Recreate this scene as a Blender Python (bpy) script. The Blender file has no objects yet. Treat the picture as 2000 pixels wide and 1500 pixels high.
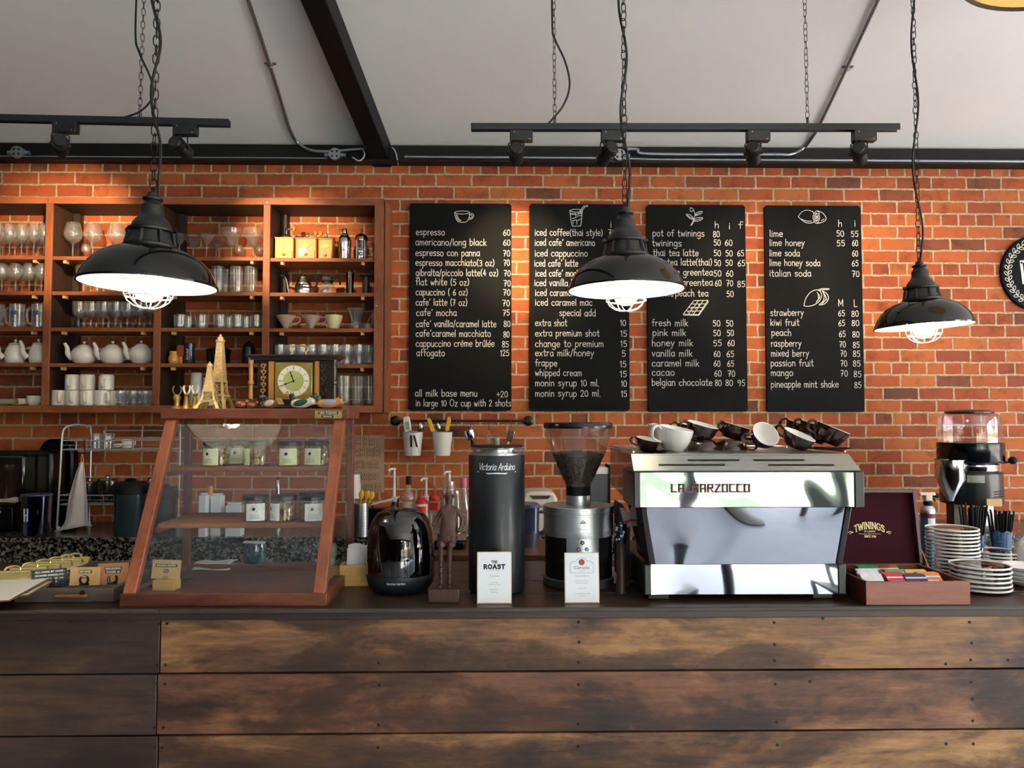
import bpy, bmesh, math, random
from mathutils import Vector, Matrix, Euler
R = math.radians
PI = math.pi
rng = random.Random(7)
SC = bpy.context.scene
COL = SC.collection

# ------------------------------------------------------------------ camera
CAM = Vector((0.0, -4.55, 1.6))
CROT = Euler((R(90 + 2.48), R(0.0), R(-1.04)), 'XYZ')
cd = bpy.data.cameras.new('camera')
cd.sensor_fit = 'HORIZONTAL'
cd.sensor_width = 36.0
cd.lens = 27.0
cd.clip_start = 0.02
cam = bpy.data.objects.new('camera', cd)
cam.location = CAM
cam.rotation_euler = CROT
COL.objects.link(cam)
SC.camera = cam

# ------------------------------------------------------------------ colour management
SC.view_settings.view_transform = 'Standard'
SC.view_settings.look = 'None'
SC.view_settings.gamma = 1.0
SC.view_settings.use_curve_mapping = False
SC.view_settings.exposure = 0.6
SC.cycles.use_denoising = True
SC.cycles.max_bounces = 14
SC.cycles.transparent_max_bounces = 40
SC.cycles.glossy_bounces = 6
SC.cycles.diffuse_bounces = 4
SC.cycles.sample_clamp_indirect = 6.0
SC.cycles.caustics_reflective = False
SC.cycles.caustics_refractive = False

# ------------------------------------------------------------------ sky
W = bpy.data.worlds.new('sky')
SC.world = W
W.use_nodes = True
nt = W.node_tree
nt.nodes.clear()
wo = nt.nodes.new('ShaderNodeOutputWorld')
wb = nt.nodes.new('ShaderNodeBackground')
sk = nt.nodes.new('ShaderNodeTexSky')
sk.sky_type = 'NISHITA'
sk.sun_disc = False
sk.sun_elevation = R(52)
sk.sun_rotation = R(150)
sk.dust_density = 3.0
sk.air_density = 1.0
sk.ozone_density = 1.0
wb.inputs['Strength'].default_value = 1.6
nt.links.new(sk.outputs[0], wb.inputs['Color'])
nt.links.new(wb.outputs[0], wo.inputs['Surface'])

sun_l = bpy.data.lights.new('sun', 'SUN'); sun_l.energy = 32.0; sun_l.angle = R(1.0); sun_l.color = (1.0, .95, .86)
sun_o = bpy.data.objects.new('sun', sun_l); sun_o.rotation_euler = (R(51), 0, R(8)); COL.objects.link(sun_o)
# daylight portals in the openings of the room (they only guide the sampling of the sky)
def portal(name, loc, rot, sx, sy):
    l = bpy.data.lights.new(name, 'AREA')
    l.shape = 'RECTANGLE'; l.size = sx; l.size_y = sy
    l.cycles.is_portal = True
    o = bpy.data.objects.new(name, l)
    o.location = loc; o.rotation_euler = rot
    COL.objects.link(o)
portal('daylight_portal', (3.9, -11.05, 1.6), (R(90), 0, 0), 6.3, 3.2)
portal('daylight_portal', (7.05, -4.6, 1.6), (R(90), 0, R(90)), 6.6, 2.8)

# ------------------------------------------------------------------ pixel rays
_RM = CROT.to_matrix()
F = 1500.0
def ray(px, py):
    return _RM @ Vector(((px - 1000) / F, -(py - 750) / F, -1.0))
def P(px, py, Y=0.0):
    """the point of the plane y = Y that the photograph shows at (px, py)"""
    d = ray(px, py); t = (Y - CAM.y) / d.y
    return CAM + d * t
def PZ(px, py, z):
    d = ray(px, py); t = (z - CAM.z) / d.z
    return CAM + d * t
def PX(px, Y):
    return P(px, 815, Y).x
def ZZ(py, Y, px=1000):
    return P(px, py, Y).z
def SCL(Y):
    return (Y - CAM.y) / F            # metres per pixel at depth Y

# ------------------------------------------------------------------ materials
def lin(c):
    if isinstance(c, str):
        c = c.lstrip('#'); c = [int(c[i:i + 2], 16) / 255 for i in (0, 2, 4)]
        c = [x / 12.92 if x <= .04045 else ((x + .055) / 1.055) ** 2.4 for x in c]
    return tuple(c[:3]) + (1.0,)
def new_mat(name):
    m = bpy.data.materials.new(name); m.use_nodes = True
    m.node_tree.nodes.clear()
    return m, m.node_tree
def mat(name, col, rough=.5, metal=0.0, noise=0.0, nscale=20.0, bump=0.0, bscale=60.0, emit=None, estr=0.0, coat=0.0, spec=.5, stretch=None, trans=0.0, sub=0.0, alpha=1.0, aniso=0.0):
    m, t = new_mat(name)
    out = t.nodes.new('ShaderNodeOutputMaterial'); b = t.nodes.new('ShaderNodeBsdfPrincipled')
    t.links.new(b.outputs[0], out.inputs[0])
    c = lin(col)
    b.inputs['Base Color'].default_value = c
    b.inputs['Roughness'].default_value = rough
    b.inputs['Metallic'].default_value = metal
    b.inputs['Specular IOR Level'].default_value = spec
    b.inputs['Coat Weight'].default_value = coat
    b.inputs['Transmission Weight'].default_value = trans
    b.inputs['Subsurface Weight'].default_value = sub
    b.inputs['Alpha'].default_value = alpha
    if emit:
        b.inputs['Emission Color'].default_value = lin(emit); b.inputs['Emission Strength'].default_value = estr
    if noise or bump:
        tc = t.nodes.new('ShaderNodeTexCoord'); mp = t.nodes.new('ShaderNodeMapping')
        t.links.new(tc.outputs['Object'], mp.inputs[0])
        if stretch: mp.inputs['Scale'].default_value = stretch
        if noise:
            n = t.nodes.new('ShaderNodeTexNoise'); n.inputs['Scale'].default_value = nscale; n.inputs['Detail'].default_value = 6
            t.links.new(mp.outputs[0], n.inputs['Vector'])
            mr = t.nodes.new('ShaderNodeMapRange'); mr.inputs['From Min'].default_value = .25; mr.inputs['From Max'].default_value = .75
            mr.inputs['To Min'].default_value = 1 - noise; mr.inputs['To Max'].default_value = 1 + noise
            t.links.new(n.outputs['Fac'], mr.inputs['Value'])
            mx = t.nodes.new('ShaderNodeMix'); mx.data_type = 'RGBA'; mx.blend_type = 'MULTIPLY'; mx.inputs['Factor'].default_value = 1
            mx.inputs['A'].default_value = c
            t.links.new(mr.outputs[0], mx.inputs['B'])
            t.links.new(mx.outputs['Result'], b.inputs['Base Color'])
        if bump:
            n2 = t.nodes.new('ShaderNodeTexNoise'); n2.inputs['Scale'].default_value = bscale; n2.inputs['Detail'].default_value = 4
            t.links.new(mp.outputs[0], n2.inputs['Vector'])
            bp = t.nodes.new('ShaderNodeBump'); bp.inputs['Strength'].default_value = bump; bp.inputs['Distance'].default_value = .004
            t.links.new(n2.outputs['Fac'], bp.inputs['Height']); t.links.new(bp.outputs[0], b.inputs['Normal'])
    return m
def ramp(t, stops):
    r = t.nodes.new('ShaderNodeValToRGB'); e = r.color_ramp.elements
    while len(e) < len(stops): e.new(.5)
    for k, (p, c) in enumerate(stops):
        e[k].position = p; e[k].color = lin(c) if not isinstance(c, (int, float)) else (c, c, c, 1)
    return r
def thin_glass(name, tint='#ffffff', lo=.05, mid=.14, hi=.7, rough=.02, body=None, bodyfac=0.0, refl='#ffffff'):
    """a thin wall of glass: clear straight on, mirror-like at a glancing angle"""
    m, t = new_mat(name)
    out = t.nodes.new('ShaderNodeOutputMaterial')
    tr = t.nodes.new('ShaderNodeBsdfTransparent'); tr.inputs[0].default_value = lin(tint)
    gl = t.nodes.new('ShaderNodeBsdfGlossy'); gl.inputs['Roughness'].default_value = rough; gl.inputs[0].default_value = lin(refl)
    lw = t.nodes.new('ShaderNodeLayerWeight'); lw.inputs['Blend'].default_value = .5
    rp = ramp(t, [(0, float(lo)), (.65, float(mid)), (1, float(hi))])
    t.links.new(lw.outputs['Facing'], rp.inputs[0])
    src = tr
    if body:
        df = t.nodes.new('ShaderNodeBsdfDiffuse'); df.inputs[0].default_value = lin(body)
        m0 = t.nodes.new('ShaderNodeMixShader'); m0.inputs[0].default_value = bodyfac
        t.links.new(tr.outputs[0], m0.inputs[1]); t.links.new(df.outputs[0], m0.inputs[2]); src = m0
    mx = t.nodes.new('ShaderNodeMixShader')
    t.links.new(rp.outputs[0], mx.inputs[0]); t.links.new(src.outputs[0], mx.inputs[1]); t.links.new(gl.outputs[0], mx.inputs[2])
    t.links.new(mx.outputs[0], out.inputs[0])
    return m
def wood(name, stops, grain=(1.2, 14, 14), scale=1.6, rough=.5, contrast=(.28, .72), bump=.25, rand=4.0, coat=0.0, fine=.35, stain=0.0):
    """streaky timber: broad stains and fine grain stretched along one axis, different on every board"""
    m, t = new_mat(name); N = t.nodes.new; L = t.links.new
    out = N('ShaderNodeOutputMaterial'); b = N('ShaderNodeBsdfPrincipled'); L(b.outputs[0], out.inputs[0])
    tc = N('ShaderNodeTexCoord'); oi = N('ShaderNodeObjectInfo')
    sc = N('ShaderNodeMath'); sc.operation = 'MULTIPLY'; sc.inputs[1].default_value = rand * 10
    L(oi.outputs['Random'], sc.inputs[0])
    ad = N('ShaderNodeVectorMath'); ad.operation = 'ADD'; L(tc.outputs['Object'], ad.inputs[0]); L(sc.outputs[0], ad.inputs[1])
    mp = N('ShaderNodeMapping'); mp.inputs['Scale'].default_value = grain; L(ad.outputs[0], mp.inputs[0])
    mp2 = N('ShaderNodeMapping'); mp2.inputs['Scale'].default_value = tuple(1.0 if g < 3 else g * .3 for g in grain); L(ad.outputs[0], mp2.inputs[0])
    n1 = N('ShaderNodeTexNoise'); n1.inputs['Scale'].default_value = scale; n1.inputs['Detail'].default_value = 7; n1.inputs['Roughness'].default_value = .62; n1.inputs['Distortion'].default_value = .6
    L(mp2.outputs[0], n1.inputs['Vector'])
    n2 = N('ShaderNodeTexNoise'); n2.inputs['Scale'].default_value = scale * 4.5; n2.inputs['Detail'].default_value = 8; n2.inputs['Roughness'].default_value = .7
    L(mp.outputs[0], n2.inputs['Vector'])
    mx = N('ShaderNodeMix'); mx.data_type = 'FLOAT'; mx.inputs['Factor'].default_value = fine
    L(n1.outputs['Fac'], mx.inputs['A']); L(n2.outputs['Fac'], mx.inputs['B'])
    mr = N('ShaderNodeMapRange'); mr.inputs['From Min'].default_value = contrast[0]; mr.inputs['From Max'].default_value = contrast[1]
    L(mx.outputs['Result'], mr.inputs['Value'])
    rp = ramp(t, stops); L(mr.outputs[0], rp.inputs[0]); L(rp.outputs[0], b.inputs['Base Color'])
    if stain:                                                   # dark weathered patches with soft ragged outlines
        m3 = N('ShaderNodeMapping'); m3.inputs['Scale'].default_value = (.8, 2.2, 2.2); L(ad.outputs[0], m3.inputs[0])
        n3 = N('ShaderNodeTexNoise'); n3.inputs['Scale'].default_value = 2.6; n3.inputs['Detail'].default_value = 9; n3.inputs['Roughness'].default_value = .66; n3.inputs['Distortion'].default_value = .35
        L(m3.outputs[0], n3.inputs['Vector'])
        r3 = ramp(t, [(.34, '#4a443f'), (.47, '#8f857c'), (.56, '#ffffff')]); L(n3.outputs['Fac'], r3.inputs[0])
        x3 = N('ShaderNodeMix'); x3.data_type = 'RGBA'; x3.blend_type = 'MULTIPLY'; x3.inputs['Factor'].default_value = stain
        L(rp.outputs[0], x3.inputs['A']); L(r3.outputs[0], x3.inputs['B']); L(x3.outputs['Result'], b.inputs['Base Color'])
    b.inputs['Roughness'].default_value = rough; b.inputs['Coat Weight'].default_value = coat; b.inputs['Coat Roughness'].default_value = .25
    bp = N('ShaderNodeBump'); bp.inputs['Strength'].default_value = bump; bp.inputs['Distance'].default_value = .003
    L(n2.outputs['Fac'], bp.inputs['Height']); L(bp.outputs[0], b.inputs['Normal'])
    return m

# ------------------------------------------------------------------ mesh building
class MB:
    def __init__(s): s.bm = bmesh.new(); s.M = Matrix.Identity(4)
    def v(s, p): return s.bm.verts.new(s.M @ Vector(p))
    def f(s, vs, mi=0):
        try:
            f = s.bm.faces.new(vs); f.material_index = mi; return f
        except ValueError: return None
    def at(s, M): s.M = M; return s
    def box(s, x0, x1, y0, y1, z0, z1, mi=0):
        c = [s.v((x, y, z)) for z in (z0, z1) for y in (y0, y1) for x in (x0, x1)]
        for q in ((0, 2, 3, 1), (4, 5, 7, 6), (0, 1, 5, 4), (2, 6, 7, 3), (0, 4, 6, 2), (1, 3, 7, 5)):
            s.f([c[i] for i in q], mi)
        return s
    def cbox(s, c, d, mi=0):
        return s.box(c[0] - d[0] / 2, c[0] + d[0] / 2, c[1] - d[1] / 2, c[1] + d[1] / 2, c[2] - d[2] / 2, c[2] + d[2] / 2, mi)
    def lathe(s, prof, c=(0, 0, 0), seg=24, mi=0, close=False, sx=1.0, sy=1.0, a0=0.0, a1=2 * PI, axis='Z'):
        full = abs(a1 - a0 - 2 * PI) < 1e-6
        n = seg if full else seg + 1
        rings = []
        for r, z in prof:
            pts = []
            if r < 1e-6:
                pts = [s.v(_ax((c[0], c[1], c[2]), 0, 0, z, axis))] * n
            else:
                for k in range(n):
                    a = a0 + (a1 - a0) * k / seg
                    pts.append(s.v(_ax(c, r * math.cos(a) * sx, r * math.sin(a) * sy, z, axis)))
            rings.append(pts)
        pairs = list(zip(rings, rings[1:]))
        if close: pairs.append((rings[-1], rings[0]))
        for A, B in pairs:
            for k in range(seg):
                j = (k + 1) % n if full else k + 1
                q = []
                for x in (A[k], A[j], B[j], B[k]):
                    if x not in q: q.append(x)
                if len(q) > 2: s.f(q, mi)
        return s
    def tube(s, pts, r, seg=8, closed=False, mi=0, caps=True, flat=1.0):
        pts = [Vector(p) for p in pts]; n = len(pts)
        rs = r if isinstance(r, (list, tuple)) else [r] * n
        rings = []; up = None
        for i, p in enumerate(pts):
            a = pts[i - 1] if (i or closed) else p
            b = pts[(i + 1) % n] if (i < n - 1 or closed) else p
            d = (b - a)
            if d.length < 1e-9: d = Vector((0, 0, 1))
            d.normalize()
            if up is None:
                up = Vector((0, 0, 1)) if abs(d.z) < .9 else Vector((1, 0, 0))
            u = (up - d * up.dot(d))
            if u.length < 1e-6: u = d.orthogonal()
            u.normalize(); w = d.cross(u); up = u
            rings.append([s.v(p + (u * math.cos(2 * PI * k / seg) + w * math.sin(2 * PI * k / seg) * flat) * rs[i]) for k in range(seg)])
        for i in range(n if closed else n - 1):
            A, B = rings[i], rings[(i + 1) % n]
            for k in range(seg):
                s.f([A[k], A[(k + 1) % seg], B[(k + 1) % seg], B[k]], mi)
        if caps and not closed:
            s.f(rings[0][::-1], mi); s.f(rings[-1], mi)
        return s
    def ell(s, c, d, seg=16, mi=0):
        n = max(4, seg // 2)
        return s.lathe([(d[0] * math.sin(PI * k / n) if 0 < k < n else 0, -d[2] * math.cos(PI * k / n)) for k in range(n + 1)],
                       c, seg, mi, sy=d[1] / d[0])
    def prism(s, poly, y0, y1, mi=0, caps=True):
        """a polygon in x, z pushed from y0 to y1"""
        A = [s.v((x, y0, z)) for x, z in poly]; B = [s.v((x, y1, z)) for x, z in poly]; n = len(A)
        for k in range(n): s.f([A[k], A[(k + 1) % n], B[(k + 1) % n], B[k]], mi)
        if caps: s.f(A[::-1], mi); s.f(B, mi)
        return s
    def prism_x(s, poly, x0, x1, mi=0):
        """a polygon in y, z pushed from x0 to x1"""
        A = [s.v((x0, y, z)) for y, z in poly]; B = [s.v((x1, y, z)) for y, z in poly]; n = len(A)
        for k in range(n): s.f([A[k], A[(k + 1) % n], B[(k + 1) % n], B[k]], mi)
        s.f(A[::-1], mi); s.f(B, mi)
        return s
    def quad(s, a, b, c, d, mi=0):
        s.f([s.v(a), s.v(b), s.v(c), s.v(d)], mi); return s
    def grid(s, fn, nu, nv, mi=0, thick=0.0):
        g = [[s.v(fn(i / nu, j / nv)) for j in range(nv + 1)] for i in range(nu + 1)]
        for i in range(nu):
            for j in range(nv): s.f([g[i][j], g[i + 1][j], g[i + 1][j + 1], g[i][j + 1]], mi)
        return s
    def ribbon(s, pts, w, y=0.0, mi=0):
        """a flat stroke along points given in x, z"""
        n = len(pts); L = []; Rr = []
        for i in range(n):
            a = pts[max(i - 1, 0)]; b = pts[min(i + 1, n - 1)]
            dx, dz = b[0] - a[0], b[1] - a[1]; l = math.hypot(dx, dz) or 1
            nx, nz = -dz / l, dx / l
            ex = ez = 0
            if i == 0: ex, ez = -dx / l * w * .5, -dz / l * w * .5
            if i == n - 1: ex, ez = dx / l * w * .5, dz / l * w * .5
            L.append(s.v((pts[i][0] + nx * w / 2 + ex, y, pts[i][1] + nz * w / 2 + ez)))
            Rr.append(s.v((pts[i][0] - nx * w / 2 + ex, y, pts[i][1] - nz * w / 2 + ez)))
        for i in range(n - 1): s.f([L[i], L[i + 1], Rr[i + 1], Rr[i]], mi)
        return s
def _ax(c, x, y, z, axis):
    if axis == 'Z': return (c[0] + x, c[1] + y, c[2] + z)
    if axis == 'Y': return (c[0] + x, c[1] + z, c[2] + y)
    return (c[0] + z, c[1] + x, c[2] + y)
def smooth_path(pts, n=6, closed=False):
    """Catmull-Rom through the points"""
    pts = [Vector(p) for p in pts]; N = len(pts); out = []
    if N < 3: return pts
    for i in range(N if closed else N - 1):
        p1, p2 = pts[i], pts[(i + 1) % N]
        p0 = pts[i - 1] if (i or closed) else p1 * 2 - p2
        p3 = pts[(i + 2) % N] if (i + 2 < N or closed) else p2 * 2 - p1
        for k in range(n):
            t = k / n
            out.append(.5 * (2 * p1 + (p2 - p0) * t + (2 * p0 - 5 * p1 + 4 * p2 - p3) * t * t + (3 * p1 - p0 - 3 * p2 + p3) * t ** 3))
    if not closed: out.append(pts[-1])
    return out
def obj(name, mb, mats, parent=None, loc=None, rot=None, bevel=0.0, smooth=True, angle=35, bseg=2):
    me = bpy.data.meshes.new(name)
    bmesh.ops.remove_doubles(mb.bm, verts=mb.bm.verts, dist=1e-6)
    bmesh.ops.recalc_face_normals(mb.bm, faces=mb.bm.faces)
    mb.bm.to_mesh(me); mb.bm.free()
    for m in (mats if isinstance(mats, (list, tuple)) else [mats]): me.materials.append(m)
    if smooth:
        me.shade_smooth(); me.set_sharp_from_angle(angle=R(angle))
    o = bpy.data.objects.new(name, me); COL.objects.link(o)
    if parent: o.parent = parent
    if loc is not None: o.location = loc
    if rot is not None: o.rotation_euler = rot
    if bevel:
        b = o.modifiers.new('bevel', 'BEVEL'); b.width = bevel; b.segments = bseg; b.limit_method = 'ANGLE'; b.angle_limit = R(40)
    return o
def tag(o, label, cat, group=None, kind=None):
    if label: o['label'] = label
    if cat: o['category'] = cat
    if group: o['group'] = group
    if kind: o['kind'] = kind
    return o
def thing(name, label, cat, loc=(0, 0, 0), rotz=0.0, group=None, rot=None):
    o = bpy.data.objects.new(name, None); COL.objects.link(o)
    o.empty_display_size = .05
    o.location = loc; o.rotation_euler = rot if rot else (0, 0, rotz)
    return tag(o, label, cat, group)
def struct(name, mb, m, **k):
    o = obj(name, mb, m, **k); o['kind'] = 'structure'; return o
def dup(root, loc, rotz=None, label=None, group=None, rot=None, scale=None):
    r = root.copy(); COL.objects.link(r); r.location = loc
    if rotz is not None: r.rotation_euler = (0, 0, rotz)
    if rot is not None: r.rotation_euler = rot
    if scale is not None: r.scale = (scale,) * 3 if isinstance(scale, (int, float)) else scale
    if label: r['label'] = label
    if group: r['group'] = group
    for ch in list(root.children):
        c = ch.copy(); COL.objects.link(c); c.parent = r
        for g in list(ch.children):
            d = g.copy(); COL.objects.link(d); d.parent = c
    return r
ORD = ['first', 'second', 'third', 'fourth', 'fifth', 'sixth', 'seventh', 'eighth', 'ninth', 'tenth', 'eleventh', 'twelfth', 'thirteenth', 'fourteenth']
def TR(x=0, y=0, z=0, rx=0, ry=0, rz=0, s=1.0):
    return Matrix.Translation((x, y, z)) @ Euler((R(rx), R(ry), R(rz))).to_matrix().to_4x4() @ Matrix.Diagonal((s, s, s, 1))
def blob(pts, radii, edges, levels=2, name='tmp'):
    """skin surface over a skeleton, returned as a bmesh-ready mesh"""
    me = bpy.data.meshes.new(name); me.from_pydata([tuple(p) for p in pts], edges, []); me.update()
    o = bpy.data.objects.new(name, me); COL.objects.link(o)
    sm = o.modifiers.new('skin', 'SKIN'); sm.use_smooth_shade = True
    for i, r in enumerate(radii):
        sv = me.skin_vertices[0].data[i]; sv.radius = r if isinstance(r, tuple) else (r, r)
    me.skin_vertices[0].data[0].use_root = True
    sb = o.modifiers.new('sub', 'SUBSURF'); sb.levels = levels; sb.render_levels = levels
    dg = bpy.context.evaluated_depsgraph_get(); dg.update()
    ev = o.evaluated_get(dg); res = bpy.data.meshes.new_from_object(ev)
    bpy.data.objects.remove(o); bpy.data.meshes.remove(me)
    return res
def add_mesh(mb, me, mi=0):
    n0 = len(mb.bm.faces); v0 = len(mb.bm.verts)
    mb.bm.from_mesh(me); mb.bm.verts.ensure_lookup_table(); mb.bm.faces.ensure_lookup_table()
    for k in range(v0, len(mb.bm.verts)): mb.bm.verts[k].co = mb.M @ mb.bm.verts[k].co
    for k in range(n0, len(mb.bm.faces)): mb.bm.faces[k].material_index = mi
    bpy.data.meshes.remove(me)

# ------------------------------------------------------------------ lettering
GL = {
'a': (50, "44,48 30,60 12,55 4,30 12,4 28,2 44,22;44,60 44,8 50,0"), 'b': (50, "6,100 6,0;6,40 20,58 38,56 46,30 36,4 20,0 6,14"),
'c': (48, "44,50 28,60 10,50 4,28 14,5 30,0 45,10"), 'd': (50, "44,100 44,0;44,44 30,60 12,54 4,28 14,4 28,2 44,20"),
'e': (48, "5,32 44,34 40,54 24,60 8,50 4,28 12,6 28,0 44,10"), 'f': (38, "40,94 28,100 18,88 18,0;2,58 36,58"),
'g': (50, "44,48 30,60 12,55 4,30 12,6 28,4 44,22;44,60 44,-10 36,-32 18,-36 4,-26"), 'h': (48, "6,100 6,0;6,38 20,58 36,56 42,40 42,0"),
'i': (16, "8,58 8,0;8,78 8,84"), 'j': (24, "16,58 16,-20 6,-34"), 'k': (44, "6,100 6,0;40,58 6,24;16,32 42,0"), 'l': (16, "8,100 8,0"),
'm': (68, "6,60 6,0;6,42 18,58 30,54 34,38 34,0;34,42 46,58 58,54 62,38 62,0"), 'n': (48, "6,60 6,0;6,40 20,58 36,55 42,38 42,0"),
'o': (52, "26,60 8,50 4,28 12,4 28,0 44,10 48,32 40,54 26,60"), 'p': (50, "6,60 6,-38;6,40 20,58 38,56 46,30 36,4 20,0 6,16"),
'q': (50, "44,48 30,60 12,55 4,30 12,4 28,2 44,22;44,60 44,-38"), 'r': (34, "6,60 6,0;6,36 16,54 32,58"),
's': (44, "40,52 24,60 8,52 10,38 34,26 40,12 26,0 4,6"), 't': (38, "18,92 18,8 28,0 38,4;2,60 36,60"),
'u': (48, "6,60 6,18 16,0 32,4 44,24;44,60 44,0"), 'v': (46, "4,60 22,0;22,0 42,60"), 'w': (62, "4,60 16,0;16,0 30,48;30,48 44,0;44,0 58,60"),
'x': (46, "4,60 42,0;42,60 4,0"), 'y': (48, "4,60 22,6;44,60 22,6 10,-34 0,-36"), 'z': (46, "6,58 42,58;42,58 6,0;6,0 44,0"),
'0': (52, "24,85 8,70 4,40 10,8 26,0 42,12 46,45 38,76 24,85"), '1': (28, "6,68 20,85;20,85 20,0"), '2': (50, "6,66 14,82 30,85 42,70 36,46 6,0;6,0 46,0"),
'3': (48, "6,80 26,85 42,72 38,52 20,46;20,46 40,38 44,16 28,0 6,6"), '4': (52, "34,85 4,28;4,28 48,28;36,55 36,0"),
'5': (48, "42,85 12,85;12,85 8,50 26,54 42,40 40,14 24,0 6,8"), '6': (48, "38,85 16,60 5,28 14,4 30,0 44,16 40,38 24,46 8,34"),
'7': (50, "4,85 44,85;44,85 20,0;14,42 40,42"), '8': (48, "24,46 8,60 12,80 28,85 42,74 38,56 24,46 8,30 6,10 24,0 42,10 42,30 24,46"),
'9': (48, "42,60 30,46 10,50 6,68 18,84 36,82 42,60 40,24 28,0"), '(': (26, "22,100 8,70 6,30 20,-10"), ')': (26, "4,100 18,70 20,30 6,-10"),
'/': (36, "4,-10 32,100"), '+': (48, "24,62 24,16;2,39 46,39"), '.': (14, "7,0 7,5"), '-': (36, "4,32 32,32"), "'": (20, "8,74 16,96"),
'^': (0, "-36,74 -25,92;-25,92 -14,74"), '`': (0, "-34,92 -22,72"), '*': (0, "-28,72 -16,92"), '"': (20, "6,100 6,80;14,100 14,80"),
'A': (66, "2,0 33,100;33,100 64,0;14,36 52,36"), 'B': (60, "8,0 8,100;8,100 40,98 50,78 40,56 8,53;8,53 44,50 56,26 42,2 8,0"), 'C': (66, "60,82 40,100 14,88 4,50 14,12 40,0 60,18"),
'D': (66, "8,0 8,100;8,100 40,96 58,70 58,30 40,4 8,0"), 'E': (54, "50,100 8,100;8,100 8,0;8,0 50,0;8,52 42,52"), 'F': (52, "50,100 8,100;8,100 8,0;8,52 42,52"),
'G': (70, "62,82 42,100 14,88 4,50 14,12 42,0 62,16;62,16 62,46;62,46 40,46"), 'H': (66, "8,100 8,0;58,100 58,0;8,52 58,52"), 'I': (20, "10,100 10,0"),
'K': (60, "8,100 8,0;54,100 8,42;20,56 58,0"), 'L': (52, "8,100 8,0;8,0 48,0"), 'M': (80, "8,0 8,100;8,100 40,24;40,24 72,100;72,100 72,0"), 'N': (68, "8,0 8,100;8,100 60,0;60,0 60,100"),
'O': (74, "37,100 14,86 4,50 14,14 37,0 60,14 70,50 60,86 37,100"), 'P': (58, "8,0 8,100;8,100 42,98 54,76 42,50 8,46"), 'R': (62, "8,0 8,100;8,100 42,98 52,76 42,54 8,50;28,50 58,0"),
'S': (58, "52,84 32,100 10,92 8,70 28,54 50,40 52,14 30,0 6,14"), 'T': (60, "2,100 58,100;30,100 30,0"), 'U': (66, "8,100 8,30 20,4 33,0 46,4 58,30 58,100"),
'V': (64, "2,100 32,0;32,0 62,100"), 'W': (92, "2,100 24,0;24,0 46,86;46,86 68,0;68,0 90,100"), 'Y': (60, "2,100 30,48;58,100 30,48;30,48 30,0"), 'Z': (58, "6,100 54,100;54,100 4,0;4,0 56,0"),
' ': (34, "")}
def strokes(ch, n=4):
    out = []
    for st in GL[ch][1].split(';'):
        if not st: continue
        p = [tuple(float(q) for q in a.split(',')) for a in st.split()]
        if len(p) > 2: p = [(v.x, v.y) for v in smooth_path([(x, z, 0) for x, z in p], n)]
        out.append(p)
    return out
def text_width(s, gap=10): return sum(GL[c][0] + (gap if GL[c][0] else 0) for c in s) - gap
def write(mb, s, x0, z0, h, width=None, w=None, y=0.0, mi=0, gap=10, slant=0.0, jit=0.0, warp=None, n=4):
    """hand lettering: h is the height of a tall letter, width stretches the line to fit"""
    tw = text_width(s, gap); kx = (width / tw) if width else h / 100; kz = h / 100; x = 0
    w = w or h * .09
    for c in s:
        dz = rng.uniform(-jit, jit) * 100; js = 1 + rng.uniform(-jit, jit)
        for st in strokes(c, n):
            pts = [(x0 + (x + a + slant * b) * kx, z0 + (b * js + dz) * kz) for a, b in st]
            if warp: pts = [warp(p) for p in pts]
            mb.ribbon(pts, w, y, mi)
        x += GL[c][0] + (gap if GL[c][0] else 0)
    return mb
def printed(mb, s, x0, z0, h, width=None, y=0.0, mi=0, align='L', bold=0.0):
    """type set in the plain built-in face, in the plane y"""
    cu = bpy.data.curves.new('type', 'FONT'); cu.body = s; cu.size = 1.0; cu.resolution_u = 2; cu.offset = bold
    o = bpy.data.objects.new('type', cu); COL.objects.link(o)
    dg = bpy.context.evaluated_depsgraph_get(); dg.update()
    me = bpy.data.meshes.new_from_object(o.evaluated_get(dg))
    bpy.data.objects.remove(o); bpy.data.curves.remove(cu)
    xs = [v.co.x for v in me.vertices] or [0]
    a, b = min(xs), max(xs); k = h / .72
    kx = (width / (b - a)) if width else k
    off = {'L': 0, 'C': -(b - a) * kx / 2, 'R': -(b - a) * kx}[align]
    vs = [mb.v((x0 + off + (v.co.x - a) * kx, y, z0 + v.co.y * k)) for v in me.vertices]
    for p in me.polygons: mb.f([vs[i] for i in p.vertices], mi)
    bpy.data.meshes.remove(me)
    return mb
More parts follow.
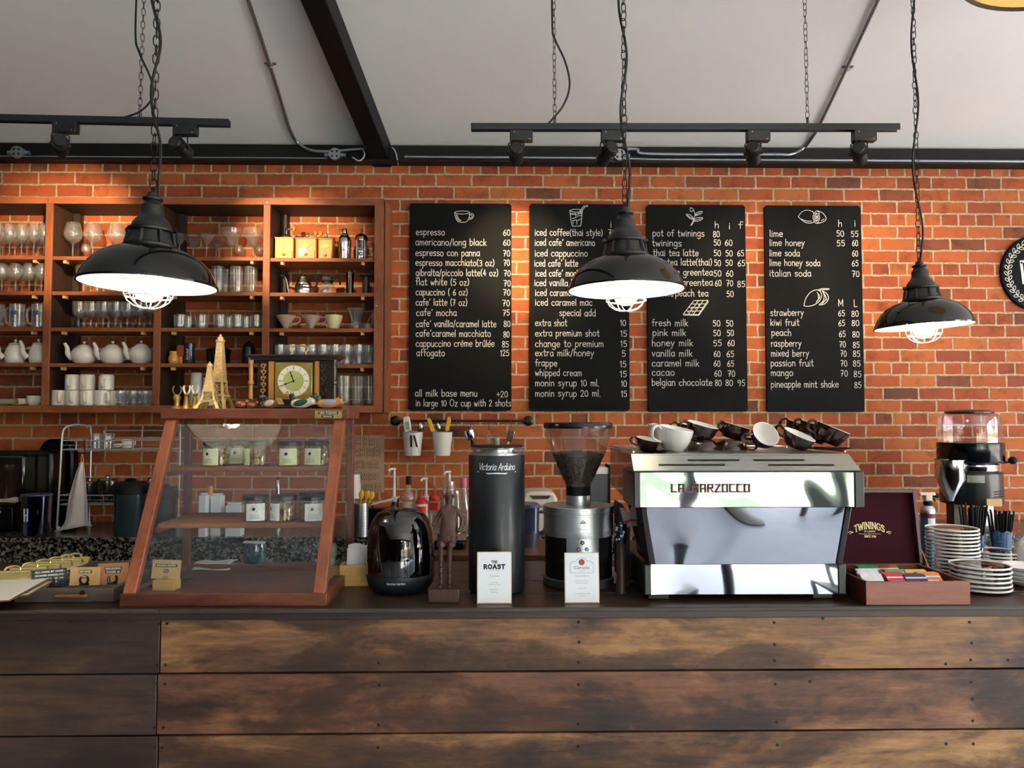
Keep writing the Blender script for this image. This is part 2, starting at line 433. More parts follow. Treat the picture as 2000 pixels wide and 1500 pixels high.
# ================================================================== THE ROOM
# wall brick
def brick_material():
    m, t = new_mat('brick'); N = t.nodes.new; L = t.links.new
    out = N('ShaderNodeOutputMaterial'); b = N('ShaderNodeBsdfPrincipled'); L(b.outputs[0], out.inputs[0])
    tc = N('ShaderNodeTexCoord'); sp = N('ShaderNodeSeparateXYZ'); L(tc.outputs['Object'], sp.inputs[0])
    cb = N('ShaderNodeCombineXYZ')
    ax = N('ShaderNodeMath'); ax.operation = 'ADD'; ax.inputs[1].default_value = 20.06
    az = N('ShaderNodeMath'); az.operation = 'ADD'; az.inputs[1].default_value = -BRICK_Z + 12.0
    L(sp.outputs['X'], ax.inputs[0]); L(sp.outputs['Z'], az.inputs[0]); L(ax.outputs[0], cb.inputs[0]); L(az.outputs[0], cb.inputs[1])
    # edges that are not quite straight
    nz = N('ShaderNodeTexNoise'); nz.inputs['Scale'].default_value = 26; nz.inputs['Detail'].default_value = 3; L(cb.outputs[0], nz.inputs['Vector'])
    ns = N('ShaderNodeVectorMath'); ns.operation = 'SUBTRACT'; L(nz.outputs['Color'], ns.inputs[0]); ns.inputs[1].default_value = (.5, .5, .5)
    nm = N('ShaderNodeVectorMath'); nm.operation = 'SCALE'; L(ns.outputs[0], nm.inputs[0]); nm.inputs['Scale'].default_value = .011
    va = N('ShaderNodeVectorMath'); va.operation = 'ADD'; L(cb.outputs[0], va.inputs[0]); L(nm.outputs[0], va.inputs[1])
    br = N('ShaderNodeTexBrick'); L(va.outputs[0], br.inputs['Vector'])
    br.inputs['Scale'].default_value = 1; br.inputs['Brick Width'].default_value = .214; br.inputs['Row Height'].default_value = .075
    br.inputs['Mortar Size'].default_value = .0065; br.inputs['Mortar Smooth'].default_value = .25
    br.inputs['Color1'].default_value = (0, 0, 0, 1); br.inputs['Color2'].default_value = (1, 1, 1, 1); br.inputs['Mortar'].default_value = (.5, .5, .5, 1)
    br.squash = .5; br.squash_frequency = 4; br.offset = .5; br.offset_frequency = 2
    rp = ramp(t, [(0, '#6a4132'), (.04, '#7f4a35'), (.12, '#984c31'), (.4, '#a65330'), (.7, '#b15e35'), (1, '#b86a3b')]); L(br.outputs['Color'], rp.inputs[0])
    # blotches on the bricks
    n2 = N('ShaderNodeTexNoise'); n2.inputs['Scale'].default_value = 9; n2.inputs['Detail'].default_value = 8; n2.inputs['Roughness'].default_value = .65; L(cb.outputs[0], n2.inputs['Vector'])
    r2 = ramp(t, [(.25, '#8a7c78'), (.5, '#ffffff'), (.8, '#fff6ea')]); L(n2.outputs['Fac'], r2.inputs[0])
    mx = N('ShaderNodeMix'); mx.data_type = 'RGBA'; mx.blend_type = 'MULTIPLY'; mx.inputs['Factor'].default_value = .75
    L(rp.outputs[0], mx.inputs['A']); L(r2.outputs[0], mx.inputs['B'])
    n3 = N('ShaderNodeTexNoise'); n3.inputs['Scale'].default_value = 40; n3.inputs['Detail'].default_value = 5; L(cb.outputs[0], n3.inputs['Vector'])
    r3 = ramp(t, [(.3, '#a58b70'), (.7, '#cdb391')]); L(n3.outputs['Fac'], r3.inputs[0])
    m2 = N('ShaderNodeMix'); m2.data_type = 'RGBA'; L(br.outputs['Fac'], m2.inputs['Factor']); L(mx.outputs['Result'], m2.inputs['A']); L(r3.outputs[0], m2.inputs['B'])
    L(m2.outputs['Result'], b.inputs['Base Color']); b.inputs['Roughness'].default_value = .78; b.inputs['Specular IOR Level'].default_value = .3
    hm = N('ShaderNodeMath'); hm.operation = 'MULTIPLY_ADD'; L(br.outputs['Fac'], hm.inputs[0]); hm.inputs[1].default_value = -1.0
    h2 = N('ShaderNodeMath'); h2.operation = 'MULTIPLY'; L(n2.outputs['Fac'], h2.inputs[0]); h2.inputs[1].default_value = .45; L(h2.outputs[0], hm.inputs[2])
    bp = N('ShaderNodeBump'); bp.inputs['Strength'].default_value = .8; bp.inputs['Distance'].default_value = .007
    L(hm.outputs[0], bp.inputs['Height']); L(bp.outputs[0], b.inputs['Normal'])
    return m
BRICK_Z = ZZ(538, 0, 1800)
M_brick = brick_material()
M_plaster = mat('ceiling_plaster', '#efede8', .85, noise=.05, nscale=1.2, bump=.05, bscale=90)
M_white = mat('white_paint', '#d9d8d4', .7)
M_dwall = mat('low_bounce_wall', '#33261e', .7, noise=.2, nscale=3)  # unseen walls made dark to cut the light bounced onto the left
M_floor = mat('polished_concrete', '#b9bfc8', .5, noise=.14, nscale=1.4, spec=.3)
M_black = mat('black_paint', '#0e0f11', .5, spec=.25)
M_blackmatte = mat('matte_black', '#0c0d0f', .6, spec=.25)
M_chrome = mat('chrome', '#d8d9da', .12, 1.0)
M_steel = mat('brushed_steel', '#b9bcbe', .3, 1.0)
M_galv = mat('galvanised_steel', '#9aa0a6', .32, .9)
M_leaf = mat('leaf', '#33561f', .6, noise=.4, nscale=3)
M_leaf2 = mat('leaf_dark', '#233f1e', .6, noise=.4, nscale=3)
M_bark = mat('bark', '#5b4a3b', .9, noise=.3, nscale=12)
M_pave = mat('paving', '#cfcac0', .8, noise=.1, nscale=2)

XL, XR, YB = -6.0, 7.0, -11.0
ZW = ZZ(291, 0, 1000)                                    # where the ceiling meets the brick wall
SL = math.tan(R(17.5))
YRDG = -5.4; ZRDG = ZW - SL * YRDG
struct('wall_back', MB().box(XL, XR, 0, .2, 0, ZW + .1), M_brick)
struct('floor', MB().box(XL - .2, XR + .2, YB - .2, .2, -.1, 0), M_floor)
def sheet(y0, z0, y1, z1):
    return MB().prism_x([(y0, z0), (y1, z1), (y1, z1 + .12), (y0, z0 + .12)], XL - .2, XR + .2)
struct('ceiling', sheet(.2, ZW - SL * .2, YRDG, ZRDG), M_plaster)
struct('ceiling_far_slope', sheet(YRDG, ZRDG, YB - .4, ZRDG + SL * (YB - .4 - YRDG)), M_plaster)
g = MB()
g.prism_x([(.2, 0), (YB, 0), (YB, ZRDG + SL * (YB - YRDG)), (YRDG, ZRDG), (.2, ZW)], XL - .2, XL)
struct('wall_left', g, M_dwall)
# right wall with one wide opening on the garden
g = MB()
g.prism_x([(.2, 0), (-1.3, 0), (-1.3, ZW - SL * -1.3), (.2, ZW)], XR, XR + .2)
g.prism_x([(-1.3, 3.0), (-7.9, 3.0), (-7.9, ZRDG + SL * (-7.9 - YRDG)), (YRDG, ZRDG), (-1.3, ZW + SL * 1.3)], XR, XR + .2)
g.prism_x([(-7.9, 0), (YB, 0), (YB, ZRDG + SL * (YB - YRDG)), (-7.9, ZRDG + SL * (-7.9 - YRDG))], XR, XR + .2)
struct('wall_right', g, M_white)
# garden side of the room: posts and a header over open bays
ZB = ZRDG + SL * (YB - YRDG)
g = MB().box(XL, XR, YB - .15, YB, ZB - .25, ZB + .3)
g.box(XL, .75, YB - .15, YB, 0, ZB - .25)  # unseen solid stretch, added to keep daylight off the left side
struct('wall_front', g, M_dwall)
for x in (.84, 2.5, 4.75, 5.15, 5.6, 5.95, 6.35, 6.9):
    struct('trim_1', MB().box(x - .09, x + .09, YB - .17, YB + .03, 0, ZB), M_black, bevel=.005)
struct('ground', MB().box(-30, 30, -13.6, YB - .2, -.12, -.02), M_pave)
M_lawn = mat('lawn_grass', '#55693c', .9, noise=.5, nscale=1.6)
struct('lawn', MB().box(-30, 30, -40, -13.601, -.12, -.02), M_lawn)
struct('ground_side', MB().box(XR + .25, 30, YB - .2, 6, -.12, -.02), mat('side_terrace', '#a8a197', .85, noise=.1, nscale=2))
# steel channel along the top of the brick wall
g = MB().box(XL, XR, -.05, .0, ZZ(316, -.05, 1000), ZW - .0)
g.box(XL, XR, -.085, .0, ZZ(316, -.085, 1000), ZZ(316, -.085, 1000) + .012)
struct('trim_2', g, M_black)

# rafter running down the ceiling to the wall
def ceil_z(y): return ZW - SL * y
bx = .115; hz = ZW - P(740, 325, -.02).z
xb0, xb1 = P(727, 318, -.1).x, P(757, 318, -.1).x
g = MB()
yF = -4.3
# the rafter is not square to the wall: it drifts to the left as it climbs
def raft(y):
    t = y / yF
    return (xb0 + xb1) / 2 + RAFT_DX * t
RAFT_DX = 0.0
# solve where the rafter's left lower edge leaves the picture
for yy in [-.6 - .01 * k for k in range(200)]:
    if P(585, 0, yy).z <= ceil_z(yy) - hz:
        RAFT_DX = (P(585, 0, yy).x + bx / 2 - (xb0 + xb1) / 2) / (yy / yF); break
A = []
for y in (-.0, yF):
    x = raft(y); z = ceil_z(y)
    A.append([g.v((x - bx / 2, y, z - hz)), g.v((x + bx / 2, y, z - hz)), g.v((x + bx / 2, y, z + .02)), g.v((x - bx / 2, y, z + .02))])
for k in range(4): g.f([A[0][k], A[0][(k + 1) % 4], A[1][(k + 1) % 4], A[1][k]])
g.f(A[0]); g.f(A[1][::-1])
struct('ceiling_beam', g, M_black, bevel=.006)
# ================================================================== GARDEN AND TABLES BEHIND THE CAMERA (they show as reflections)
def leafy(name, lab, loc, h, rad, n, m, seed):
    t = thing(name, lab, 'tree', loc); rr = random.Random(seed)
    g = MB(); g.tube(smooth_path([(0, 0, 0), (.1, .05, h * .3), (-.05, 0, h * .55), (.05, .05, h * .8)], 5), [.14 - .006 * k for k in range(16)], 8); obj('trunk', g, M_bark, t)
    g = MB()
    for k in range(n):
        a, b = rr.uniform(0, 2 * PI), math.acos(rr.uniform(-1, 1)); q = rad * rr.uniform(.35, 1) ** .5
        g.M = TR(q * math.sin(b) * math.cos(a), q * math.sin(b) * math.sin(a), h * .72 + q * .8 * math.cos(b), rr.uniform(0, 360), rr.uniform(0, 360), rr.uniform(0, 360))
        s = rr.uniform(.10, .22); g.f([g.v(p) for p in ((-s, 0, 0), (0, -s * .45, .02), (s, 0, 0), (0, s * .45, .02))])
    g.M = Matrix.Identity(4); o = obj('foliage', g, m, t, smooth=False); o['kind'] = 'stuff'
for x, y, h, rd, m, lab in ((4.2, -19, 4.2, 1.9, M_leaf, 'green garden tree mirrored in the middle of the machine'), (1.6, -15, 3.4, 1.3, M_leaf, 'low garden tree mirrored at the left end of the machine'), (8.2, -17, 5.2, 2.2, M_leaf2, 'dark garden tree mirrored at the right end of the machine'), (-1.5, -16, 5.5, 2.4, M_leaf, 'garden tree mirrored in the pastry case glass'), (12, -6, 5.0, 2.3, M_leaf2, 'garden tree outside the right opening')):
    leafy('garden_tree', lab, (x, y, -.02), h, rd, 1500, m, int(x * 10) + 100)
M_dkwood = mat('dark_furniture', '#1d1713', .45)
def cafe_table(loc, lab):
    t = thing('cafe_table', lab, 'table', loc)
    obj('top', MB().lathe([(0, .72), (.38, .72), (.4, .73), (.4, .745), (0, .75)], seg=36), M_dkwood, t)
    obj('pedestal', MB().lathe([(0, .0), (.24, 0), (.24, .02), (.06, .05), (.045, .3), (.05, .68), (.12, .7195), (0, .7197)], seg=24), M_dkwood, t)
def cafe_chair(loc, rz, lab):
    t = thing('cafe_chair', lab, 'chair', loc, R(rz), 'dark cafe chairs')
    obj('seat', MB().box(-.2, .2, -.2, .2, .43, .46), M_dkwood, t, bevel=.01)
    for x in (-.18, .18):
        for y in (-.18, .18): obj('leg', MB().box(x - .02, x + .02, y - .02, y + .02, 0, .4295 if y < 0 else .429), M_dkwood, t)
        obj('back_post', MB().box(x - .02, x + .02, .16, .2, .4605, .86), M_dkwood, t)
    for z in (.62, .74): obj('back_rail', MB().box(-.1595, .1595, .17, .19, z, z + .07), M_dkwood, t)
cafe_table((1.5, -5.4, 0), 'round dark table mirrored in the machine front')
cafe_chair((.95, -5.2, 0), 80, 'dark chair mirrored at the left of the machine front')
cafe_chair((2.5, -5.7, 0), -120, 'dark chair mirrored at the right of the machine front')
# ================================================================== PENDANT LAMPS
M_enamel = mat('black_enamel', '#07080a', .09, spec=.5)
M_castiron = mat('cast_black', '#0c0d0f', .38)
M_wenamel = mat('white_enamel', '#f4f1ea', .35)
M_bulb = mat('bulb_glow', '#fff4e0', .4, emit='#ffeed6', estr=24.0)
M_cage = mat('cage_wire', '#f2efe8', .4)
M_chain = mat('dark_chain', '#2b2823', .42, .8)
M_cord = mat('black_cord', '#0b0b0d', .5)
def chain_mesh(length, pitch, w, r, z0=0.0, seg=10):
    """oval links, each turned a quarter against the next, hanging upwards from z0"""
    g = MB(); n = int(length / pitch) + 1; L = pitch * 1.28
    for k in range(n):
        c = z0 + (k + .5) * pitch; a = (k % 2) * PI / 2 + .5 + .35 * math.sin(k * 1.7)
        pts = []
        for q in range(seg):
            u = 2 * PI * q / seg; su, cu_ = math.sin(u), math.cos(u)
            lx = w / 2 * (abs(cu_) ** .8) * (1 if cu_ >= 0 else -1); lz = L / 2 * (abs(su) ** .8) * (1 if su >= 0 else -1)
            pts.append((lx * math.cos(a), lx * math.sin(a), c + lz))
        g.tube(pts, r, 5, closed=True)
    return g
PR = .18                                                   # radius of a shade
def pendant_proto(name, label, loc, tilt, swirl):
    t = thing(name, label, 'pendant lamp', loc, rot=tilt, group='black enamel pendant lamps over the counter')
    k = PR
    prof = [(1.0, 0), (.985, .05), (.96, .12), (.91, .22), (.83, .33), (.72, .43), (.6, .5), (.45, .555), (.40, .57)]
    g = MB(); g.lathe([(r * k, z * k) for r, z in prof], seg=64)
    g.lathe([(k, 0), (1.012 * k, .012 * k), (1.012 * k, -.014 * k), (k, -.014 * k)], seg=64, close=True)
    g.lathe([(r * k * .985 - .0005, z * k - .0025) for r, z in prof], seg=64, mi=1)
    obj('shade', g, [M_enamel, M_wenamel], t, angle=50)
    cap = [(.40, .565), (.40, .60), (.37, .62), (.355, .66), (.33, .72), (.315, .80), (.345, .82), (.345, .855), (.30, .875), (.285, .93), (.24, 1.0), (.19, 1.05), (.175, 1.09), (.165, 1.22), (.13, 1.26), (.12, 1.30), (.15, 1.315), (.15, 1.345), (.09, 1.37), (.07, 1.43), (0, 1.44)]
    g = MB(); g.lathe([(r * k, z * k) for r, z in cap], seg=32)
    for q in range(8):
        a = 2 * PI * q / 8
        g.tube([(math.cos(a) * r * k, math.sin(a) * r * k, z * k) for r, z in ((.37, .60), (.345, .70), (.33, .80))], .006, 5)
    for a in (0, PI):
        g.tube([(math.cos(a) * .30 * k, math.sin(a) * .30 * k, .84 * k), (math.cos(a) * .39 * k, math.sin(a) * .39 * k, .85 * k)], .007, 6)
    obj('cap', g, M_castiron, t)
    g = MB(); g.tube([(.02 * k * math.cos(u), 0, (1.46 + .06 * math.sin(u)) * k) for u in [2 * PI * q / 12 for q in range(12)]], .0028, 6, closed=True); obj('hook', g, M_chain, t)
    g = MB()
    prof = [(0, -.27), (.09, -.26), (.17, -.21), (.215, -.12), (.22, -.03), (.19, .07), (.13, .17), (.11, .24), (.10, .30)]
    g.lathe([(r * k, z * k) for r, z in prof], seg=20); obj('bulb', g, M_bulb, t)
    g = MB(); g.lathe([(.10 * k, .29 * k), (.14 * k, .29 * k), (.14 * k, .5 * k), (.10 * k, .56 * k)], seg=20); obj('socket', g, M_castiron, t)
    g = MB()
    for q in range(4):
        a = PI * q / 4 + .3
        pts = [(.36, .05), (.365, -.05), (.35, -.16), (.30, -.26), (.21, -.33), (.1, -.365), (0, -.37)]
        ring = [(r * math.cos(a) * k, r * math.sin(a) * k, z * k) for r, z in pts] + [(-r * math.cos(a) * k, -r * math.sin(a) * k, z * k) for r, z in pts[-2::-1]]
        g.tube(ring, .0017, 6)
    for r, z in ((.36, .05), (.34, -.19)):
        g.tube([(r * k * math.cos(2 * PI * q / 28), r * k * math.sin(2 * PI * q / 28), z * k) for q in range(28)], .0024, 6, closed=True)
    obj('cage', g, M_cage, t)
    return t
def hang(t, loc, tilt, swirl):
    """chain and flex from the lamp's hook up to the ceiling (they hang plumb, so they undo the lamp's lean)"""
    top = Vector((0, 0, 1.50 * PR)); top.rotate(Euler(tilt))
    base = Vector(loc) + top
    L = ceil_z(base.y) - base.z - .01
    inv = Euler(tilt).to_matrix().inverted().to_euler()
    g = chain_mesh(L, .0255, .017, .0017); c = obj('chain', g, M_chain, t, loc=(0, 0, 1.50 * PR), rot=inv)
    g = MB(); pts = []
    n = int(L / .03)
    for k in range(n + 1):
        z = L * k / n; e = min(1, z / .1)
        s = swirl * 2 * PI * z
        pts.append((.0135 * math.sin(s) * e + .012 * (1 - e) + .005 * math.sin(z * 9), -.0135 * math.cos(s) * e + .01 * (1 - e), z - .03 * (1 - e) ))
    g.tube(smooth_path(pts, 2), .0042, 6); obj('flex', g, M_cord, t, loc=(0, 0, 1.50 * PR), rot=inv)
lamps = [(291, 556, 255, (R(0), R(1.4), 0), 3.1, 'black pendant lamp hanging in front of the glass shelves'),
         (1222.5, 566, 231, (0, R(-.4), 0), 2.6, 'black pendant lamp hanging in front of the iced drink menu board'),
         (1804, 637, 182, (0, R(-2.8), 0), 1.9, 'black pendant lamp hanging by the round wreath sign')]
for px, py, wpx, tilt, sw, lab in lamps:
    d = 2 * PR * 1.01 * F / wpx
    loc = P(px, py, CAM.y + d)
    t = pendant_proto('pendant_lamp', lab, loc, tilt, sw); hang(t, loc, tilt, sw)

# ================================================================== TRACK LIGHTS
M_track = mat('track_black', '#15181c', .4)
M_spot = mat('spot_black', '#0d0e11', .5)
YT = CAM.y + 3.3
def track(px0, px1, py0, py1, label, chains, cable, spots):
    a = P(px0, py0, YT); b = P(px1, py1, YT)
    z = (a.z + b.z) / 2; cx = (a.x + b.x) / 2; L = b.x - a.x; rl = math.atan2(b.z - a.z, L)
    t = thing('track_light', label, 'track light', (cx, YT, z), rot=(0, -rl, 0))
    g = MB(); hh = .0145
    g.prism_x([(-.017, -hh), (-.012, -hh), (-.012, -hh + .008), (.012, -hh + .008), (.012, -hh), (.017, -hh), (.017, hh), (-.017, hh)], -L / 2, L / 2)
    obj('rail', g, M_track, t, bevel=.0015)
    for cxp in chains:
        x = PX(cxp, YT) - cx; zt = ceil_z(YT) - z - hh
        g = chain_mesh(zt, .0285, .016, .0014); g.tube([(0, 0, -.004), (0, 0, .03)], .003, 6)
        obj('chain', g, M_chain, t, loc=(x, 0, hh))
    pts = [Vector(P(*p, YT)) - Vector((cx, YT, z)) for p in cable]
    up = pts[0].copy(); up.z = ceil_z(YT) - z; pts = [up] + pts
    g = MB(); g.tube(smooth_path(pts, 8), .0045, 6); obj('cable', g, M_cord, t)
    return t, cx, z
SPOT_E = []
def spot(px, py, target, label, energy, size, lit=True):
    """adapter on the rail, yoke, and a stubby head aimed at target"""
    a = P(px, py, YT); loc = Vector((a.x, YT, a.z))
    t = thing('spotlight', label, 'spotlight', loc, group='black spotlights on the ceiling tracks')
    g = MB(); g.box(-.05, .05, -.019, .019, -.048, 0)
    obj('adapter', g, M_track, t, bevel=.003)
    g = MB()
    for x, z in ((-.03, -.010), (.035, -.040)): g.lathe([(0, -.0205), (.0028, -.0205), (.0028, -.018)], (x, 0, z), 8, axis='Y')
    obj('screw', g, M_steel, t)
    piv = Vector((-.022, 0, -.098))
    d = Vector(target) - (loc + piv); d.normalize()
    yaw = math.atan2(d.x, d.y)
    hd = Matrix.Translation(piv) @ Matrix.Rotation(-yaw, 4, 'Z')
    g = MB(); g.M = hd
    g.tube([(-.033, 0, 0), (-.033, 0, .042), (-.028, 0, .046), (.028, 0, .046), (.033, 0, .042), (.033, 0, 0)], .0032, 6)
    g.tube([(0, 0, .044), (0, 0, .056)], .008, 8)
    obj('yoke', g, M_spot, t)
    pit = math.asin(d.z)
    HM = hd @ Matrix.Rotation(pit, 4, 'X')
    g = MB(); g.M = HM
    g.lathe([(0, -.052), (.024, -.052), (.029, -.046), (.029, .0), (.031, .004), (.031, .058), (.0285, .060), (.0285, .050), (0, .049)], seg=24, axis='Y')
    for s in (-1, 1): g.lathe([(0, .030), (.009, .030), (.009, .040), (0, .040)] if s > 0 else [(0, -.040), (.009, -.040), (.009, -.030), (0, -.030)], seg=12, axis='X')
    for k in range(3): g.lathe([(.029, -.040 + k * .012), (.0325, -.040 + k * .012), (.0325, -.036 + k * .012), (.029, -.036 + k * .012)], seg=24, axis='Y')
    obj('head', g, M_spot, t)
    g = MB(); pts = [(-.012, .0, -.048), (-.034, -.012, -.044), (-.046, -.02, -.054), (-.036, -.03, -.078), (-.028, -.03, -.096)]
    g.tube(smooth_path(pts, 5), .003, 6); obj('lead', g, M_cord, t)
    if lit:
        g = MB(); g.M = HM; g.lathe([(0, .052), (.024, .052)], seg=20, axis='Y')
        obj('lens', g, M_lens, t)
        l = bpy.data.lights.new('spot_lamp', 'SPOT'); l.energy = energy; l.color = (1.0, .72, .42); l.spot_size = R(size); l.spot_blend = .75; l.shadow_soft_size = .02
        o = bpy.data.objects.new('spot_lamp', l); COL.objects.link(o); o.parent = t
        o.location = piv + Vector(d) * .062
        o.rotation_euler = Vector(d).to_track_quat('-Z', 'Y').to_euler()
M_lens = mat('lamp_lens', '#fff0d0', .4, emit='#ffd9a0', estr=8)
track(-260, 448, 226, 241, 'left black ceiling track on chains, in front of the glass shelves', (-200, 260,), [(262, 60), (270, 100), (293, 150), (298, 185), (275, 214), (238, 229)], None)
track(920, 1755, 249, 249.5, 'long black ceiling track on chains, in front of the menu boards', (1085, 1587), [(1080, 50), (1085, 75), (1105, 120), (1113, 165), (1100, 205), (1070, 241)], None)
YS = -.1
for px, py, tx, ty, en, sz, lab in [(129, 239.5, 140, 470, 95, 46, 'spotlight at the left end, aimed down at the wine glasses'), (363, 244, 570, 490, 66, 44, 'spotlight near the right end of the left track, aimed at the coffee mills'),
     (1018, 256, 1010, 490, 75, 36, 'spotlight above the espresso menu board'), (1196, 256, 1000, 560, 50, 50, 'spotlight behind the middle pendant chain, above the iced drinks board'),
     (1480, 256, 1480, 540, 50, 50, 'spotlight above the gap between the tea and lime boards'), (1687, 256, 1720, 520, 50, 50, 'spotlight at the right end of the long track, above the lime board')]:
    spot(px, py, P(tx, ty, YS), lab, en, sz)

# ================================================================== CONDUIT
YC = -.075
def conduit(name, label, pts, r, group=None, m=None, cat='conduit', kinks=None):
    g = MB(); g.tube(pts, r, 10); o = obj(name, g, m or M_galv); return tag(o, label, cat, group)
def on_ceiling(px, py, off=.014):
    d = ray(px, py); n = Vector((0, SL, 1)).normalized()
    t = (ZW - CAM.z - SL * CAM.y) / (d.z + SL * d.y)
    return CAM + d * t - n * off
rc = .0085
conduit('conduit', 'straight galvanised conduit along the top of the brick, left of the rafter', [P(-60, 306, YC), P(30, 306.5, YC), P(640, 310.5, YC)], rc)
conduit('conduit', 'long galvanised conduit along the top of the brick, right of the rafter', [P(790, 307, YC), P(1190, 309.5, YC), P(1280, 312, YC), P(2070, 316, YC)], rc)
lp = [on_ceiling(x, y) for x, y in ((440, -140), (487, 0), (530, 130), (556, 215))]
conduit('conduit', 'bent conduit coming down the ceiling left of the rafter', smooth_path(lp + [on_ceiling(568, 252), on_ceiling(582, 275), P(605, 293, YC - .012), P(640, 296, YC - .012), P(690, 292, YC - .012), P(712, 290, YC - .012)], 6), rc)
rp_ = [on_ceiling(x, y) for x, y in ((1780, -145), (1712, 0), (1652, 130), (1606, 228))]
conduit('conduit', 'bent conduit coming down the ceiling right of the rafter', smooth_path(rp_ + [on_ceiling(1590, 258), on_ceiling(1570, 284), P(1545, 301, YC - .012), P(1500, 301.5, YC - .012), P(1270, 300.5, YC - .012), P(1245, 292, YC - .012), P(1222, 291, YC - .02)], 6), rc)
for px, py, lab in ((528, 124, 'conduit strap on the ceiling left of the rafter'), (1655, 130, 'conduit strap on the ceiling right of the rafter')):
    c = on_ceiling(px, py, 0)
    g = MB(); g.M = Matrix.Translation(c) @ Matrix.Rotation(-math.atan(SL), 4, 'X')
    g.box(-.030, -.012, -.008, .008, -.003, .002); g.box(.012, .030, -.008, .008, -.003, .002)
    g.tube([(.013 * math.cos(PI * k / 10), 0, -.012 - .013 * math.sin(PI * k / 10)) for k in range(11)], .0045, 6)
    tag(obj('conduit_strap', g, M_galv), lab, 'conduit strap')
for px, lab in ((37, 'round junction box at the left end of the conduit'), (655, 'round junction box left of the rafter'), (1209, 'round junction box behind the middle pendant chain')):
    c = P(px, 303 if px < 1000 else 304.5, YC)
    if px == 37: c = P(px, 299, YC)
    t = thing('junction_box', lab, 'junction box', c)
    g = MB(); g.lathe([(0, .02), (.036, .02), (.036, -.022), (.034, -.026), (0, -.026)], seg=28, axis='Y'); obj('box', g, M_galv, t)
    g = MB(); 
    for k in range(4):
        a = PI / 4 + k * PI / 2; g.lathe([(0, -.028), (.007, -.028), (.007, -.026)], (.02 * math.cos(a), 0, .02 * math.sin(a)), 10, axis='Y')
    obj('knockout', g, M_track, t)
    for s in (-1, 1): obj('connector', MB().lathe([(0, s * .034), (.013, s * .034), (.013, s * .062), (.010, s * .062), (0, s * .062)], seg=12, axis='X'), M_galv, t)
M_wcable = mat('white_cable', '#b9bec4', .4)
g = MB(); g.tube(smooth_path([P(688, 307, YC - .03), P(702, 314, YC - .04), P(712, 303, YC - .04), P(708, 289, YC - .03)], 8), .004, 6)
tag(obj('cable', g, M_wcable), 'white cable looping from the junction box to the rafter', 'cable')
g = MB(); g.tube(smooth_path([P(766, 288, YC), P(772, 296, YC - .01), P(776, 312, YC - .01), P(778, 322, -.012)], 8), .004, 6)
tag(obj('cable', g, M_wcable), 'short white cable right of the rafter', 'cable')

# round lantern whose rim shows in the corner
M_lant = mat('rice_paper', '#efc778', .7, noise=.12, nscale=20, emit='#e8b65c', estr=.35)
M_rimb = mat('dark_rim', '#33281b', .5)
YL = CAM.y + 2.75
c = P(1975, 22, YL)
t = thing('ceiling_lantern', 'round paper lantern with a dark rim in the upper corner', 'lantern', (c.x, YL - .34, c.z))
g = MB(); g.lathe([(0, .012), (.34, .012), (.34, .16), (.2, .22), (0, .22)], seg=48); obj('shade', g, M_lant, t)
g = MB(); g.tube([(.342 * math.cos(2 * PI * k / 48), .342 * math.sin(2 * PI * k / 48), .008) for k in range(48)], .008, 6, closed=True); obj('rim', g, M_rimb, t)
g = MB(); g.tube([(0, 0, .21), (0, 0, ceil_z(YL - .34) - c.z)], .006, 6); obj('rod', g, M_cord, t)
# ================================================================== MENU BOARDS
M_board = mat('chalkboard', '#0e0f10', .65, spec=.12, noise=.25, nscale=3, stretch=(3, 1, .6))
M_chalk = mat('chalk', '#e9e6df', .8)
YBD = -.022
def board(px0, px1, py0, py1, label, lines, art):
    a = P(px0, py0, YBD); b = P(px1, py1, YBD)
    x0, x1, z1, z0 = a.x, b.x, a.z, b.z
    cx = (x0 + x1) / 2
    t = thing('menu_board', label, 'menu board', (cx, 0, z0), group='black menu boards on the brick wall')
    g = MB(); w = (x1 - x0) / 2; h = z1 - z0; r = .012
    poly = [(-w + r, 0), (w - r, 0), (w, r), (w, h - r), (w - r, h), (-w + r, h), (-w, h - r), (-w, r)]
    g.prism(poly, YBD, -.001); obj('panel', g, M_board, t)
    g = MB(); g.M = Matrix.Translation((-cx, 0, -z0))
    for s, pa, pb, py in lines:
        A = P(pa, py, YBD); B = P(pb, py, YBD)
        write(g, s, A.x, A.z, .0405, width=B.x - A.x, w=.0032, y=YBD - .0015, jit=.03)
    obj('lettering', g, M_chalk, t, smooth=False)
    for name, sts in art:
        g = MB(); g.M = Matrix.Translation((-cx, 0, -z0))
        for st in sts:
            pts = [P(x, y, YBD) for x, y in st]
            pts = [(p.x, p.z) for p in pts]
            if len(pts) > 2: pts = [(v.x, v.y) for v in smooth_path([(x, z, 0) for x, z in pts], 5)]
            g.ribbon(pts, .0032, YBD - .0015)
        obj(name, g, M_chalk, t, smooth=False)
    return t
def cr1(l): return [(s, 790 + a / 3.489, 790 + b / 3.489, 385 + y / 3.489) for s, a, b, y in l]
def cr2(l): return [(s, 1250 + a / 3.489, 1250 + b / 3.489, 385 + y / 3.489) for s, a, b, y in l]
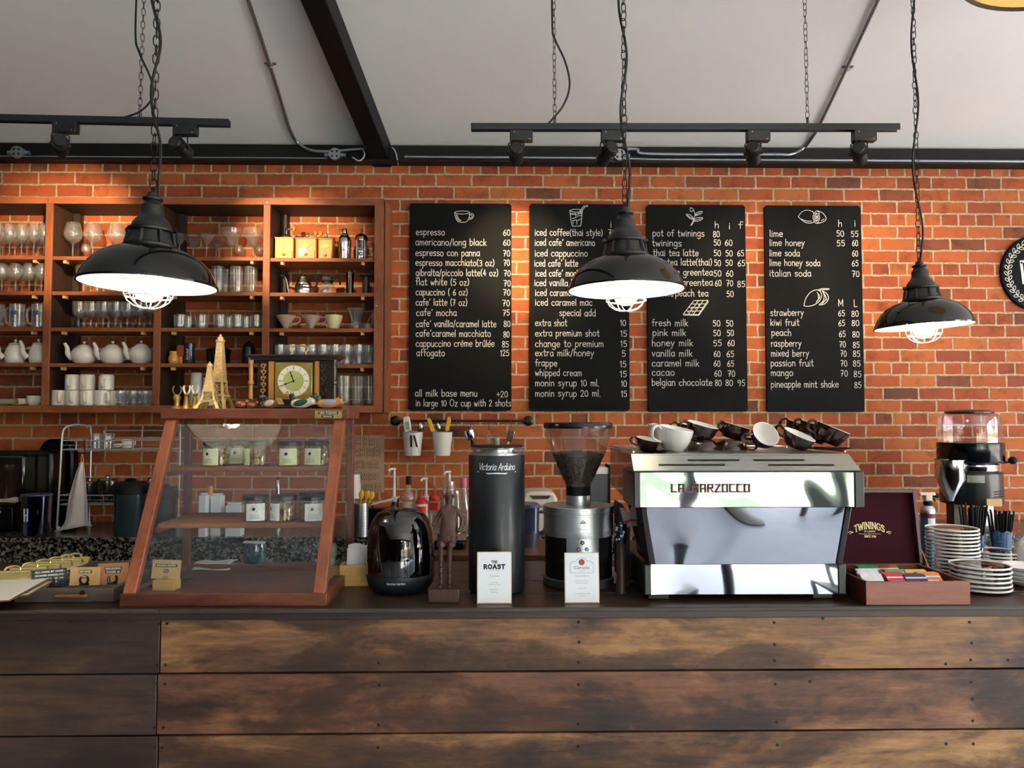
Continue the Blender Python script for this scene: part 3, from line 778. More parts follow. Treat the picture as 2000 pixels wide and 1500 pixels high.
L1 = [("espresso", 78, 275, 258), ("americano/long black", 75, 558, 328), ("espresso con panna", 75, 513, 400), ("espresso macchiato(3 oz)", 75, 612, 467),
 ("gibralta/piccolo latte(4 oz)", 77, 638, 536), ("flat white (5 oz)", 77, 440, 600), ("capuccino ( 6 oz)", 77, 430, 668), ("cafe' latte (7 oz)", 77, 428, 738), ("cafe' mocha", 80, 355, 808),
 ("cafe' vanilla/caramel latte", 78, 625, 884), ("cafe'caramel macchiato", 77, 588, 950), ("cappuccino cre`me bru^le*e", 77, 612, 1018), ("affogato", 82, 275, 1083),
 ("all milk base menu", 72, 495, 1358), ("+20", 628, 705, 1362), ("in large 10 Oz cup with 2 shots", 77, 727, 1425),
 ("60", 672, 722, 262), ("60", 672, 722, 330), ("70", 672, 720, 402), ("70", 675, 718, 468), ("70", 677, 724, 538), ("70", 676, 724, 606), ("70", 672, 722, 670), ("70", 668, 718, 742),
 ("75", 670, 716, 808), ("80", 676, 722, 884), ("80", 674, 716, 955), ("85", 665, 710, 1024), ("125", 652, 713, 1082)]
L2 = [("iced coffee(thai style)", 888, 1350, 262), ("70", 1388, 1437, 262), ("i", 1402, 1412, 208), ("iced cafe' americano", 888, 1298, 330), ("60", 1392, 1440, 330), ("iced cappuccino", 888, 1248, 403),
 ("iced cafe' latte", 885, 1183, 472), ("iced cafe' mocha", 892, 1215, 540), ("iced vanilla latte", 885, 1230, 605), ("iced caramel latte", 890, 1260, 672), ("iced caramel mac", 890, 1280, 738),
 ("special add", 1055, 1302, 810), ("extra shot", 890, 1108, 878), ("10", 1468, 1510, 876), ("extra premium shot", 890, 1328, 948), ("15", 1470, 1516, 950), ("change to premium", 890, 1356, 1020), ("15", 1470, 1516, 1020),
 ("extra milk/honey", 890, 1292, 1082), ("5", 1480, 1508, 1085), ("frappe", 890, 1040, 1152), ("15", 1466, 1512, 1157), ("whipped cream", 890, 1208, 1218), ("15", 1466, 1514, 1226),
 ("monin syrup 10 ml.", 890, 1325, 1288), ("10", 1475, 1515, 1290), ("monin syrup 20 ml.", 890, 1335, 1358), ("15", 1475, 1516, 1360)]
L3 = [("h", 508, 537, 212), ("i", 605, 614, 218), ("f", 668, 700, 212), ("pot of twinings", 85, 438, 266), ("80", 497, 543, 272), ("twinings", 82, 283, 334), ("50", 502, 550, 330), ("60", 578, 630, 330),
 ("thai tea latte", 88, 398, 400), ("50", 502, 552, 402), ("50", 582, 632, 402), ("65", 662, 708, 402), ("milk tea latte(thai)", 88, 490, 464), ("50", 505, 552, 468), ("50", 582, 632, 468), ("65", 665, 716, 470),
 ("matcha greentea", 105, 495, 532), ("50", 502, 555, 540), ("60", 586, 635, 540), ("latte greentea", 150, 495, 602), ("60", 510, 555, 606), ("70", 588, 635, 606), ("85", 662, 716, 612),
 ("lemon/peach tea", 90, 465, 675), ("50", 590, 638, 680), ("fresh milk", 80, 326, 878), ("50", 496, 548, 880), ("50", 586, 635, 880), ("pink milk", 85, 312, 945), ("50", 498, 550, 946), ("50", 592, 640, 946),
 ("honey milk", 80, 360, 1015), ("55", 498, 556, 1015), ("60", 596, 645, 1015), ("vanilla milk", 80, 356, 1085), ("60", 502, 548, 1088), ("65", 590, 640, 1088), ("caramel milk", 80, 402, 1152), ("60", 502, 548, 1154), ("65", 594, 640, 1154),
 ("cacao", 80, 235, 1215), ("60", 506, 556, 1222), ("70", 598, 648, 1222), ("belgian chocolate", 80, 492, 1284), ("80", 510, 556, 1286), ("80", 582, 634, 1286), ("95", 664, 716, 1286)]
L4 = [("lime", 882, 972, 270), ("50", 1338, 1390, 268), ("55", 1436, 1488, 270), ("lime honey", 882, 1122, 332), ("55", 1340, 1396, 334), ("60", 1445, 1486, 334), ("lime soda", 882, 1088, 402), ("60", 1445, 1486, 404),
 ("lime honey soda", 882, 1228, 468), ("65", 1443, 1488, 470), ("italian soda", 882, 1165, 540), ("70", 1445, 1495, 542), ("h", 1350, 1376, 200), ("i", 1460, 1468, 200), ("M", 1350, 1385, 742), ("L", 1455, 1480, 746),
 ("strawberry", 888, 1115, 808), ("65", 1350, 1395, 812), ("80", 1440, 1490, 814), ("kiwi fruit", 888, 1085, 875), ("65", 1352, 1396, 878), ("80", 1442, 1494, 878), ("peach", 895, 1030, 945), ("65", 1355, 1400, 952), ("80", 1447, 1495, 954),
 ("raspberry", 892, 1100, 1018), ("70", 1358, 1402, 1022), ("85", 1450, 1495, 1026), ("mixed berry", 892, 1152, 1085), ("70", 1365, 1408, 1086), ("85", 1450, 1500, 1088), ("passion fruit", 890, 1182, 1152), ("70", 1366, 1412, 1154), ("85", 1450, 1502, 1154),
 ("mango", 892, 1043, 1218), ("70", 1365, 1416, 1220), ("85", 1455, 1508, 1226), ("pineapple mint shake", 892, 1352, 1296), ("85", 1460, 1508, 1300)]
def cz(x0, sts): return [[(x0 + a / 3.489, 385 + b / 3.489) for a, b in s] for s in sts]
cup = cz(790, [[(342, 104), (360, 97), (400, 95), (432, 98), (444, 106), (425, 113), (390, 116), (355, 112), (342, 104)], [(342, 104), (348, 140), (365, 166), (395, 172), (425, 166), (440, 140), (444, 106)],
 [(440, 118), (460, 112), (472, 125), (462, 146), (436, 152)], [(442, 126), (456, 122), (462, 130), (454, 141), (440, 143)], [(352, 120), (360, 148), (378, 162)], [(360, 122), (368, 146), (384, 160)]])
drink = cz(790, [[(1126, 92), (1150, 84), (1190, 84), (1212, 92), (1190, 102), (1150, 102), (1126, 92)], [(1126, 92), (1140, 188), (1160, 198), (1190, 196), (1202, 188), (1212, 92)], [(1184, 112), (1222, 60)], [(1222, 60), (1248, 56)], [(1196, 112), (1230, 66)], [(1230, 66), (1250, 64)],
 [(1136, 120), (1165, 112)], [(1165, 112), (1170, 140)], [(1170, 140), (1142, 146)], [(1176, 130), (1204, 126)], [(1180, 160), (1200, 150)], [(1146, 160), (1172, 156)], [(1172, 156), (1176, 184)], [(1150, 184), (1148, 162)], [(1132, 112), (1170, 118), (1206, 110)]])
leaf = cz(1250, [[(345, 194), (362, 160), (374, 120), (366, 92)], [(352, 192), (366, 164)], [(366, 92), (344, 98), (342, 74), (360, 80), (368, 96)], [(374, 124), (390, 104), (424, 98), (408, 118), (376, 126)], [(364, 152), (340, 146), (314, 118), (342, 122), (366, 148)],
 [(364, 158), (384, 142), (428, 142), (404, 162), (366, 166)], [(376, 124), (408, 106)], [(322, 124), (362, 150)], [(368, 160), (414, 148)]])
choc = cz(1250, [[(294, 798), (366, 706)], [(366, 706), (462, 704)], [(462, 704), (398, 800)], [(398, 800), (294, 798)], [(330, 752), (428, 752)], [(312, 776), (414, 776)], [(348, 728), (446, 728)], [(330, 798), (398, 706)], [(364, 798), (430, 706)], [(462, 706), (464, 716)], [(464, 716), (400, 806)], [(400, 806), (296, 804)],
 [(326, 786), (332, 778)], [(356, 786), (364, 778)], [(346, 762), (354, 754)], [(376, 762), (384, 754)], [(398, 740), (404, 732)]])
lemon = cz(1250, [[(1078, 132), (1100, 104), (1130, 90), (1170, 96), (1186, 112)], [(1078, 132), (1096, 152), (1130, 174), (1170, 176), (1188, 166)], [(1196, 98), (1178, 130), (1188, 168), (1206, 178), (1222, 150), (1220, 110), (1206, 94), (1196, 98)], [(1200, 108), (1188, 134), (1198, 166), (1212, 150), (1212, 116), (1200, 108)],
 [(1212, 94), (1248, 112), (1268, 146), (1250, 168), (1210, 180)], [(1200, 110), (1202, 164)], [(1190, 128), (1214, 146)], [(1190, 150), (1214, 124)], [(1100, 150), (1130, 162), (1168, 164)], [(1236, 160), (1254, 150)]])
mango = cz(1250, [[(1116, 740), (1130, 690), (1160, 650), (1200, 632), (1230, 646), (1236, 680), (1214, 716), (1176, 738), (1138, 744), (1116, 740)], [(1214, 632), (1240, 624), (1288, 624)], [(1218, 638), (1246, 632), (1286, 630)], [(1242, 640), (1270, 656), (1284, 690), (1260, 726), (1220, 734), (1248, 708), (1254, 670), (1242, 640)],
 [(1250, 650), (1268, 690), (1240, 728)], [(1206, 650), (1224, 680), (1200, 716)], [(1214, 662), (1216, 692)], [(1258, 666), (1272, 700)]])
board(800, 999, 397, 802, "menu board with a chalk cup, listing espresso, flat white and affogato", cr1(L1), [('chalk_drawing', cup)])
board(1034, 1230, 398, 802.5, "menu board with a chalk iced drink, listing iced coffee and special add", cr1(L2), [('chalk_drawing', drink)])
board(1263.5, 1460.5, 399.5, 804, "menu board with a chalk tea sprig, listing twinings and fresh milk", cr2(L3), [('chalk_drawing', leaf), ('chalk_drawing', choc)])
board(1493, 1689, 401, 804.5, "menu board with a chalk lemon and mango, listing lime and strawberry", cr2(L4), [('chalk_drawing', lemon), ('chalk_drawing', mango)])

# round board at the right
c = P(2030, 533, -.02); RS = 77 * SCL(-.02)
t = thing('round_sign', 'round black sign with a white painted leaf wreath on the brick', 'sign', (c.x, 0, c.z))
g = MB(); g.lathe([(0, -.001), (RS, -.001), (RS, -.018), (RS - .004, -.022), (0, -.022)], seg=64, axis='Y'); obj('panel', g, M_board, t)
g = MB()
for k in range(34):
    a = 2 * PI * k / 34
    for s in (-1, 1):
        rr = RS * (.83 + .05 * s); A = a + s * .02
        cx, cz_ = rr * math.cos(A), rr * math.sin(A)
        pts = []
        for q in range(9):
            u = 2 * PI * q / 8
            lx, lz = .014 * math.cos(u), .0075 * math.sin(u)
            al = A + PI / 2 + s * .7
            pts.append((cx + lx * math.cos(al) - lz * math.sin(al), cz_ + lx * math.sin(al) + lz * math.cos(al)))
        g.ribbon(pts, .0038, -.0235)
g.ribbon([(RS * .83 * math.cos(2 * PI * k / 60), RS * .83 * math.sin(2 * PI * k / 60)) for k in range(61)], .003, -.0235)
obj('wreath', g, M_chalk, t, smooth=False)
g = MB(); k = RS / 77
g.ribbon([(-37 * k, 22 * k), (-33 * k, -20 * k)], .016, -.0235)
g.ribbon([(v.x, v.y) for v in smooth_path([(-36 * k, 20 * k, 0), (-26 * k, 25 * k, 0), (-12 * k, 16 * k, 0), (-14 * k, 4 * k, 0), (-30 * k, -4 * k, 0)], 6)], .013, -.0235)
obj('lettering', g, M_chalk, t, smooth=False)
# ================================================================== WALL SHELF
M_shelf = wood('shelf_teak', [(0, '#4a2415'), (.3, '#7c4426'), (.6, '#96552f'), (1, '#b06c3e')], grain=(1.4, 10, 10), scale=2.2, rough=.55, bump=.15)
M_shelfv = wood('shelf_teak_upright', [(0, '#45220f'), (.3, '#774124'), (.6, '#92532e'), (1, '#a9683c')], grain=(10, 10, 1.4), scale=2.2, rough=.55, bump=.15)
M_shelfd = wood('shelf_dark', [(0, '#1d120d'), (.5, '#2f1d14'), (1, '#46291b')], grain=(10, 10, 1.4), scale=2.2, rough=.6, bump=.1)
M_cleat = mat('pale_bracket', '#c7a176', .6)
SD = .26                                                     # depth of the shelf
YSF = -SD
def shp(px, py): return P(px, py, YSF)
ZT1, ZT0 = shp(400, 386).z, shp(400, 399).z
ZB1, ZB0 = shp(400, 792).z, shp(400, 806).z
XR1 = shp(748, 600).x; XR0 = shp(730, 600).x
XLF = -4.3
sh = thing('wall_shelf', 'wide wooden wall shelf holding glasses, teapots and coffee gear', 'shelf', ((XLF + XR1) / 2, 0, ZB0))
ox, oz = (XLF + XR1) / 2, ZB0
def sbox(name, x0, x1, y0, y1, z0, z1, m, bev=.002):
    g = MB(); g.box(x0 - ox, x1 - ox, y0, y1, z0 - oz, z1 - oz); return obj(name, g, m, sh, bevel=bev)
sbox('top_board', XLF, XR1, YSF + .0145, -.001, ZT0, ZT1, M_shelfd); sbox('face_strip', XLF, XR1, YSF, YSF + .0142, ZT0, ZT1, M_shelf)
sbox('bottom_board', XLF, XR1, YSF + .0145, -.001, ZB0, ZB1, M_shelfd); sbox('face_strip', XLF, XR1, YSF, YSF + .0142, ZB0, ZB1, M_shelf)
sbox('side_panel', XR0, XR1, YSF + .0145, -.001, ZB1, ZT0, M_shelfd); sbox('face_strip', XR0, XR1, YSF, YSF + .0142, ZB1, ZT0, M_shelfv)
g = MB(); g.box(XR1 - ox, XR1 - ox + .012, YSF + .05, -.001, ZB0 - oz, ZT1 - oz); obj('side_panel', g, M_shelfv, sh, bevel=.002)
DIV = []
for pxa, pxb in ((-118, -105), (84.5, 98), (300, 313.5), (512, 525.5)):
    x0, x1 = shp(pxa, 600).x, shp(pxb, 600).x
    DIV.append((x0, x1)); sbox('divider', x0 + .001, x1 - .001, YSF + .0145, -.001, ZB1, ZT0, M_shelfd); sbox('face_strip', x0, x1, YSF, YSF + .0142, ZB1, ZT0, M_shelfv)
bays = [(DIV[0][1], DIV[1][0]), (DIV[1][1], DIV[2][0]), (DIV[2][1], DIV[3][0]), (DIV[3][1], XR0)]
# top of each shelf board, one row of pixels per level
LV = []
for row in ((500, 501, 501, 502.5), (569.5, 569.5, 569.5, 570.5), (640, 640, 640, 640.5), (709, 709.5, 709.5, 711)):
    LV.append([shp(500, r).z for r in row])
YSB = YSF + .012
for lv in LV:
    for b, (x0, x1) in enumerate(bays):
        sbox('shelf_board', x0, x1, YSB, -.001, lv[b] - .021, lv[b], M_shelf, .0015)
for b, (x0, x1) in enumerate(bays):
    for x in (x0, x1):
        s = 1 if x == x0 else -1
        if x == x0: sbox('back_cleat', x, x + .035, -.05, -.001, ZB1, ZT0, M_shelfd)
for lv in LV:
    for b, (x0, x1) in enumerate(bays):
        for x in (x0 + .055, x1 - .075):
            g = MB(); g.box(x - ox, x - ox + .016, YSF + .018, YSF + .05, lv[b] - .021 - .017 - oz, lv[b] - .021 - oz); obj('shelf_bracket', g, M_cleat, sh)
g = MB()
for px, py in ((94, 391), (309.5, 394), (521.5, 395), (81.5, 797), (302, 799), (520, 800), (84, 592), (520, 598), (735, 597)):
    p = shp(px, py); g.lathe([(0, -.0025), (.004, -.002), (.0045, .0005)], (p.x - ox, YSF, p.z - oz), 8, axis='Y')
obj('screw', g, M_steel, sh)
ZS = [[LV[r][b] for b in range(4)] for r in range(4)] + [[ZB1] * 4]      # standing height [row][bay]

# ------------------------------------------------------------------ glasses
M_glass = thin_glass('clear_glass', '#fbfbfa', .06, .2, .9, .09, body='#ffffff', bodyfac=.045)
M_glass2 = thin_glass('thick_glass', '#f6f7f7', .08, .22, .9, .08, body='#ffffff', bodyfac=.07)
YI = -.14
def glass_mesh(name, prof, seg=20, flutes=0):
    g = MB()
    if flutes:
        n = seg
        rings = []
        for r, z in prof:
            rings.append([g.v(((r * (1 + .07 * math.cos(flutes * 2 * PI * k / n))) * math.cos(2 * PI * k / n), (r * (1 + .07 * math.cos(flutes * 2 * PI * k / n))) * math.sin(2 * PI * k / n), z)) for k in range(n)])
        for A, B in zip(rings, rings[1:]):
            for k in range(n): g.f([A[k], A[(k + 1) % n], B[(k + 1) % n], B[k]])
    else: g.lathe(prof, seg=seg)
    return g
WINE = [(0, 0), (.034, .001), (.034, .004), (.012, .009), (.0045, .016), (.0038, .05), (.0045, .082), (.012, .09), (.026, .102), (.034, .122), (.036, .14), (.033, .165), (.028, .19), (.0272, .19), (.032, .165), (.035, .14), (.033, .122), (.024, .104), (0, .096)]
def sc_(p, kr, kz): return [(r * kr, z * kz) for r, z in p]
BURG = [(0, 0), (.042, .001), (.042, .004), (.012, .010), (.005, .018), (.0042, .055), (.005, .088), (.014, .097), (.036, .112), (.049, .135), (.05, .152), (.044, .18), (.034, .213), (.0332, .213), (.043, .18), (.049, .152), (.048, .135), (.034, .114), (0, .103)]
MART = [(0, 0), (.036, .001), (.036, .004), (.010, .009), (.0042, .016), (.004, .075), (.0055, .082), (.052, .142), (.0512, .143), (.0035, .086), (0, .085)]
MARG = [(0, 0), (.040, .001), (.040, .004), (.011, .009), (.005, .016), (.0045, .07), (.007, .078), (.024, .086), (.030, .102), (.034, .118), (.052, .138), (.058, .16), (.061, .182), (.060, .182), (.057, .16), (.05, .139), (.033, .119), (.028, .102), (.022, .088), (0, .082)]
COUPE = [(0, 0), (.036, .001), (.036, .004), (.010, .009), (.008, .03), (.011, .04), (.006, .05), (.009, .062), (.0045, .075), (.008, .086), (.032, .102), (.044, .125), (.047, .165), (.0462, .165), (.043, .125), (.031, .104), (0, .092)]
GOBL = [(0, 0), (.030, .001), (.029, .005), (.012, .012), (.006, .022), (.0095, .034), (.0055, .048), (.0085, .062), (.022, .074), (.031, .092), (.034, .118), (.035, .155), (.0342, .155), (.033, .118), (.030, .093), (.02, .077), (0, .07)]
TUMB = [(0, 0), (.029, 0), (.031, .006), (.034, .08), (.036, .155), (.0348, .155), (.0325, .08), (.028, .014), (0, .012)]
ROCK = [(0, 0), (.031, 0), (.034, .008), (.036, .045), (.039, .082), (.0375, .082), (.0342, .045), (.031, .016), (0, .014)]
SHOT = [(0, 0), (.022, 0), (.024, .01), (.023, .05), (.029, .065), (.030, .118), (.0288, .118), (.0278, .066), (.021, .05), (.021, .022), (0, .02)]
MUGP = [(0, 0), (.036, 0), (.039, .008), (.037, .10), (.040, .14), (.0385, .14), (.0355, .10), (.036, .018), (0, .016)]
protos = {}
def place(kind, prof, x, y, z, label, group, cat='glass', m=None, rz=0, flutes=0, seg=20, extra=None, parts='glass'):
    """a copy of the kind's first glass"""
    if kind not in protos:
        o = obj(kind, glass_mesh(kind, prof, seg, flutes), m or M_glass, smooth=True, angle=60)
        protos[kind] = o; tag(o, label, cat, group); o.location = (x, y, z); o.rotation_euler.z = rz
        if extra: extra(o)
        return o
    o = dup(protos[kind], (x, y, z), rz, label, group); o['category'] = cat
    return o
def X(px, Y=YI): return PX(px, Y)
zA, zB, zC, zD = [[ZS[r][b] for r in range(5)] for b in range(4)]
# row 1, left bay: two ranks of wine glasses
gl = 'wine glasses on the upper left shelf'
for k, px in enumerate((-60, -38, -15, 9, 33, 57, 77)[::-1]):
    place('wine_glass', WINE, X(px, -.19), -.19, zA[0], f'clear wine glass {ORD[k]} from the divider in the front row, top left shelf', gl)
for k, px in enumerate((-50, -27, -4, 20, 44, 66)[::-1]):
    place('wine_glass', WINE, X(px, -.10), -.10, zA[0], f'clear wine glass {ORD[k]} from the divider in the rear row, top left shelf', gl + ', rear')
gl = 'wine glasses on the second left shelf'
for k, px in enumerate((-54, -29, -4, 23, 50, 74)[::-1]):
    place('wine_glass', WINE, X(px, -.18), -.18, zA[1], f'clear wine glass {ORD[k]} from the divider in the front row, second left shelf', gl).scale = (1.05, 1.05, .88)
for k, px in enumerate((-40, -15, 10, 36, 62)[::-1]):
    place('wine_glass', WINE, X(px, -.09), -.09, zA[1], f'clear wine glass {ORD[k]} from the divider in the rear row, second left shelf', gl + ', rear').scale = (1.05, 1.05, .88)
for px, lab in ((134, 'big round wine glass nearest the left divider'), (173, 'big round wine glass second from the left divider'), (219, 'big round wine glass third from the left divider'), (256, 'big round wine glass nearest the pendant lamp cap')):
    place('balloon_glass', BURG, X(px, -.15), -.15, zB[0], lab, 'big round wine glasses on the top shelf')
for px in (160, 208):
    place('sherry_glass', sc_(WINE, .72, .55), X(px, -.08), -.08, zB[0], f'small stem glass behind the big round wine glasses, {"left" if px < 180 else "right"} one', 'small stem glasses on the top shelf')
for px, lab in ((344, 'martini glass standing by the second divider'), (371, 'martini glass second from the second divider'), (398, 'martini glass in the middle of the top shelf'), (417, 'martini glass beside the margarita glasses')):
    place('martini_glass', MART, X(px, -.17 if px != 371 and px != 417 else -.07), -.17 if px != 371 and px != 417 else -.07, zC[0], lab, 'martini glasses on the top shelf')
for px, lab in ((447, 'left one of the two margarita glasses'), (490, 'right one of the two margarita glasses')):
    place('margarita_glass', MARG, X(px), YI, zC[0], lab, 'margarita glasses on the top shelf')
for px in (462, 502):
    place('sherry_glass', None, X(px, -.07), -.07, zC[0], f'small stem glass behind the margarita glasses, {"left" if px < 480 else "right"} one', 'small stem glasses on the top shelf')
place('coupe_glass', COUPE, X(157), YI, zB[1], 'coupe glass with a knobbly stem left of the pendant lamp', None)
for px, y, s_ in ((184, -.06, 'rear'), (196, -.2, 'front')): place('coupe_glass', None, X(px, y), y, zB[1], f'{s_} one of two coupe glasses half hidden by the pendant shade', 'coupe glasses behind the lamp')
for px, y in ((421, -.17), (434, -.08), (458, -.17), (464, -.09), (486, -.17)):
    place('tumbler', TUMB, X(px, y), y, zC[1], {421: 'tall tumbler just right of the pendant shade', 434: 'tall tumbler behind the one by the pendant shade', 458: 'tall tumbler in the middle of its shelf', 464: 'tall tumbler at the back, between two others', 486: 'tall tumbler nearest the third divider'}[px], 'tall tumblers on the second shelf', flutes=10, seg=40)
def beer_handle(o):
    g = MB(); g.tube(smooth_path([(-.036, 0, .12), (-.062, 0, .118), (-.070, 0, .09), (-.066, 0, .05), (-.056, 0, .03), (-.037, 0, .025)], 5), .0065, 8); obj('handle', g, M_glass2, o)
    g = MB(); g.lathe([(.0415, .078), (.0415, .100)], seg=12, a0=R(-112), a1=R(-68)); obj('label', g, M_bluelogo, o)
M_bluelogo = mat('blue_print', '#2c4f8e', .5)
for px in (-55, -12, 29, 72):
    place('beer_mug', MUGP, X(px, -.17), -.17, zA[2], {-55: 'beer mug outside the frame edge', -12: 'glass beer mug cut by the left frame edge', 29: 'glass beer mug with a blue emblem and its handle to the left', 72: 'glass beer mug beside the left divider'}[px], 'glass beer mugs', 'mug', M_glass2, flutes=8, seg=32, extra=beer_handle)
for k, px in enumerate((149, 173, 197, 221.5, 245, 268.5, 290)):
    place('goblet', GOBL, X(px, -.17), -.17, zB[2], f'small goblet, {ORD[k]} from the left in the front row, third shelf', 'goblets on the third shelf')
for k, px in enumerate((160, 184, 208, 232, 255, 278)):
    place('goblet', None, X(px, -.09), -.09, zB[2], f'small goblet, {ORD[k]} from the left in the rear row, third shelf', 'goblets on the third shelf, rear')
for px in (349, 391, 427, 461, 498):
    place('whisky_glass', ROCK, X(px, -.17), -.17, zC[2], {349: 'whisky glass nearest the second divider', 391: 'whisky glass second from the second divider', 427: 'whisky glass in the middle of the row', 461: 'whisky glass second from the third divider', 498: 'whisky glass nearest the third divider'}[px], 'whisky glasses on the third shelf', m=M_glass2, flutes=8, seg=32)
for k, px in enumerate((365, 444, 478)):
    place('whisky_glass', None, X(px, -.09), -.09, zC[2], f'whisky glass, {ORD[k]} from the left in the rear row', 'whisky glasses on the third shelf, rear')
for k, px in enumerate((545, 568, 588, 607, 629, 653, 676, 700, 720)):
    place('shot_glass', SHOT, X(px, -.16), -.16, zD[3], f'tall shot glass, {ORD[k]} from the left in the front row above the clock', 'shot glasses on the fourth shelf', m=M_glass2, flutes=8, seg=32)
for k, px in enumerate((556, 580, 600, 640, 664, 688, 710)):
    place('shot_glass', None, X(px, -.09), -.09, zD[3], f'tall shot glass, {ORD[k]} from the left in the rear row above the clock', 'shot glasses on the fourth shelf, rear')
for k, px in enumerate((646, 672, 698, 723)):
    place('tumbler', None, X(px, -.15), -.15, zD[4], f'tall tumbler, {ORD[k]} from the left on the bottom shelf beside the clock', 'tumblers on the bottom shelf').scale = (1, 1, 1.1)

# ------------------------------------------------------------------ coffee mills and pots, right bay
M_beech = mat('beech', '#bf7a2c', .45, noise=.12, nscale=8, stretch=(1, 1, 6), coat=.2)
M_beechpale = mat('beech_pale', '#d9a452', .45, noise=.1, nscale=8, coat=.2)
M_iron = mat('mill_iron', '#6e665c', .35, .9)
M_mlabel = mat('mill_badge', '#c9a24a', .5)
def mill(px0, px1, py0, lab, m, dome, badge):
    x0, x1 = X(px0, -.19), X(px1, -.19); w = x1 - x0; z0 = zD[0]; h = P(600, py0, -.19).z - z0 - .004
    t = thing('coffee_mill', lab, 'coffee mill', ((x0 + x1) / 2, -.14, z0))
    g = MB(); g.cbox((0, 0, h / 2), (w, w * .95, h)); obj('body', g, m, t, bevel=.006)
    g = MB(); g.cbox((0, 0, .004), (w + .006, w * .95 + .006, .008)); g.cbox((0, 0, h), (w + .004, w * .95 + .004, .007)); obj('moulding', g, m, t, bevel=.002)
    d = obj('drawer', MB().cbox((0, -w * .475 - .002, h * .24), (w * .86, .006, h * .34)), m, t, bevel=.001)
    obj('knob', MB().ell((0, -w * .475 - .013, h * .25), (.009, .009, .009), 12), M_beechpale, d)
    if badge: obj('badge', MB().lathe([(0, -w * .475 - .0025), (.022, -w * .475 - .0025), (.022, -w * .475)], (0, 0, h * .66), 24, axis='Y', sy=.62), M_mlabel, t)
    g = MB()
    if dome: g.lathe([(w * .36, h + .002), (w * .35, h + .012), (w * .26, h + .022), (w * .1, h + .028), (.008, h + .03), (.006, h + .055), (.009, h + .058), (.005, h + .066), (0, h + .067)], seg=24)
    else: g.lathe([(w * .36, h + .002), (w * .3, h + .010), (.012, h + .013), (.006, h + .016), (.005, h + .034), (.008, h + .037), (0, h + .042)], seg=24)
    obj('hopper', g, M_iron, t)
    zc = h + (.060 if dome else .032); s = -1 if px0 > 600 else 1
    cr = obj('crank', MB().tube([(0, 0, zc), (s * .02, 0, zc), (s * .038, .01, zc + .006)], .0035, 6), M_iron, t)
    obj('grip', MB().lathe([(0, -.012), (.006, -.012), (.011, .0), (.013, .012), (.009, .02), (0, .022)], (s * .038, .01, zc + .004), 14), M_beech, cr)
mill(532, 569, 463, 'pale wooden coffee mill with a domed hopper, leftmost of three', M_beechpale, True, False)
mill(573, 614.5, 464, 'orange wooden coffee mill with a badge, between two others', M_beech, False, True)
mill(616.5, 645, 464, 'narrow wooden coffee mill next to the steel shaker', M_beech, False, True)
YP = -.15
def pot(name, lab, cat, px, row_z, prof, m, y=YP, seg=28, group=None):
    t = thing(name, lab, cat, (X(px, y), y, row_z)); t['group'] = group or lab if group else None
    if not group: del t['group']
    obj('body', MB().lathe(prof, seg=seg), m, t); return t
k = SCL(YP)
t = pot('cocktail_shaker', 'polished steel cocktail shaker with a spout cap', 'shaker', 670, zD[0], [(0, 0), (.030, 0), (.032, .004), (.030, .01), (.036, .06), (.0385, .1), (.037, .125), (.031, .142), (.022, .15)], M_chrome)
obj('cap', MB().lathe([(.022, .15), (.024, .153), (.018, .16), (.014, .162), (.014, .185), (.011, .19), (0, .19)], seg=20), M_chrome, t)
g = MB(); g.tube([(0, 0, .175), (-.02, -.004, .182), (-.034, -.004, .18)], [.006, .006, .005], 8); obj('spout', g, M_chrome, t)
M_brass = mat('brass', '#b08a3c', .22, 1.0)
M_coffee = mat('black_coffee', '#1c120c', .2)
t = pot('french_press', 'brass framed french press beside the shaker', 'french press', 703, zD[0], [(.031, .012), (.031, .125), (.033, .13)], M_glass2)
g = MB()
for a in range(4):
    u = PI / 4 + a * PI / 2; g.tube([(.036 * math.cos(u), .036 * math.sin(u), 0), (.033 * math.cos(u), .033 * math.sin(u), .02), (.033 * math.cos(u), .033 * math.sin(u), .12)], .003, 6)
for z in (.02, .05, .118): g.lathe([(.0325, z), (.0345, z), (.0345, z + .007), (.0325, z + .007)], seg=28, close=True)
g.lathe([(0, .010), (.032, .010), (.032, .014), (0, .014)], seg=24)
obj('frame', g, M_chrome, t)
g = MB(); g.lathe([(.038, .128), (.038, .138), (.034, .146), (.022, .156), (.01, .162), (.004, .164), (.003, .178), (.007, .181), (.007, .19), (0, .192)], seg=24); obj('lid', g, M_brass, t)
g = MB(); g.tube(smooth_path([(.034, 0, .115), (.06, 0, .11), (.074, 0, .075), (.066, 0, .038), (.034, 0, .03)], 5), .004, 8); obj('handle', g, M_chrome, t)
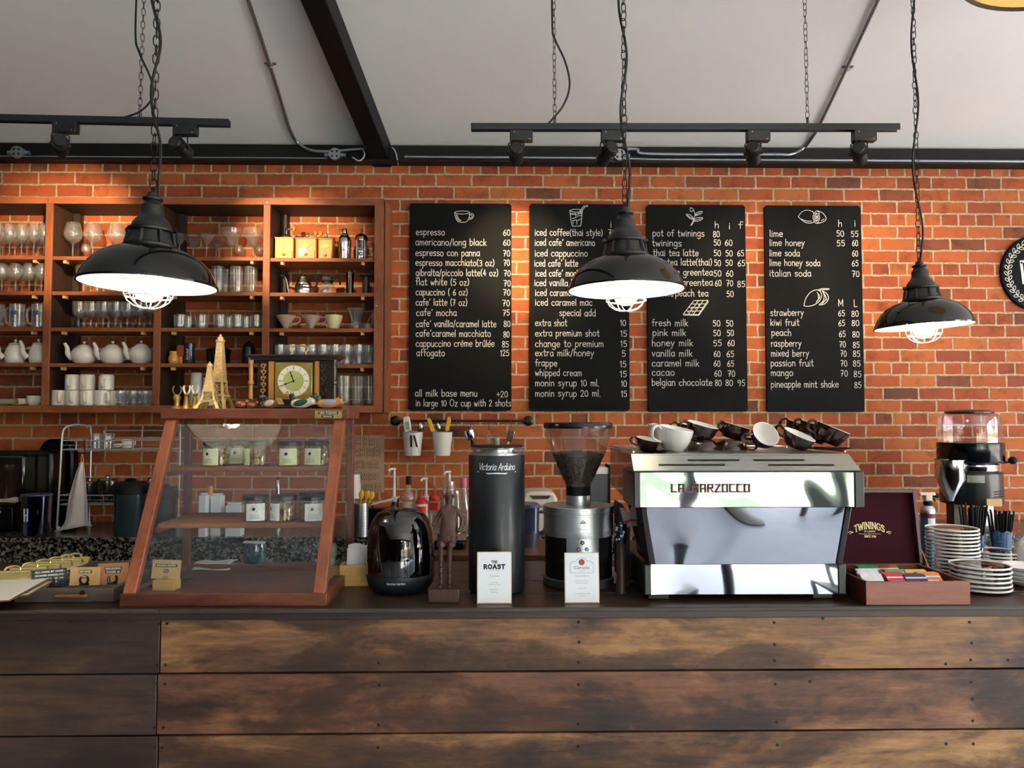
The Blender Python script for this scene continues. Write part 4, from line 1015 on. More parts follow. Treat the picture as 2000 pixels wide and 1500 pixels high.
# row 2
M_kettle = mat('kettle_steel', '#cfcbc4', .2, 1.0)
t = thing('gooseneck_kettle', 'steel gooseneck kettle with a thin curved spout', 'kettle', (X(590), YI, zD[1]))
prof = [(0, 0), (.056, 0), (.058, .006), (.055, .022)]
for q in range(4): prof += [(.0545 - q * .0055, .03 + q * .016), (.057 - q * .0068, .038 + q * .016)]
prof += [(.031, .098), (.03, .104), (0, .108)]
obj('body', MB().lathe(prof, seg=32), M_kettle, t)
obj('knob', MB().lathe([(.008, .106), (.008, .111), (.017, .114), (.017, .121), (.012, .124), (0, .124)], seg=18), M_blackmatte, t)
obj('spout', MB().tube(smooth_path([(-.045, 0, .02), (-.075, 0, .008), (-.088, 0, .03), (-.095, 0, .07), (-.108, 0, .105), (-.134, 0, .118)], 5), .0056, 8), M_kettle, t)
obj('handle', MB().tube(smooth_path([(.03, 0, .098), (.052, 0, .112), (.072, 0, .105), (.076, 0, .07), (.066, 0, .045)], 5), .0055, 8), M_blackmatte, t)
t = pot('coffee_server', 'glass coffee server with a black band and handle', 'coffee server', 637, zD[1], [(0, .001), (.054, .001), (.056, .008), (.048, .035), (.034, .062), (.026, .075), (.026, .085), (.034, .104)], M_glass2)
g = MB(); g.lathe([(.030, .068), (.030, .088), (.028, .088), (.028, .068)], seg=24, close=True); obj('band', g, M_blackmatte, t)
g = MB(); g.lathe([(.033, .102), (.033, .108), (.012, .112), (.009, .118), (0, .119)], seg=24); obj('lid', g, M_blackmatte, t)
g = MB(); g.tube(smooth_path([(.029, 0, .08), (.05, 0, .108), (.066, 0, .1), (.072, 0, .06)], 6), .0055, 8); obj('handle', g, M_blackmatte, t)
t = pot('hand_grinder', 'slim black and steel hand grinder', 'hand grinder', 681, zD[1], [(0, 0), (.025, 0), (.025, .008), (.022, .012), (.022, .118), (.024, .12), (.024, .13), (.008, .134), (.006, .15), (0, .151)], mat('dark_steel', '#4c4a46', .25, 1.0))
t = pot('coffee_plunger', 'dark cylinder coffee plunger with a wide flange', 'coffee plunger', 713, zD[1], [(0, 0), (.030, 0), (.022, .004), (.021, .008), (.021, .108), (.026, .11)], mat('smoke_plastic', '#3a3631', .2))
g = MB(); g.lathe([(.021, .108), (.037, .109), (.037, .113), (.019, .114), (.019, .116), (0, .117)], seg=24); obj('flange', g, M_blackmatte, t)
# row 3: drippers
M_amber = thin_glass('dripper_plastic', '#f2dccd', .1, .3, .8, .08, body='#fff4ea', bodyfac=.4)
def dripper(px, lab, m, hh=.075):
    t = thing('coffee_dripper', lab, 'coffee dripper', (X(px), YI, zD[2]))
    g = MB(); n = 48; rings = []
    for r, z in ((.012, .008), (.018, .022), (.058, .082), (.0605, .084), (.059, .084), (.017, .024)):
        rings.append([g.v((r * (1 + .035 * math.sin(16 * 2 * PI * q / n + z * 40)) * math.cos(2 * PI * q / n), r * (1 + .035 * math.sin(16 * 2 * PI * q / n + z * 40)) * math.sin(2 * PI * q / n), z)) for q in range(n)])
    for A, B in zip(rings, rings[1:]):
        for q in range(n): g.f([A[q], A[(q + 1) % n], B[(q + 1) % n], B[q]])
    obj('cone', g, m, t)
    obj('foot', MB().lathe([(.012, .008), (.05, .006), (.052, .002), (.012, .001)], seg=32, close=True), m, t)
    obj('handle', MB().tube(smooth_path([(.056, 0, .074), (.074, 0, .076), (.083, 0, .062), (.072, 0, .046), (.036, 0, .036)], 5), .0035, 8), m, t)
dripper(556, 'clear cone dripper nearest the third divider', M_amber)
dripper(606, 'clear cone dripper beside the cream one', M_amber)
M_cream = mat('cream_ceramic', '#e6dcaf', .35)
t = thing('coffee_dripper', 'cream ceramic bowl shaped dripper', 'coffee dripper', (X(650), YI, zD[2]))
obj('cone', MB().lathe([(0, .01), (.022, .008), (.030, .016), (.046, .062), (.051, .086), (.0485, .086), (.044, .062), (.028, .02), (0, .018)], seg=32), M_cream, t)
obj('foot', MB().lathe([(0, .001), (.046, .001), (.048, .005), (.022, .009), (0, .01)], seg=32), M_cream, t)
t = thing('pour_over_jug', 'hourglass shaped glass pour over jug', 'jug', (X(694), YI, zD[2]))
obj('body', MB().lathe([(0, .001), (.032, .001), (.036, .006), (.038, .02), (.033, .04), (.028, .05), (.034, .075), (.046, .108), (.056, .126), (.055, .126), (.032, .075), (.026, .05)], seg=32), M_glass2, t)
t = thing('melon_dripper', 'small ribbed dripper with a high loop handle', 'dripper', (X(719, -.11), -.11, zD[2]))
obj('cone', MB().lathe([(0, .002), (.034, .002), (.03, .01), (.03, .03), (.022, .042), (.01, .046), (0, .047)], seg=24), M_amber, t)
obj('handle', MB().tube(smooth_path([(-.02, 0, .03), (.01, 0, .09), (.024, 0, .118), (.03, 0, .12), (.028, 0, .1), (.02, 0, .05)], 5), .003, 8), M_amber, t)
# row 4: teapots
M_china = mat('white_china', '#efe6d8', .22, coat=.3)
def teapot(px, lab, z, w, h, tall=False, grp=None):
    t = thing('teapot', lab, 'teapot', (X(px, -.15), -.15, z), group='white china teapots')
    r = w
    if tall: prof = [(0, .002), (r * .62, .002), (r * .7, .008), (r * .78, .03), (r * .75, .06), (r * .62, .085), (r * .5, .098), (r * .49, .1), (0, .104)]
    else: prof = [(0, .002), (r * .62, .002), (r * .66, .006), (r * .9, .02), (r, .045), (r * .97, .065), (r * .8, .088), (r * .52, .1), (r * .5, .102), (0, .106)]
    prof = [(a, b * h / .104) for a, b in prof]
    obj('body', MB().lathe(prof, seg=32), M_china, t)
    obj('lid', MB().lathe([(r * .5, h * .985), (r * .46, h * 1.03), (r * .2, h * 1.09), (.004, h * 1.1), (.004, h * 1.13), (.0085, h * 1.16), (.009, h * 1.2), (.005, h * 1.24), (0, h * 1.245)], seg=28), M_china, t)
    p = smooth_path([(-r * .8, 0, h * .3), (-r * 1.15, 0, h * .52), (-r * 1.22, 0, h * .85), (-r * 1.42, 0, h * 1.12)], 6)
    n = len(p); obj('spout', MB().tube(p, [.019 - .0105 * q / (n - 1) for q in range(n)], 12), M_china, t)
    obj('handle', MB().tube(smooth_path([(r * .8, 0, h * .8), (r * 1.15, 0, h * .86), (r * 1.34, 0, h * .62), (r * 1.15, 0, h * .34), (r * .9, 0, h * .28)], 6), .0065, 8), M_china, t)
    t.rotation_euler.z = R(26)
teapot(161, 'round white teapot, left of three in its bay', zB[3], .068, .105)
teapot(217, 'round white teapot, between two like it', zB[3], .068, .107)
teapot(273, 'round white teapot touching the second divider', zB[3], .066, .110)
teapot(26, 'pear shaped white teapot left of the straight one', zA[3], .068, .112, True)
teapot(72, 'straight sided white teapot beside the left divider', zA[3], .064, .115, True)
# row 4 third bay
M_yel = mat('honey_glaze', '#d59c45', .25, coat=.4)
t = thing('honey_jar', 'small yellow glazed jar', 'jar', (X(336.5, -.17), -.17, zC[3]))
obj('body', MB().lathe([(0, 0), (.022, 0), (.028, .01), (.029, .03), (.024, .05), (.020, .056), (.022, .062), (.023, .072), (.020, .074), (0, .07)], seg=24), M_yel, t)
M_bamboo = mat('bamboo', '#c98a4d', .6, noise=.3, nscale=60, stretch=(8, 8, .5))
t = thing('tea_whisk', 'bamboo tea whisk standing on its handle', 'whisk', (X(350.5, -.16), -.16, zC[3]))
obj('handle', MB().lathe([(0, 0), (.013, 0), (.013, .04), (.011, .045)], seg=16), M_beech, t)
g = MB()
for q in range(28):
    a = 2 * PI * q / 28; g.tube([(.010 * math.cos(a), .010 * math.sin(a), .043), (.021 * math.cos(a), .021 * math.sin(a), .065), (.021 * math.cos(a), .021 * math.sin(a), .098), (.016 * math.cos(a), .016 * math.sin(a), .108)], .0017, 4)
obj('tines', g, mat('whisk_tines', '#a2562c', .6), t)
M_navy = mat('navy_tin', '#1b2745', .25, coat=.5)
t = thing('tea_tin', 'navy blue cylindrical tea tin with white script', 'tin', (X(367.5, -.15), -.15, zC[3]))
obj('body', MB().lathe([(0, 0), (.028, 0), (.029, .002), (.029, .1), (0, .1)], seg=24), M_navy, t)
obj('lid', MB().lathe([(.0305, .098), (.0305, .118), (.028, .121), (0, .121)], seg=24), M_navy, t)
g = MB()
for pts in ([(-.004, .086), (.004, .080)], [(.006, .074), (-.006, .068), (.004, .062)], [(0, .056), (0, .036)], [(-.006, .03), (.006, .03)]): g.ribbon(pts, .003, -.0296)
obj('lettering', g, M_chalk, t, smooth=False)
t = thing('tagine_pot', 'dark cooking pot with a shiny rimmed lid', 'pot', (X(425, -.14), -.14, zC[3]))
M_dkpot = mat('dark_pot', '#12151c', .2, coat=.4)
obj('body', MB().lathe([(0, 0), (.055, 0), (.063, .012), (.066, .075), (0, .075)], seg=32), M_dkpot, t)
obj('lid', MB().lathe([(.066, .075), (.073, .078), (.073, .084), (.058, .092), (.03, .099), (.01, .101), (0, .101)], seg=32), mat('pot_lid', '#6b5848', .15, .9), t)
t = thing('black_canister', 'black canister with a rounded lid beside the third divider', 'canister', (X(484, -.15), -.15, zC[3]))
obj('body', MB().lathe([(0, 0), (.036, 0), (.037, .004), (.036, .095), (.034, .099), (0, .099)], seg=28), mat('dark_glaze', '#15191a', .3, coat=.3), t)
obj('lid', MB().lathe([(.031, .099), (.030, .108), (.024, .12), (.01, .127), (.006, .134), (0, .135)], seg=28), M_blackmatte, t)
# row 5
def mug(px, lab, z, y=-.17, up=False, hrot=0):
    t = thing('white_mug', lab, 'mug', (X(px, y), y, z), hrot, group='plain white mugs')
    prof = [(0, 0), (.035, 0), (.0385, .004), (.040, .012), (.040, .084), (.0385, .086), (.037, .084), (.0365, .012), (0, .009)]
    if up: prof = [(r, .087 - h) for r, h in prof]
    obj('body', MB().lathe(prof, seg=28), M_china, t)
    obj('handle', MB().tube(smooth_path([(.039, 0, .07), (.056, 0, .070), (.065, 0, .048), (.057, 0, .024), (.039, 0, .018)], 5), .0055, 8, flat=1.5), M_china, t)
for px, hr, lab in ((114.5, -60, 'white mug at the left end of the lower row'), (142, -70, 'white mug second in the lower row'), (171, -80, 'white mug in the middle of the lower row'), (199, -35, 'white mug with its handle turned right, in the lower row'), (217, -20, 'white mug half hidden at the right of the lower row')):
    mug(px, lab, zB[4], -.19 if px != 217 else -.12, False, R(hr))
for px, lab in ((140.5, 'upside down white mug, left of the three on top'), (169.5, 'upside down white mug, middle of the three on top'), (206.5, 'upside down white mug standing apart on top')):
    mug(px, lab, zB[4] + .0875, -.185, True, R(-85))
for k, px in enumerate((236, 248, 260, 272, 284, 293)):
    place('shot_glass', None, X(px, -.18 if k % 2 == 0 else -.13), -.18 if k % 2 == 0 else -.13, zB[4], f'small glass, {ORD[k]} to the right of the white mugs', 'small glasses on the bottom shelf').scale = (1, 1, .72)
M_paper = mat('paper_cup', '#cdc8c2', .7)
for px, n, lab in ((382, 15, 'tall stack of white paper cups'), (407, 11, 'shorter stack of white paper cups')):
    t = thing('cup_stack', lab, 'paper cups', (X(px, -.15), -.15, zC[4]))
    g = MB(); h = P(400, 728 if n == 15 else 737, -.15).z - zC[4]
    g.lathe([(0, 0), (.041, 0), (.041, .005), (.038, .008)] + [(.038 - .008 * q / n + (.002 if q % 2 else 0), .01 + (h - .015) * q / n) for q in range(n + 1)] + [(.027, h), (0, h)], seg=28); obj('cups', g, M_paper, t)
for k in range(4):
    o = obj('side_plate', MB().lathe([(0, .002), (.04, .001), (.045, .003), (.078, .012), (.08, .013), (.045, .0055), (0, .005)], seg=32), M_china) if k == 0 else dup(pl, (0, 0, 0))
    if k == 0: pl = o
    o.location = (X(10, -.16), -.16, zA[4] + k * .0075)
    tag(o, ['white side plate at the bottom of the stack of four', 'white side plate second from the bottom of the stack', 'white side plate third from the bottom of the stack', 'white side plate on top of the stack of four'][k], 'plate', 'side plates on the bottom shelf')
o = obj('saucer', MB().lathe([(0, .001), (.03, .001), (.05, .008), (.051, .009), (.03, .004), (0, .003)], seg=28), M_yel); o.location = (X(34, -.215), -.215, zA[4]); tag(o, 'yellow saucer in front of the white plates', 'saucer')
for px, k, y, lab in ((66, 1.0, -.17, 'white cup beside the left divider, bottom shelf'), (44, .72, -.15, 'smaller white cup left of the other, bottom shelf')):
    t = thing('coffee_cup', lab, 'cup', (X(px, y), y, zA[4])); t.scale = (k, k, k)
    obj('body', MB().lathe([(0, 0), (.022, 0), (.03, .01), (.036, .03), (.038, .056), (.0365, .056), (.034, .03), (0, .008)], seg=28), M_china, t)
    obj('handle', MB().tube(smooth_path([(.036, 0, .046), (.052, 0, .046), (.054, 0, .03), (.034, 0, .02)], 5), .004, 8), M_china, t)
# ================================================================== FRONT COUNTER
YCF = CAM.y + 2.10                                           # front face of the counter
ZCT = ZZ(1187, YCF - .012, 1000)                             # its top
YCB = YCF + .66
XCL, XCR = -3.4, 3.6
STAIN = [(0, '#221b18'), (.2, '#3a2c24'), (.4, '#5c4230'), (.6, '#7c5738'), (.8, '#936b42'), (1, '#a9804f')]
M_plank = wood('plank', STAIN, grain=(.9, 9, 9), scale=1.5, rough=.5, contrast=(.30, .62), bump=.3, rand=3, stain=.9)
M_plankr = wood('plank_red', [(0, '#231917'), (.25, '#3c2820'), (.5, '#5e3e2c'), (.75, '#7c5236'), (1, '#966a45')], grain=(.9, 9, 9), scale=1.5, rough=.5, contrast=(.30, .64), bump=.3, rand=3, stain=.9)
M_plankd = wood('plank_dark', [(0, '#1e1815'), (.3, '#33271f'), (.55, '#4c382a'), (.8, '#6b5036'), (1, '#866745')], grain=(.9, 9, 9), scale=1.5, rough=.5, contrast=(.28, .72), bump=.3, rand=3, stain=.6)
M_top = wood('top', [(0, '#16110e'), (.35, '#281c15'), (.7, '#3c291d'), (1, '#553b27')], grain=(.8, 9, 9), scale=1.4, rough=.38, bump=.2, rand=3)
M_edge = wood('top_edge', [(0, '#20201f'), (.4, '#34312d'), (.7, '#45403a'), (1, '#5d5244')], grain=(.8, 9, 9), scale=1.6, rough=.5, bump=.2)
ct = thing('front_counter', 'long front counter clad in wide stained planks', 'counter', (0, (YCF + YCB) / 2, 0))
cy = (YCF + YCB) / 2
def cbox(name, x0, x1, y0, y1, z0, z1, m, bev=.002):
    g = MB(); c = ((x0 + x1) / 2, (y0 + y1) / 2, (z0 + z1) / 2)
    g.cbox((0, 0, 0), (x1 - x0, y1 - y0, z1 - z0)); return obj(name, g, m, ct, loc=(c[0], c[1] - cy, c[2]), bevel=bev)
xs = P(312, 1260, YCF).x
cbox('top_plank', XCL, XCR, YCF + .16, YCF + .33, ZCT - .03, ZCT, M_top)
cbox('top_plank', XCL, XCR, YCF + .332, YCF + .50, ZCT - .03, ZCT, M_top)
cbox('top_plank', XCL, XCR, YCF + .502, YCB, ZCT - .03, ZCT, M_top)
cbox('top_plank', XCL, XCR, YCF - .010, YCF + .158, ZCT - .03, ZCT - .0002, M_top)
cbox('top_edge', XCL, xs, YCF - .016, YCF - .0101, ZZ(1198, YCF - .016, 300), ZCT - .0004, M_edge)
cbox('top_edge', xs + .001, XCR, YCF - .016, YCF - .0101, ZZ(1196, YCF - .016, 1000), ZCT - .0004, M_edge)
ztop = ZZ(1197, YCF); rows = [ztop, ZZ(1313.5, YCF), ZZ(1433, YCF)]
ph = rows[0] - rows[1]
rows = [rows[0] - .0, rows[1], rows[2]] + [rows[2] - ph * (k + 1) for k in range(5)]
for k in range(7):
    z1, z0 = rows[k], rows[k + 1] + .0045
    z0 = max(z0, 0)
    if z1 <= 0: break
    cbox('front_plank', XCL, xs - .001 - .006 * (k % 2), YCF, YCF + .02, z0 - .001, z1 - .001, M_plankd)
    cbox('front_plank', xs + .002 - .006 * (k % 2), XCR, YCF, YCF + .02, z0, z1, M_plankr if k % 2 else M_plank)
cbox('carcass', XCL, XCR, YCF + .022, YCF + .06, 0, ZCT - .031, M_blackmatte)
cbox('carcass', XCL, XCR, YCB - .04, YCB - .02, 0, ZCT - .031, M_blackmatte)
g = MB()
for px, py in ((310, 1218), (326, 1218), (306, 1299), (323, 1299), (306, 1335), (322, 1336), (301, 1421), (319, 1421), (302, 1460), (316, 1460), (739, 1295), (741, 1338), (739, 1416), (738, 1460),
               (1130, 1215), (1131, 1254), (1130, 1294), (1130, 1337), (1129, 1414), (1129, 1458), (1512, 1216), (1513, 1259), (1513, 1291), (1514, 1336), (1517, 1410), (1518, 1455),
               (1894, 1215), (1898, 1256), (1896, 1289), (1897, 1332), (1899, 1365), (1900, 1408), (1901, 1453), (1969, 1289), (1847, 1297), (1607, 1208), (1848, 1453), (1582, 1331)):
    p = P(px, py, YCF - .0006); g.lathe([(0, 0), (.0042, 0), (.0042, .0008)], (p.x, YCF - .0006 - cy, p.z), 10, axis='Y')
obj('nail', g, mat('nail_hole', '#0a0908', .8), ct)

# ================================================================== BACK COUNTER
def granite():
    m, t = new_mat('granite'); N = t.nodes.new; L = t.links.new
    out = N('ShaderNodeOutputMaterial'); b = N('ShaderNodeBsdfPrincipled'); L(b.outputs[0], out.inputs[0])
    tc = N('ShaderNodeTexCoord')
    v = N('ShaderNodeTexVoronoi'); v.inputs['Scale'].default_value = 90; v.inputs['Randomness'].default_value = 1; L(tc.outputs['Object'], v.inputs['Vector'])
    r = ramp(t, [(0, '#1a1918'), (.4, '#2a2826'), (.55, '#5d574e'), (.85, '#9b9282'), (1, '#857b6d')])
    sp = N('ShaderNodeSeparateColor'); L(v.outputs['Color'], sp.inputs[0]); L(sp.outputs[0], r.inputs[0])
    n = N('ShaderNodeTexNoise'); n.inputs['Scale'].default_value = 150; n.inputs['Detail'].default_value = 3; L(tc.outputs['Object'], n.inputs['Vector'])
    r2 = ramp(t, [(.35, '#3a3a3a'), (.6, '#ffffff')]); L(n.outputs['Fac'], r2.inputs[0])
    mx = N('ShaderNodeMix'); mx.data_type = 'RGBA'; mx.blend_type = 'MULTIPLY'; mx.inputs['Factor'].default_value = .8
    L(r.outputs[0], mx.inputs['A']); L(r2.outputs[0], mx.inputs['B']); L(mx.outputs['Result'], b.inputs['Base Color'])
    b.inputs['Roughness'].default_value = .22
    return m
M_granite = granite()
YBF = -.60
ZBT = ZZ(1050, YBF, 200)
bc = thing('back_counter', 'speckled granite back counter along the brick wall', 'counter', (0, YBF / 2, 0))
g = MB(); g.box(XCL, XCR, YBF - YBF / 2, -.002 - YBF / 2, ZBT - .022, ZBT); obj('worktop', g, M_granite, bc, bevel=.003)
g = MB(); g.box(XCL, XCR, YBF + .012 - YBF / 2, YBF + .04 - YBF / 2, ZBT - .2, ZBT - .0225); obj('apron', g, M_granite, bc)
g = MB(); g.box(XCL, XCR, YBF + .05 - YBF / 2, -.002 - YBF / 2, 0, ZBT - .0225); obj('cabinet', g, M_plankd, bc)
# ================================================================== PASTRY CASE
def dep(py, z): return (CAM.z - z) * F / (py - 815)             # rough depth of a level z seen at row py
M_caseF = wood('case_wood', [(0, '#3a1b11'), (.35, '#5c2c1b'), (.65, '#74402a'), (1, '#8d5438')], grain=(1.2, 9, 9), scale=2.4, rough=.42, bump=.12, coat=.15)
M_post = wood('case_post', [(0, '#5f2d18'), (.4, '#7f4226'), (.7, '#965434'), (1, '#aa6845')], grain=(9, 9, 1.2), scale=2.4, rough=.4, bump=.1, coat=.15)
M_inner = wood('case_shelf', [(0, '#5a2e1c'), (.5, '#8a5231'), (1, '#b37a4c')], grain=(1.2, 9, 9), scale=2.4, rough=.4, bump=.1)
M_pane = thin_glass('case_pane', '#fafcfc', .03, .10, .6, .004, refl='#dff0f5')
cF = CAM.y + 2.115                                              # front of the base
cTopF = CAM.y + 2.365; cB = CAM.y + 2.53
zc0 = ZCT; zbase = ZCT + .034
zt1 = P(500, 798, cTopF).z; zt0 = P(500, 818, cTopF).z
xL = P(237, 1172, cF).x; xR = P(634, 1172, cF).x
cx = (xL + xR) / 2; w = xR - xL
case = thing('pastry_case', 'slanted wood and glass pastry case with jars inside', 'display case', (cx, cF, ZCT))
def local(y, z): return y - cF, z - ZCT
def lean(z):                                                    # depth of the sloping front at height z
    return cF + .018 + (z - zbase) / (zt0 - zbase) * (cTopF - cF - .002)
D = cB - cF; zb = .034
g = MB(); g.box(-w / 2 - .006, w / 2 + .006, 0, .026, 0, zb); g.box(-w / 2 - .006, w / 2 + .006, D - .02, D + .01, 0, zb); g.box(-w / 2 - .006, -w / 2 + .02, .0262, D - .0202, 0, zb); g.box(w / 2 - .02, w / 2 + .006, .0262, D - .0202, 0, zb)
obj('base_frame', g, M_caseF, case, bevel=.002)
g = MB(); g.box(-w / 2 + .0202, w / 2 - .0202, .0262, D - .0202, .004, zb - .012); obj('floor_board', g, M_caseF, case)
zt0l, zt1l = zt0 - ZCT, zt1 - ZCT
g = MB(); g.box(-w / 2 - .012, w / 2 + .012, cTopF - cF - .006, D + .018, zt0l, zt1l); obj('top_board', g, M_caseF, case, bevel=.002)
for s in (-1, 1):
    g = MB(); x0, x1 = (-w / 2, -w / 2 + .033) if s < 0 else (w / 2 - .033, w / 2)
    g.prism_x([(.004, zb), (.030, zb), (cTopF - cF + .030, zt0l), (cTopF - cF + .004, zt0l)], x0, x1); obj('front_post', g, M_post, case, bevel=.002)
    g = MB(); g.box(x0 if s < 0 else x1 - .022, x0 + .022 if s < 0 else x1, D - .022, D, zb, zt0l); obj('rear_post', g, M_caseF, case, bevel=.002)
    g = MB(); xa = -w / 2 + .010 if s < 0 else w / 2 - .013
    g.prism_x([(.033, zb), (D - .024, zb), (D - .024, zt0l), (cTopF - cF + .034, zt0l)], xa, xa + .003); obj('side_pane', g, M_pane, case, smooth=False)
g = MB(); g.prism_x([(.014, zb), (.017, zb), (cTopF - cF + .017, zt0l), (cTopF - cF + .014, zt0l)], -w / 2 + .034, w / 2 - .034); obj('front_pane', g, M_pane, case, smooth=False)
for py in (1022, 912):
    z = None
    for it in range(40):
        y = lean(z) + .02 if z else cF + .1
        z = P(480, py, y).z
    g = MB(); g.box(-w / 2 + .036, w / 2 - .036, lean(z) - cF + .022, D - .03, z - ZCT - .014, z - ZCT); obj('inner_shelf', g, M_inner, case, bevel=.002)
    if py == 1022: zsh2 = z
    else: zsh1 = z
for s in (-1, 1):
    g = MB()
    for z in (zsh1, zsh2): g.box(s * (w / 2 - .03) - .006, s * (w / 2 - .03) + .006, lean(z) - cF + .03, D - .03, z - ZCT - .028, z - ZCT - .0145)
    obj('shelf_runner', g, M_caseF, case)
M_plaque = mat('plaque_gold', '#9c8a4e', .45, .4, noise=.35, nscale=60)
pc = P(641.5, 809.5, cTopF - .006)
g = MB(); g.cbox((pc.x - cx, cTopF - cF - .0075, pc.z - ZCT), (.082, .003, .024)); pq = obj('name_plate', g, M_plaque, case)
g = MB(); g.cbox((pc.x - cx, cTopF - cF - .0093, pc.z - ZCT + .0045), (.06, .001, .008)); g.cbox((pc.x - cx - .002, cTopF - cF - .0093, pc.z - ZCT - .006), (.036, .001, .007)); pb = obj('label_strip', g, M_blackmatte, case)
g = MB(); write(g, "MINI PUDDING", pc.x - cx - .026, pc.z - ZCT + .0022, .005, width=.052, w=.0009, y=cTopF - cF - .0102)
for q in range(7): g.cbox((pc.x - cx - .014 + q * .004, cTopF - cF - .0102, pc.z - ZCT - .006), (.0024, .0004, .003))
obj('lettering', g, M_chalk, case, smooth=False)

# ------------------------------------------------------------------ jars in the case
M_jarglass = thin_glass('jar_glass', '#f1f4f2', .06, .22, .7, .02)
M_cookie = mat('cookie', '#b98a4a', .8, noise=.45, nscale=60, bump=.6, bscale=90)
M_jlid = mat('jar_lid', '#11161a', .35)
M_lab1 = mat('label_green', '#d6d9a6', .6, noise=.16, nscale=40)
M_lab2 = mat('label_pale', '#e9ebe6', .6, noise=.14, nscale=40)
def jar_proto(lm, loc, lab, grp, ang):
    t = thing('cookie_jar', lab, 'jar', loc, R(ang), grp)
    obj('glass', MB().lathe([(0, .001), (.036, .001), (.0395, .005), (.0395, .055), (.037, .060), (.036, .066)], seg=32), M_jarglass, t)
    obj('lid', MB().lathe([(.0375, .062), (.0385, .063), (.0385, .073), (.036, .0755), (0, .0755)], seg=32), M_jlid, t)
    g = MB(); r = random.Random(3)
    for k in range(90):
        a = r.uniform(0, 2 * PI); rr = .031 * math.sqrt(r.uniform(.25, 1)); z = r.uniform(.006, .054)
        M = TR(rr * math.cos(a), rr * math.sin(a), z, r.uniform(0, 360), r.uniform(0, 360), r.uniform(0, 360))
        g.M = M; s = r.uniform(.75, 1.2); g.ell((0, 0, 0), (.009 * s, .006 * s, .0045 * s), 8)
    g.M = Matrix.Identity(4)
    c = obj('cookies', g, M_cookie, t); c['kind'] = 'stuff'
    lb = obj('label', MB().lathe([(.0399, .004), (.0399, .054)], seg=16, a0=R(-125), a1=R(-45)), lm, t)
    g = MB()
    def wrap(p): return (.0403 * math.sin(p[0] / .0403), p[1])
    def disc(cx_, cz_, r_, mi):
        vs = [(cx_ + r_ * math.cos(2 * PI * k / 20), cz_ + r_ * math.sin(2 * PI * k / 20)) for k in range(20)]
        g.f([g.v((.0403 * math.sin(x / .0403), -.0403 * math.cos(x / .0403) - .0002 * (mi + 1), z)) for x, z in vs], mi)
    disc(-.002, .038, .013, 0); disc(-.002, .038, .005, 1)
    for z in (.021, .016, .011):
        n = 8; xs_ = [-.014 + .028 * k / n for k in range(n + 1)]
        for a, b in zip(xs_, xs_[1:]): g.f([g.v((.0403 * math.sin(x / .0403), -.0403 * math.cos(x / .0403) - .0003, zz)) for x, zz in ((a, z), (b, z), (b, z + .0014), (a, z + .0014))], 2)
    obj('print', g, [M_white, M_jlid, mat('label_ink', '#8c9a86', .7)], lb, smooth=False)
    return t
def jar_pos(px, y, z): return (PX(px, y), y, z)
yj1 = lean(zsh1) + .075; yj2 = lean(zsh2) + .075
J1 = [(424, yj1, -18, 'cookie jar at the left end of the upper case shelf'), (463, yj1 + .078, 14, 'cookie jar set back behind the left one on the upper case shelf'), (504, yj1, -62, 'cookie jar with its label turned left, middle of the upper case shelf'), (566, yj1, 4, 'cookie jar with its label facing out, right half of the upper case shelf'), (619, yj1 + .012, -14, 'cookie jar at the right end of the upper case shelf, by the post')]
j0 = None
for px, y, a, lab in J1:
    if j0 is None: j0 = jar_proto(M_lab1, jar_pos(px, y, zsh1), lab, 'cookie jars with green labels', a)
    else: dup(j0, jar_pos(px, y, zsh1), R(a), lab)
J2 = [(502, yj2, 12, 'cookie jar with a pale label, left of three on the lower case shelf'), (557, yj2, -48, 'cookie jar with a pale label turned left, middle of the lower case shelf'), (612, yj2 - .005, 16, 'cookie jar with a pale label beside the right post, lower case shelf'), (610, yj2 + .085, 0, 'cookie jar standing behind the right one on the lower case shelf')]
j0 = None
for px, y, a, lab in J2:
    if j0 is None: j0 = jar_proto(M_lab2, jar_pos(px, y, zsh2), lab, 'cookie jars with pale labels', a)
    else: dup(j0, jar_pos(px, y, zsh2), R(a), lab)

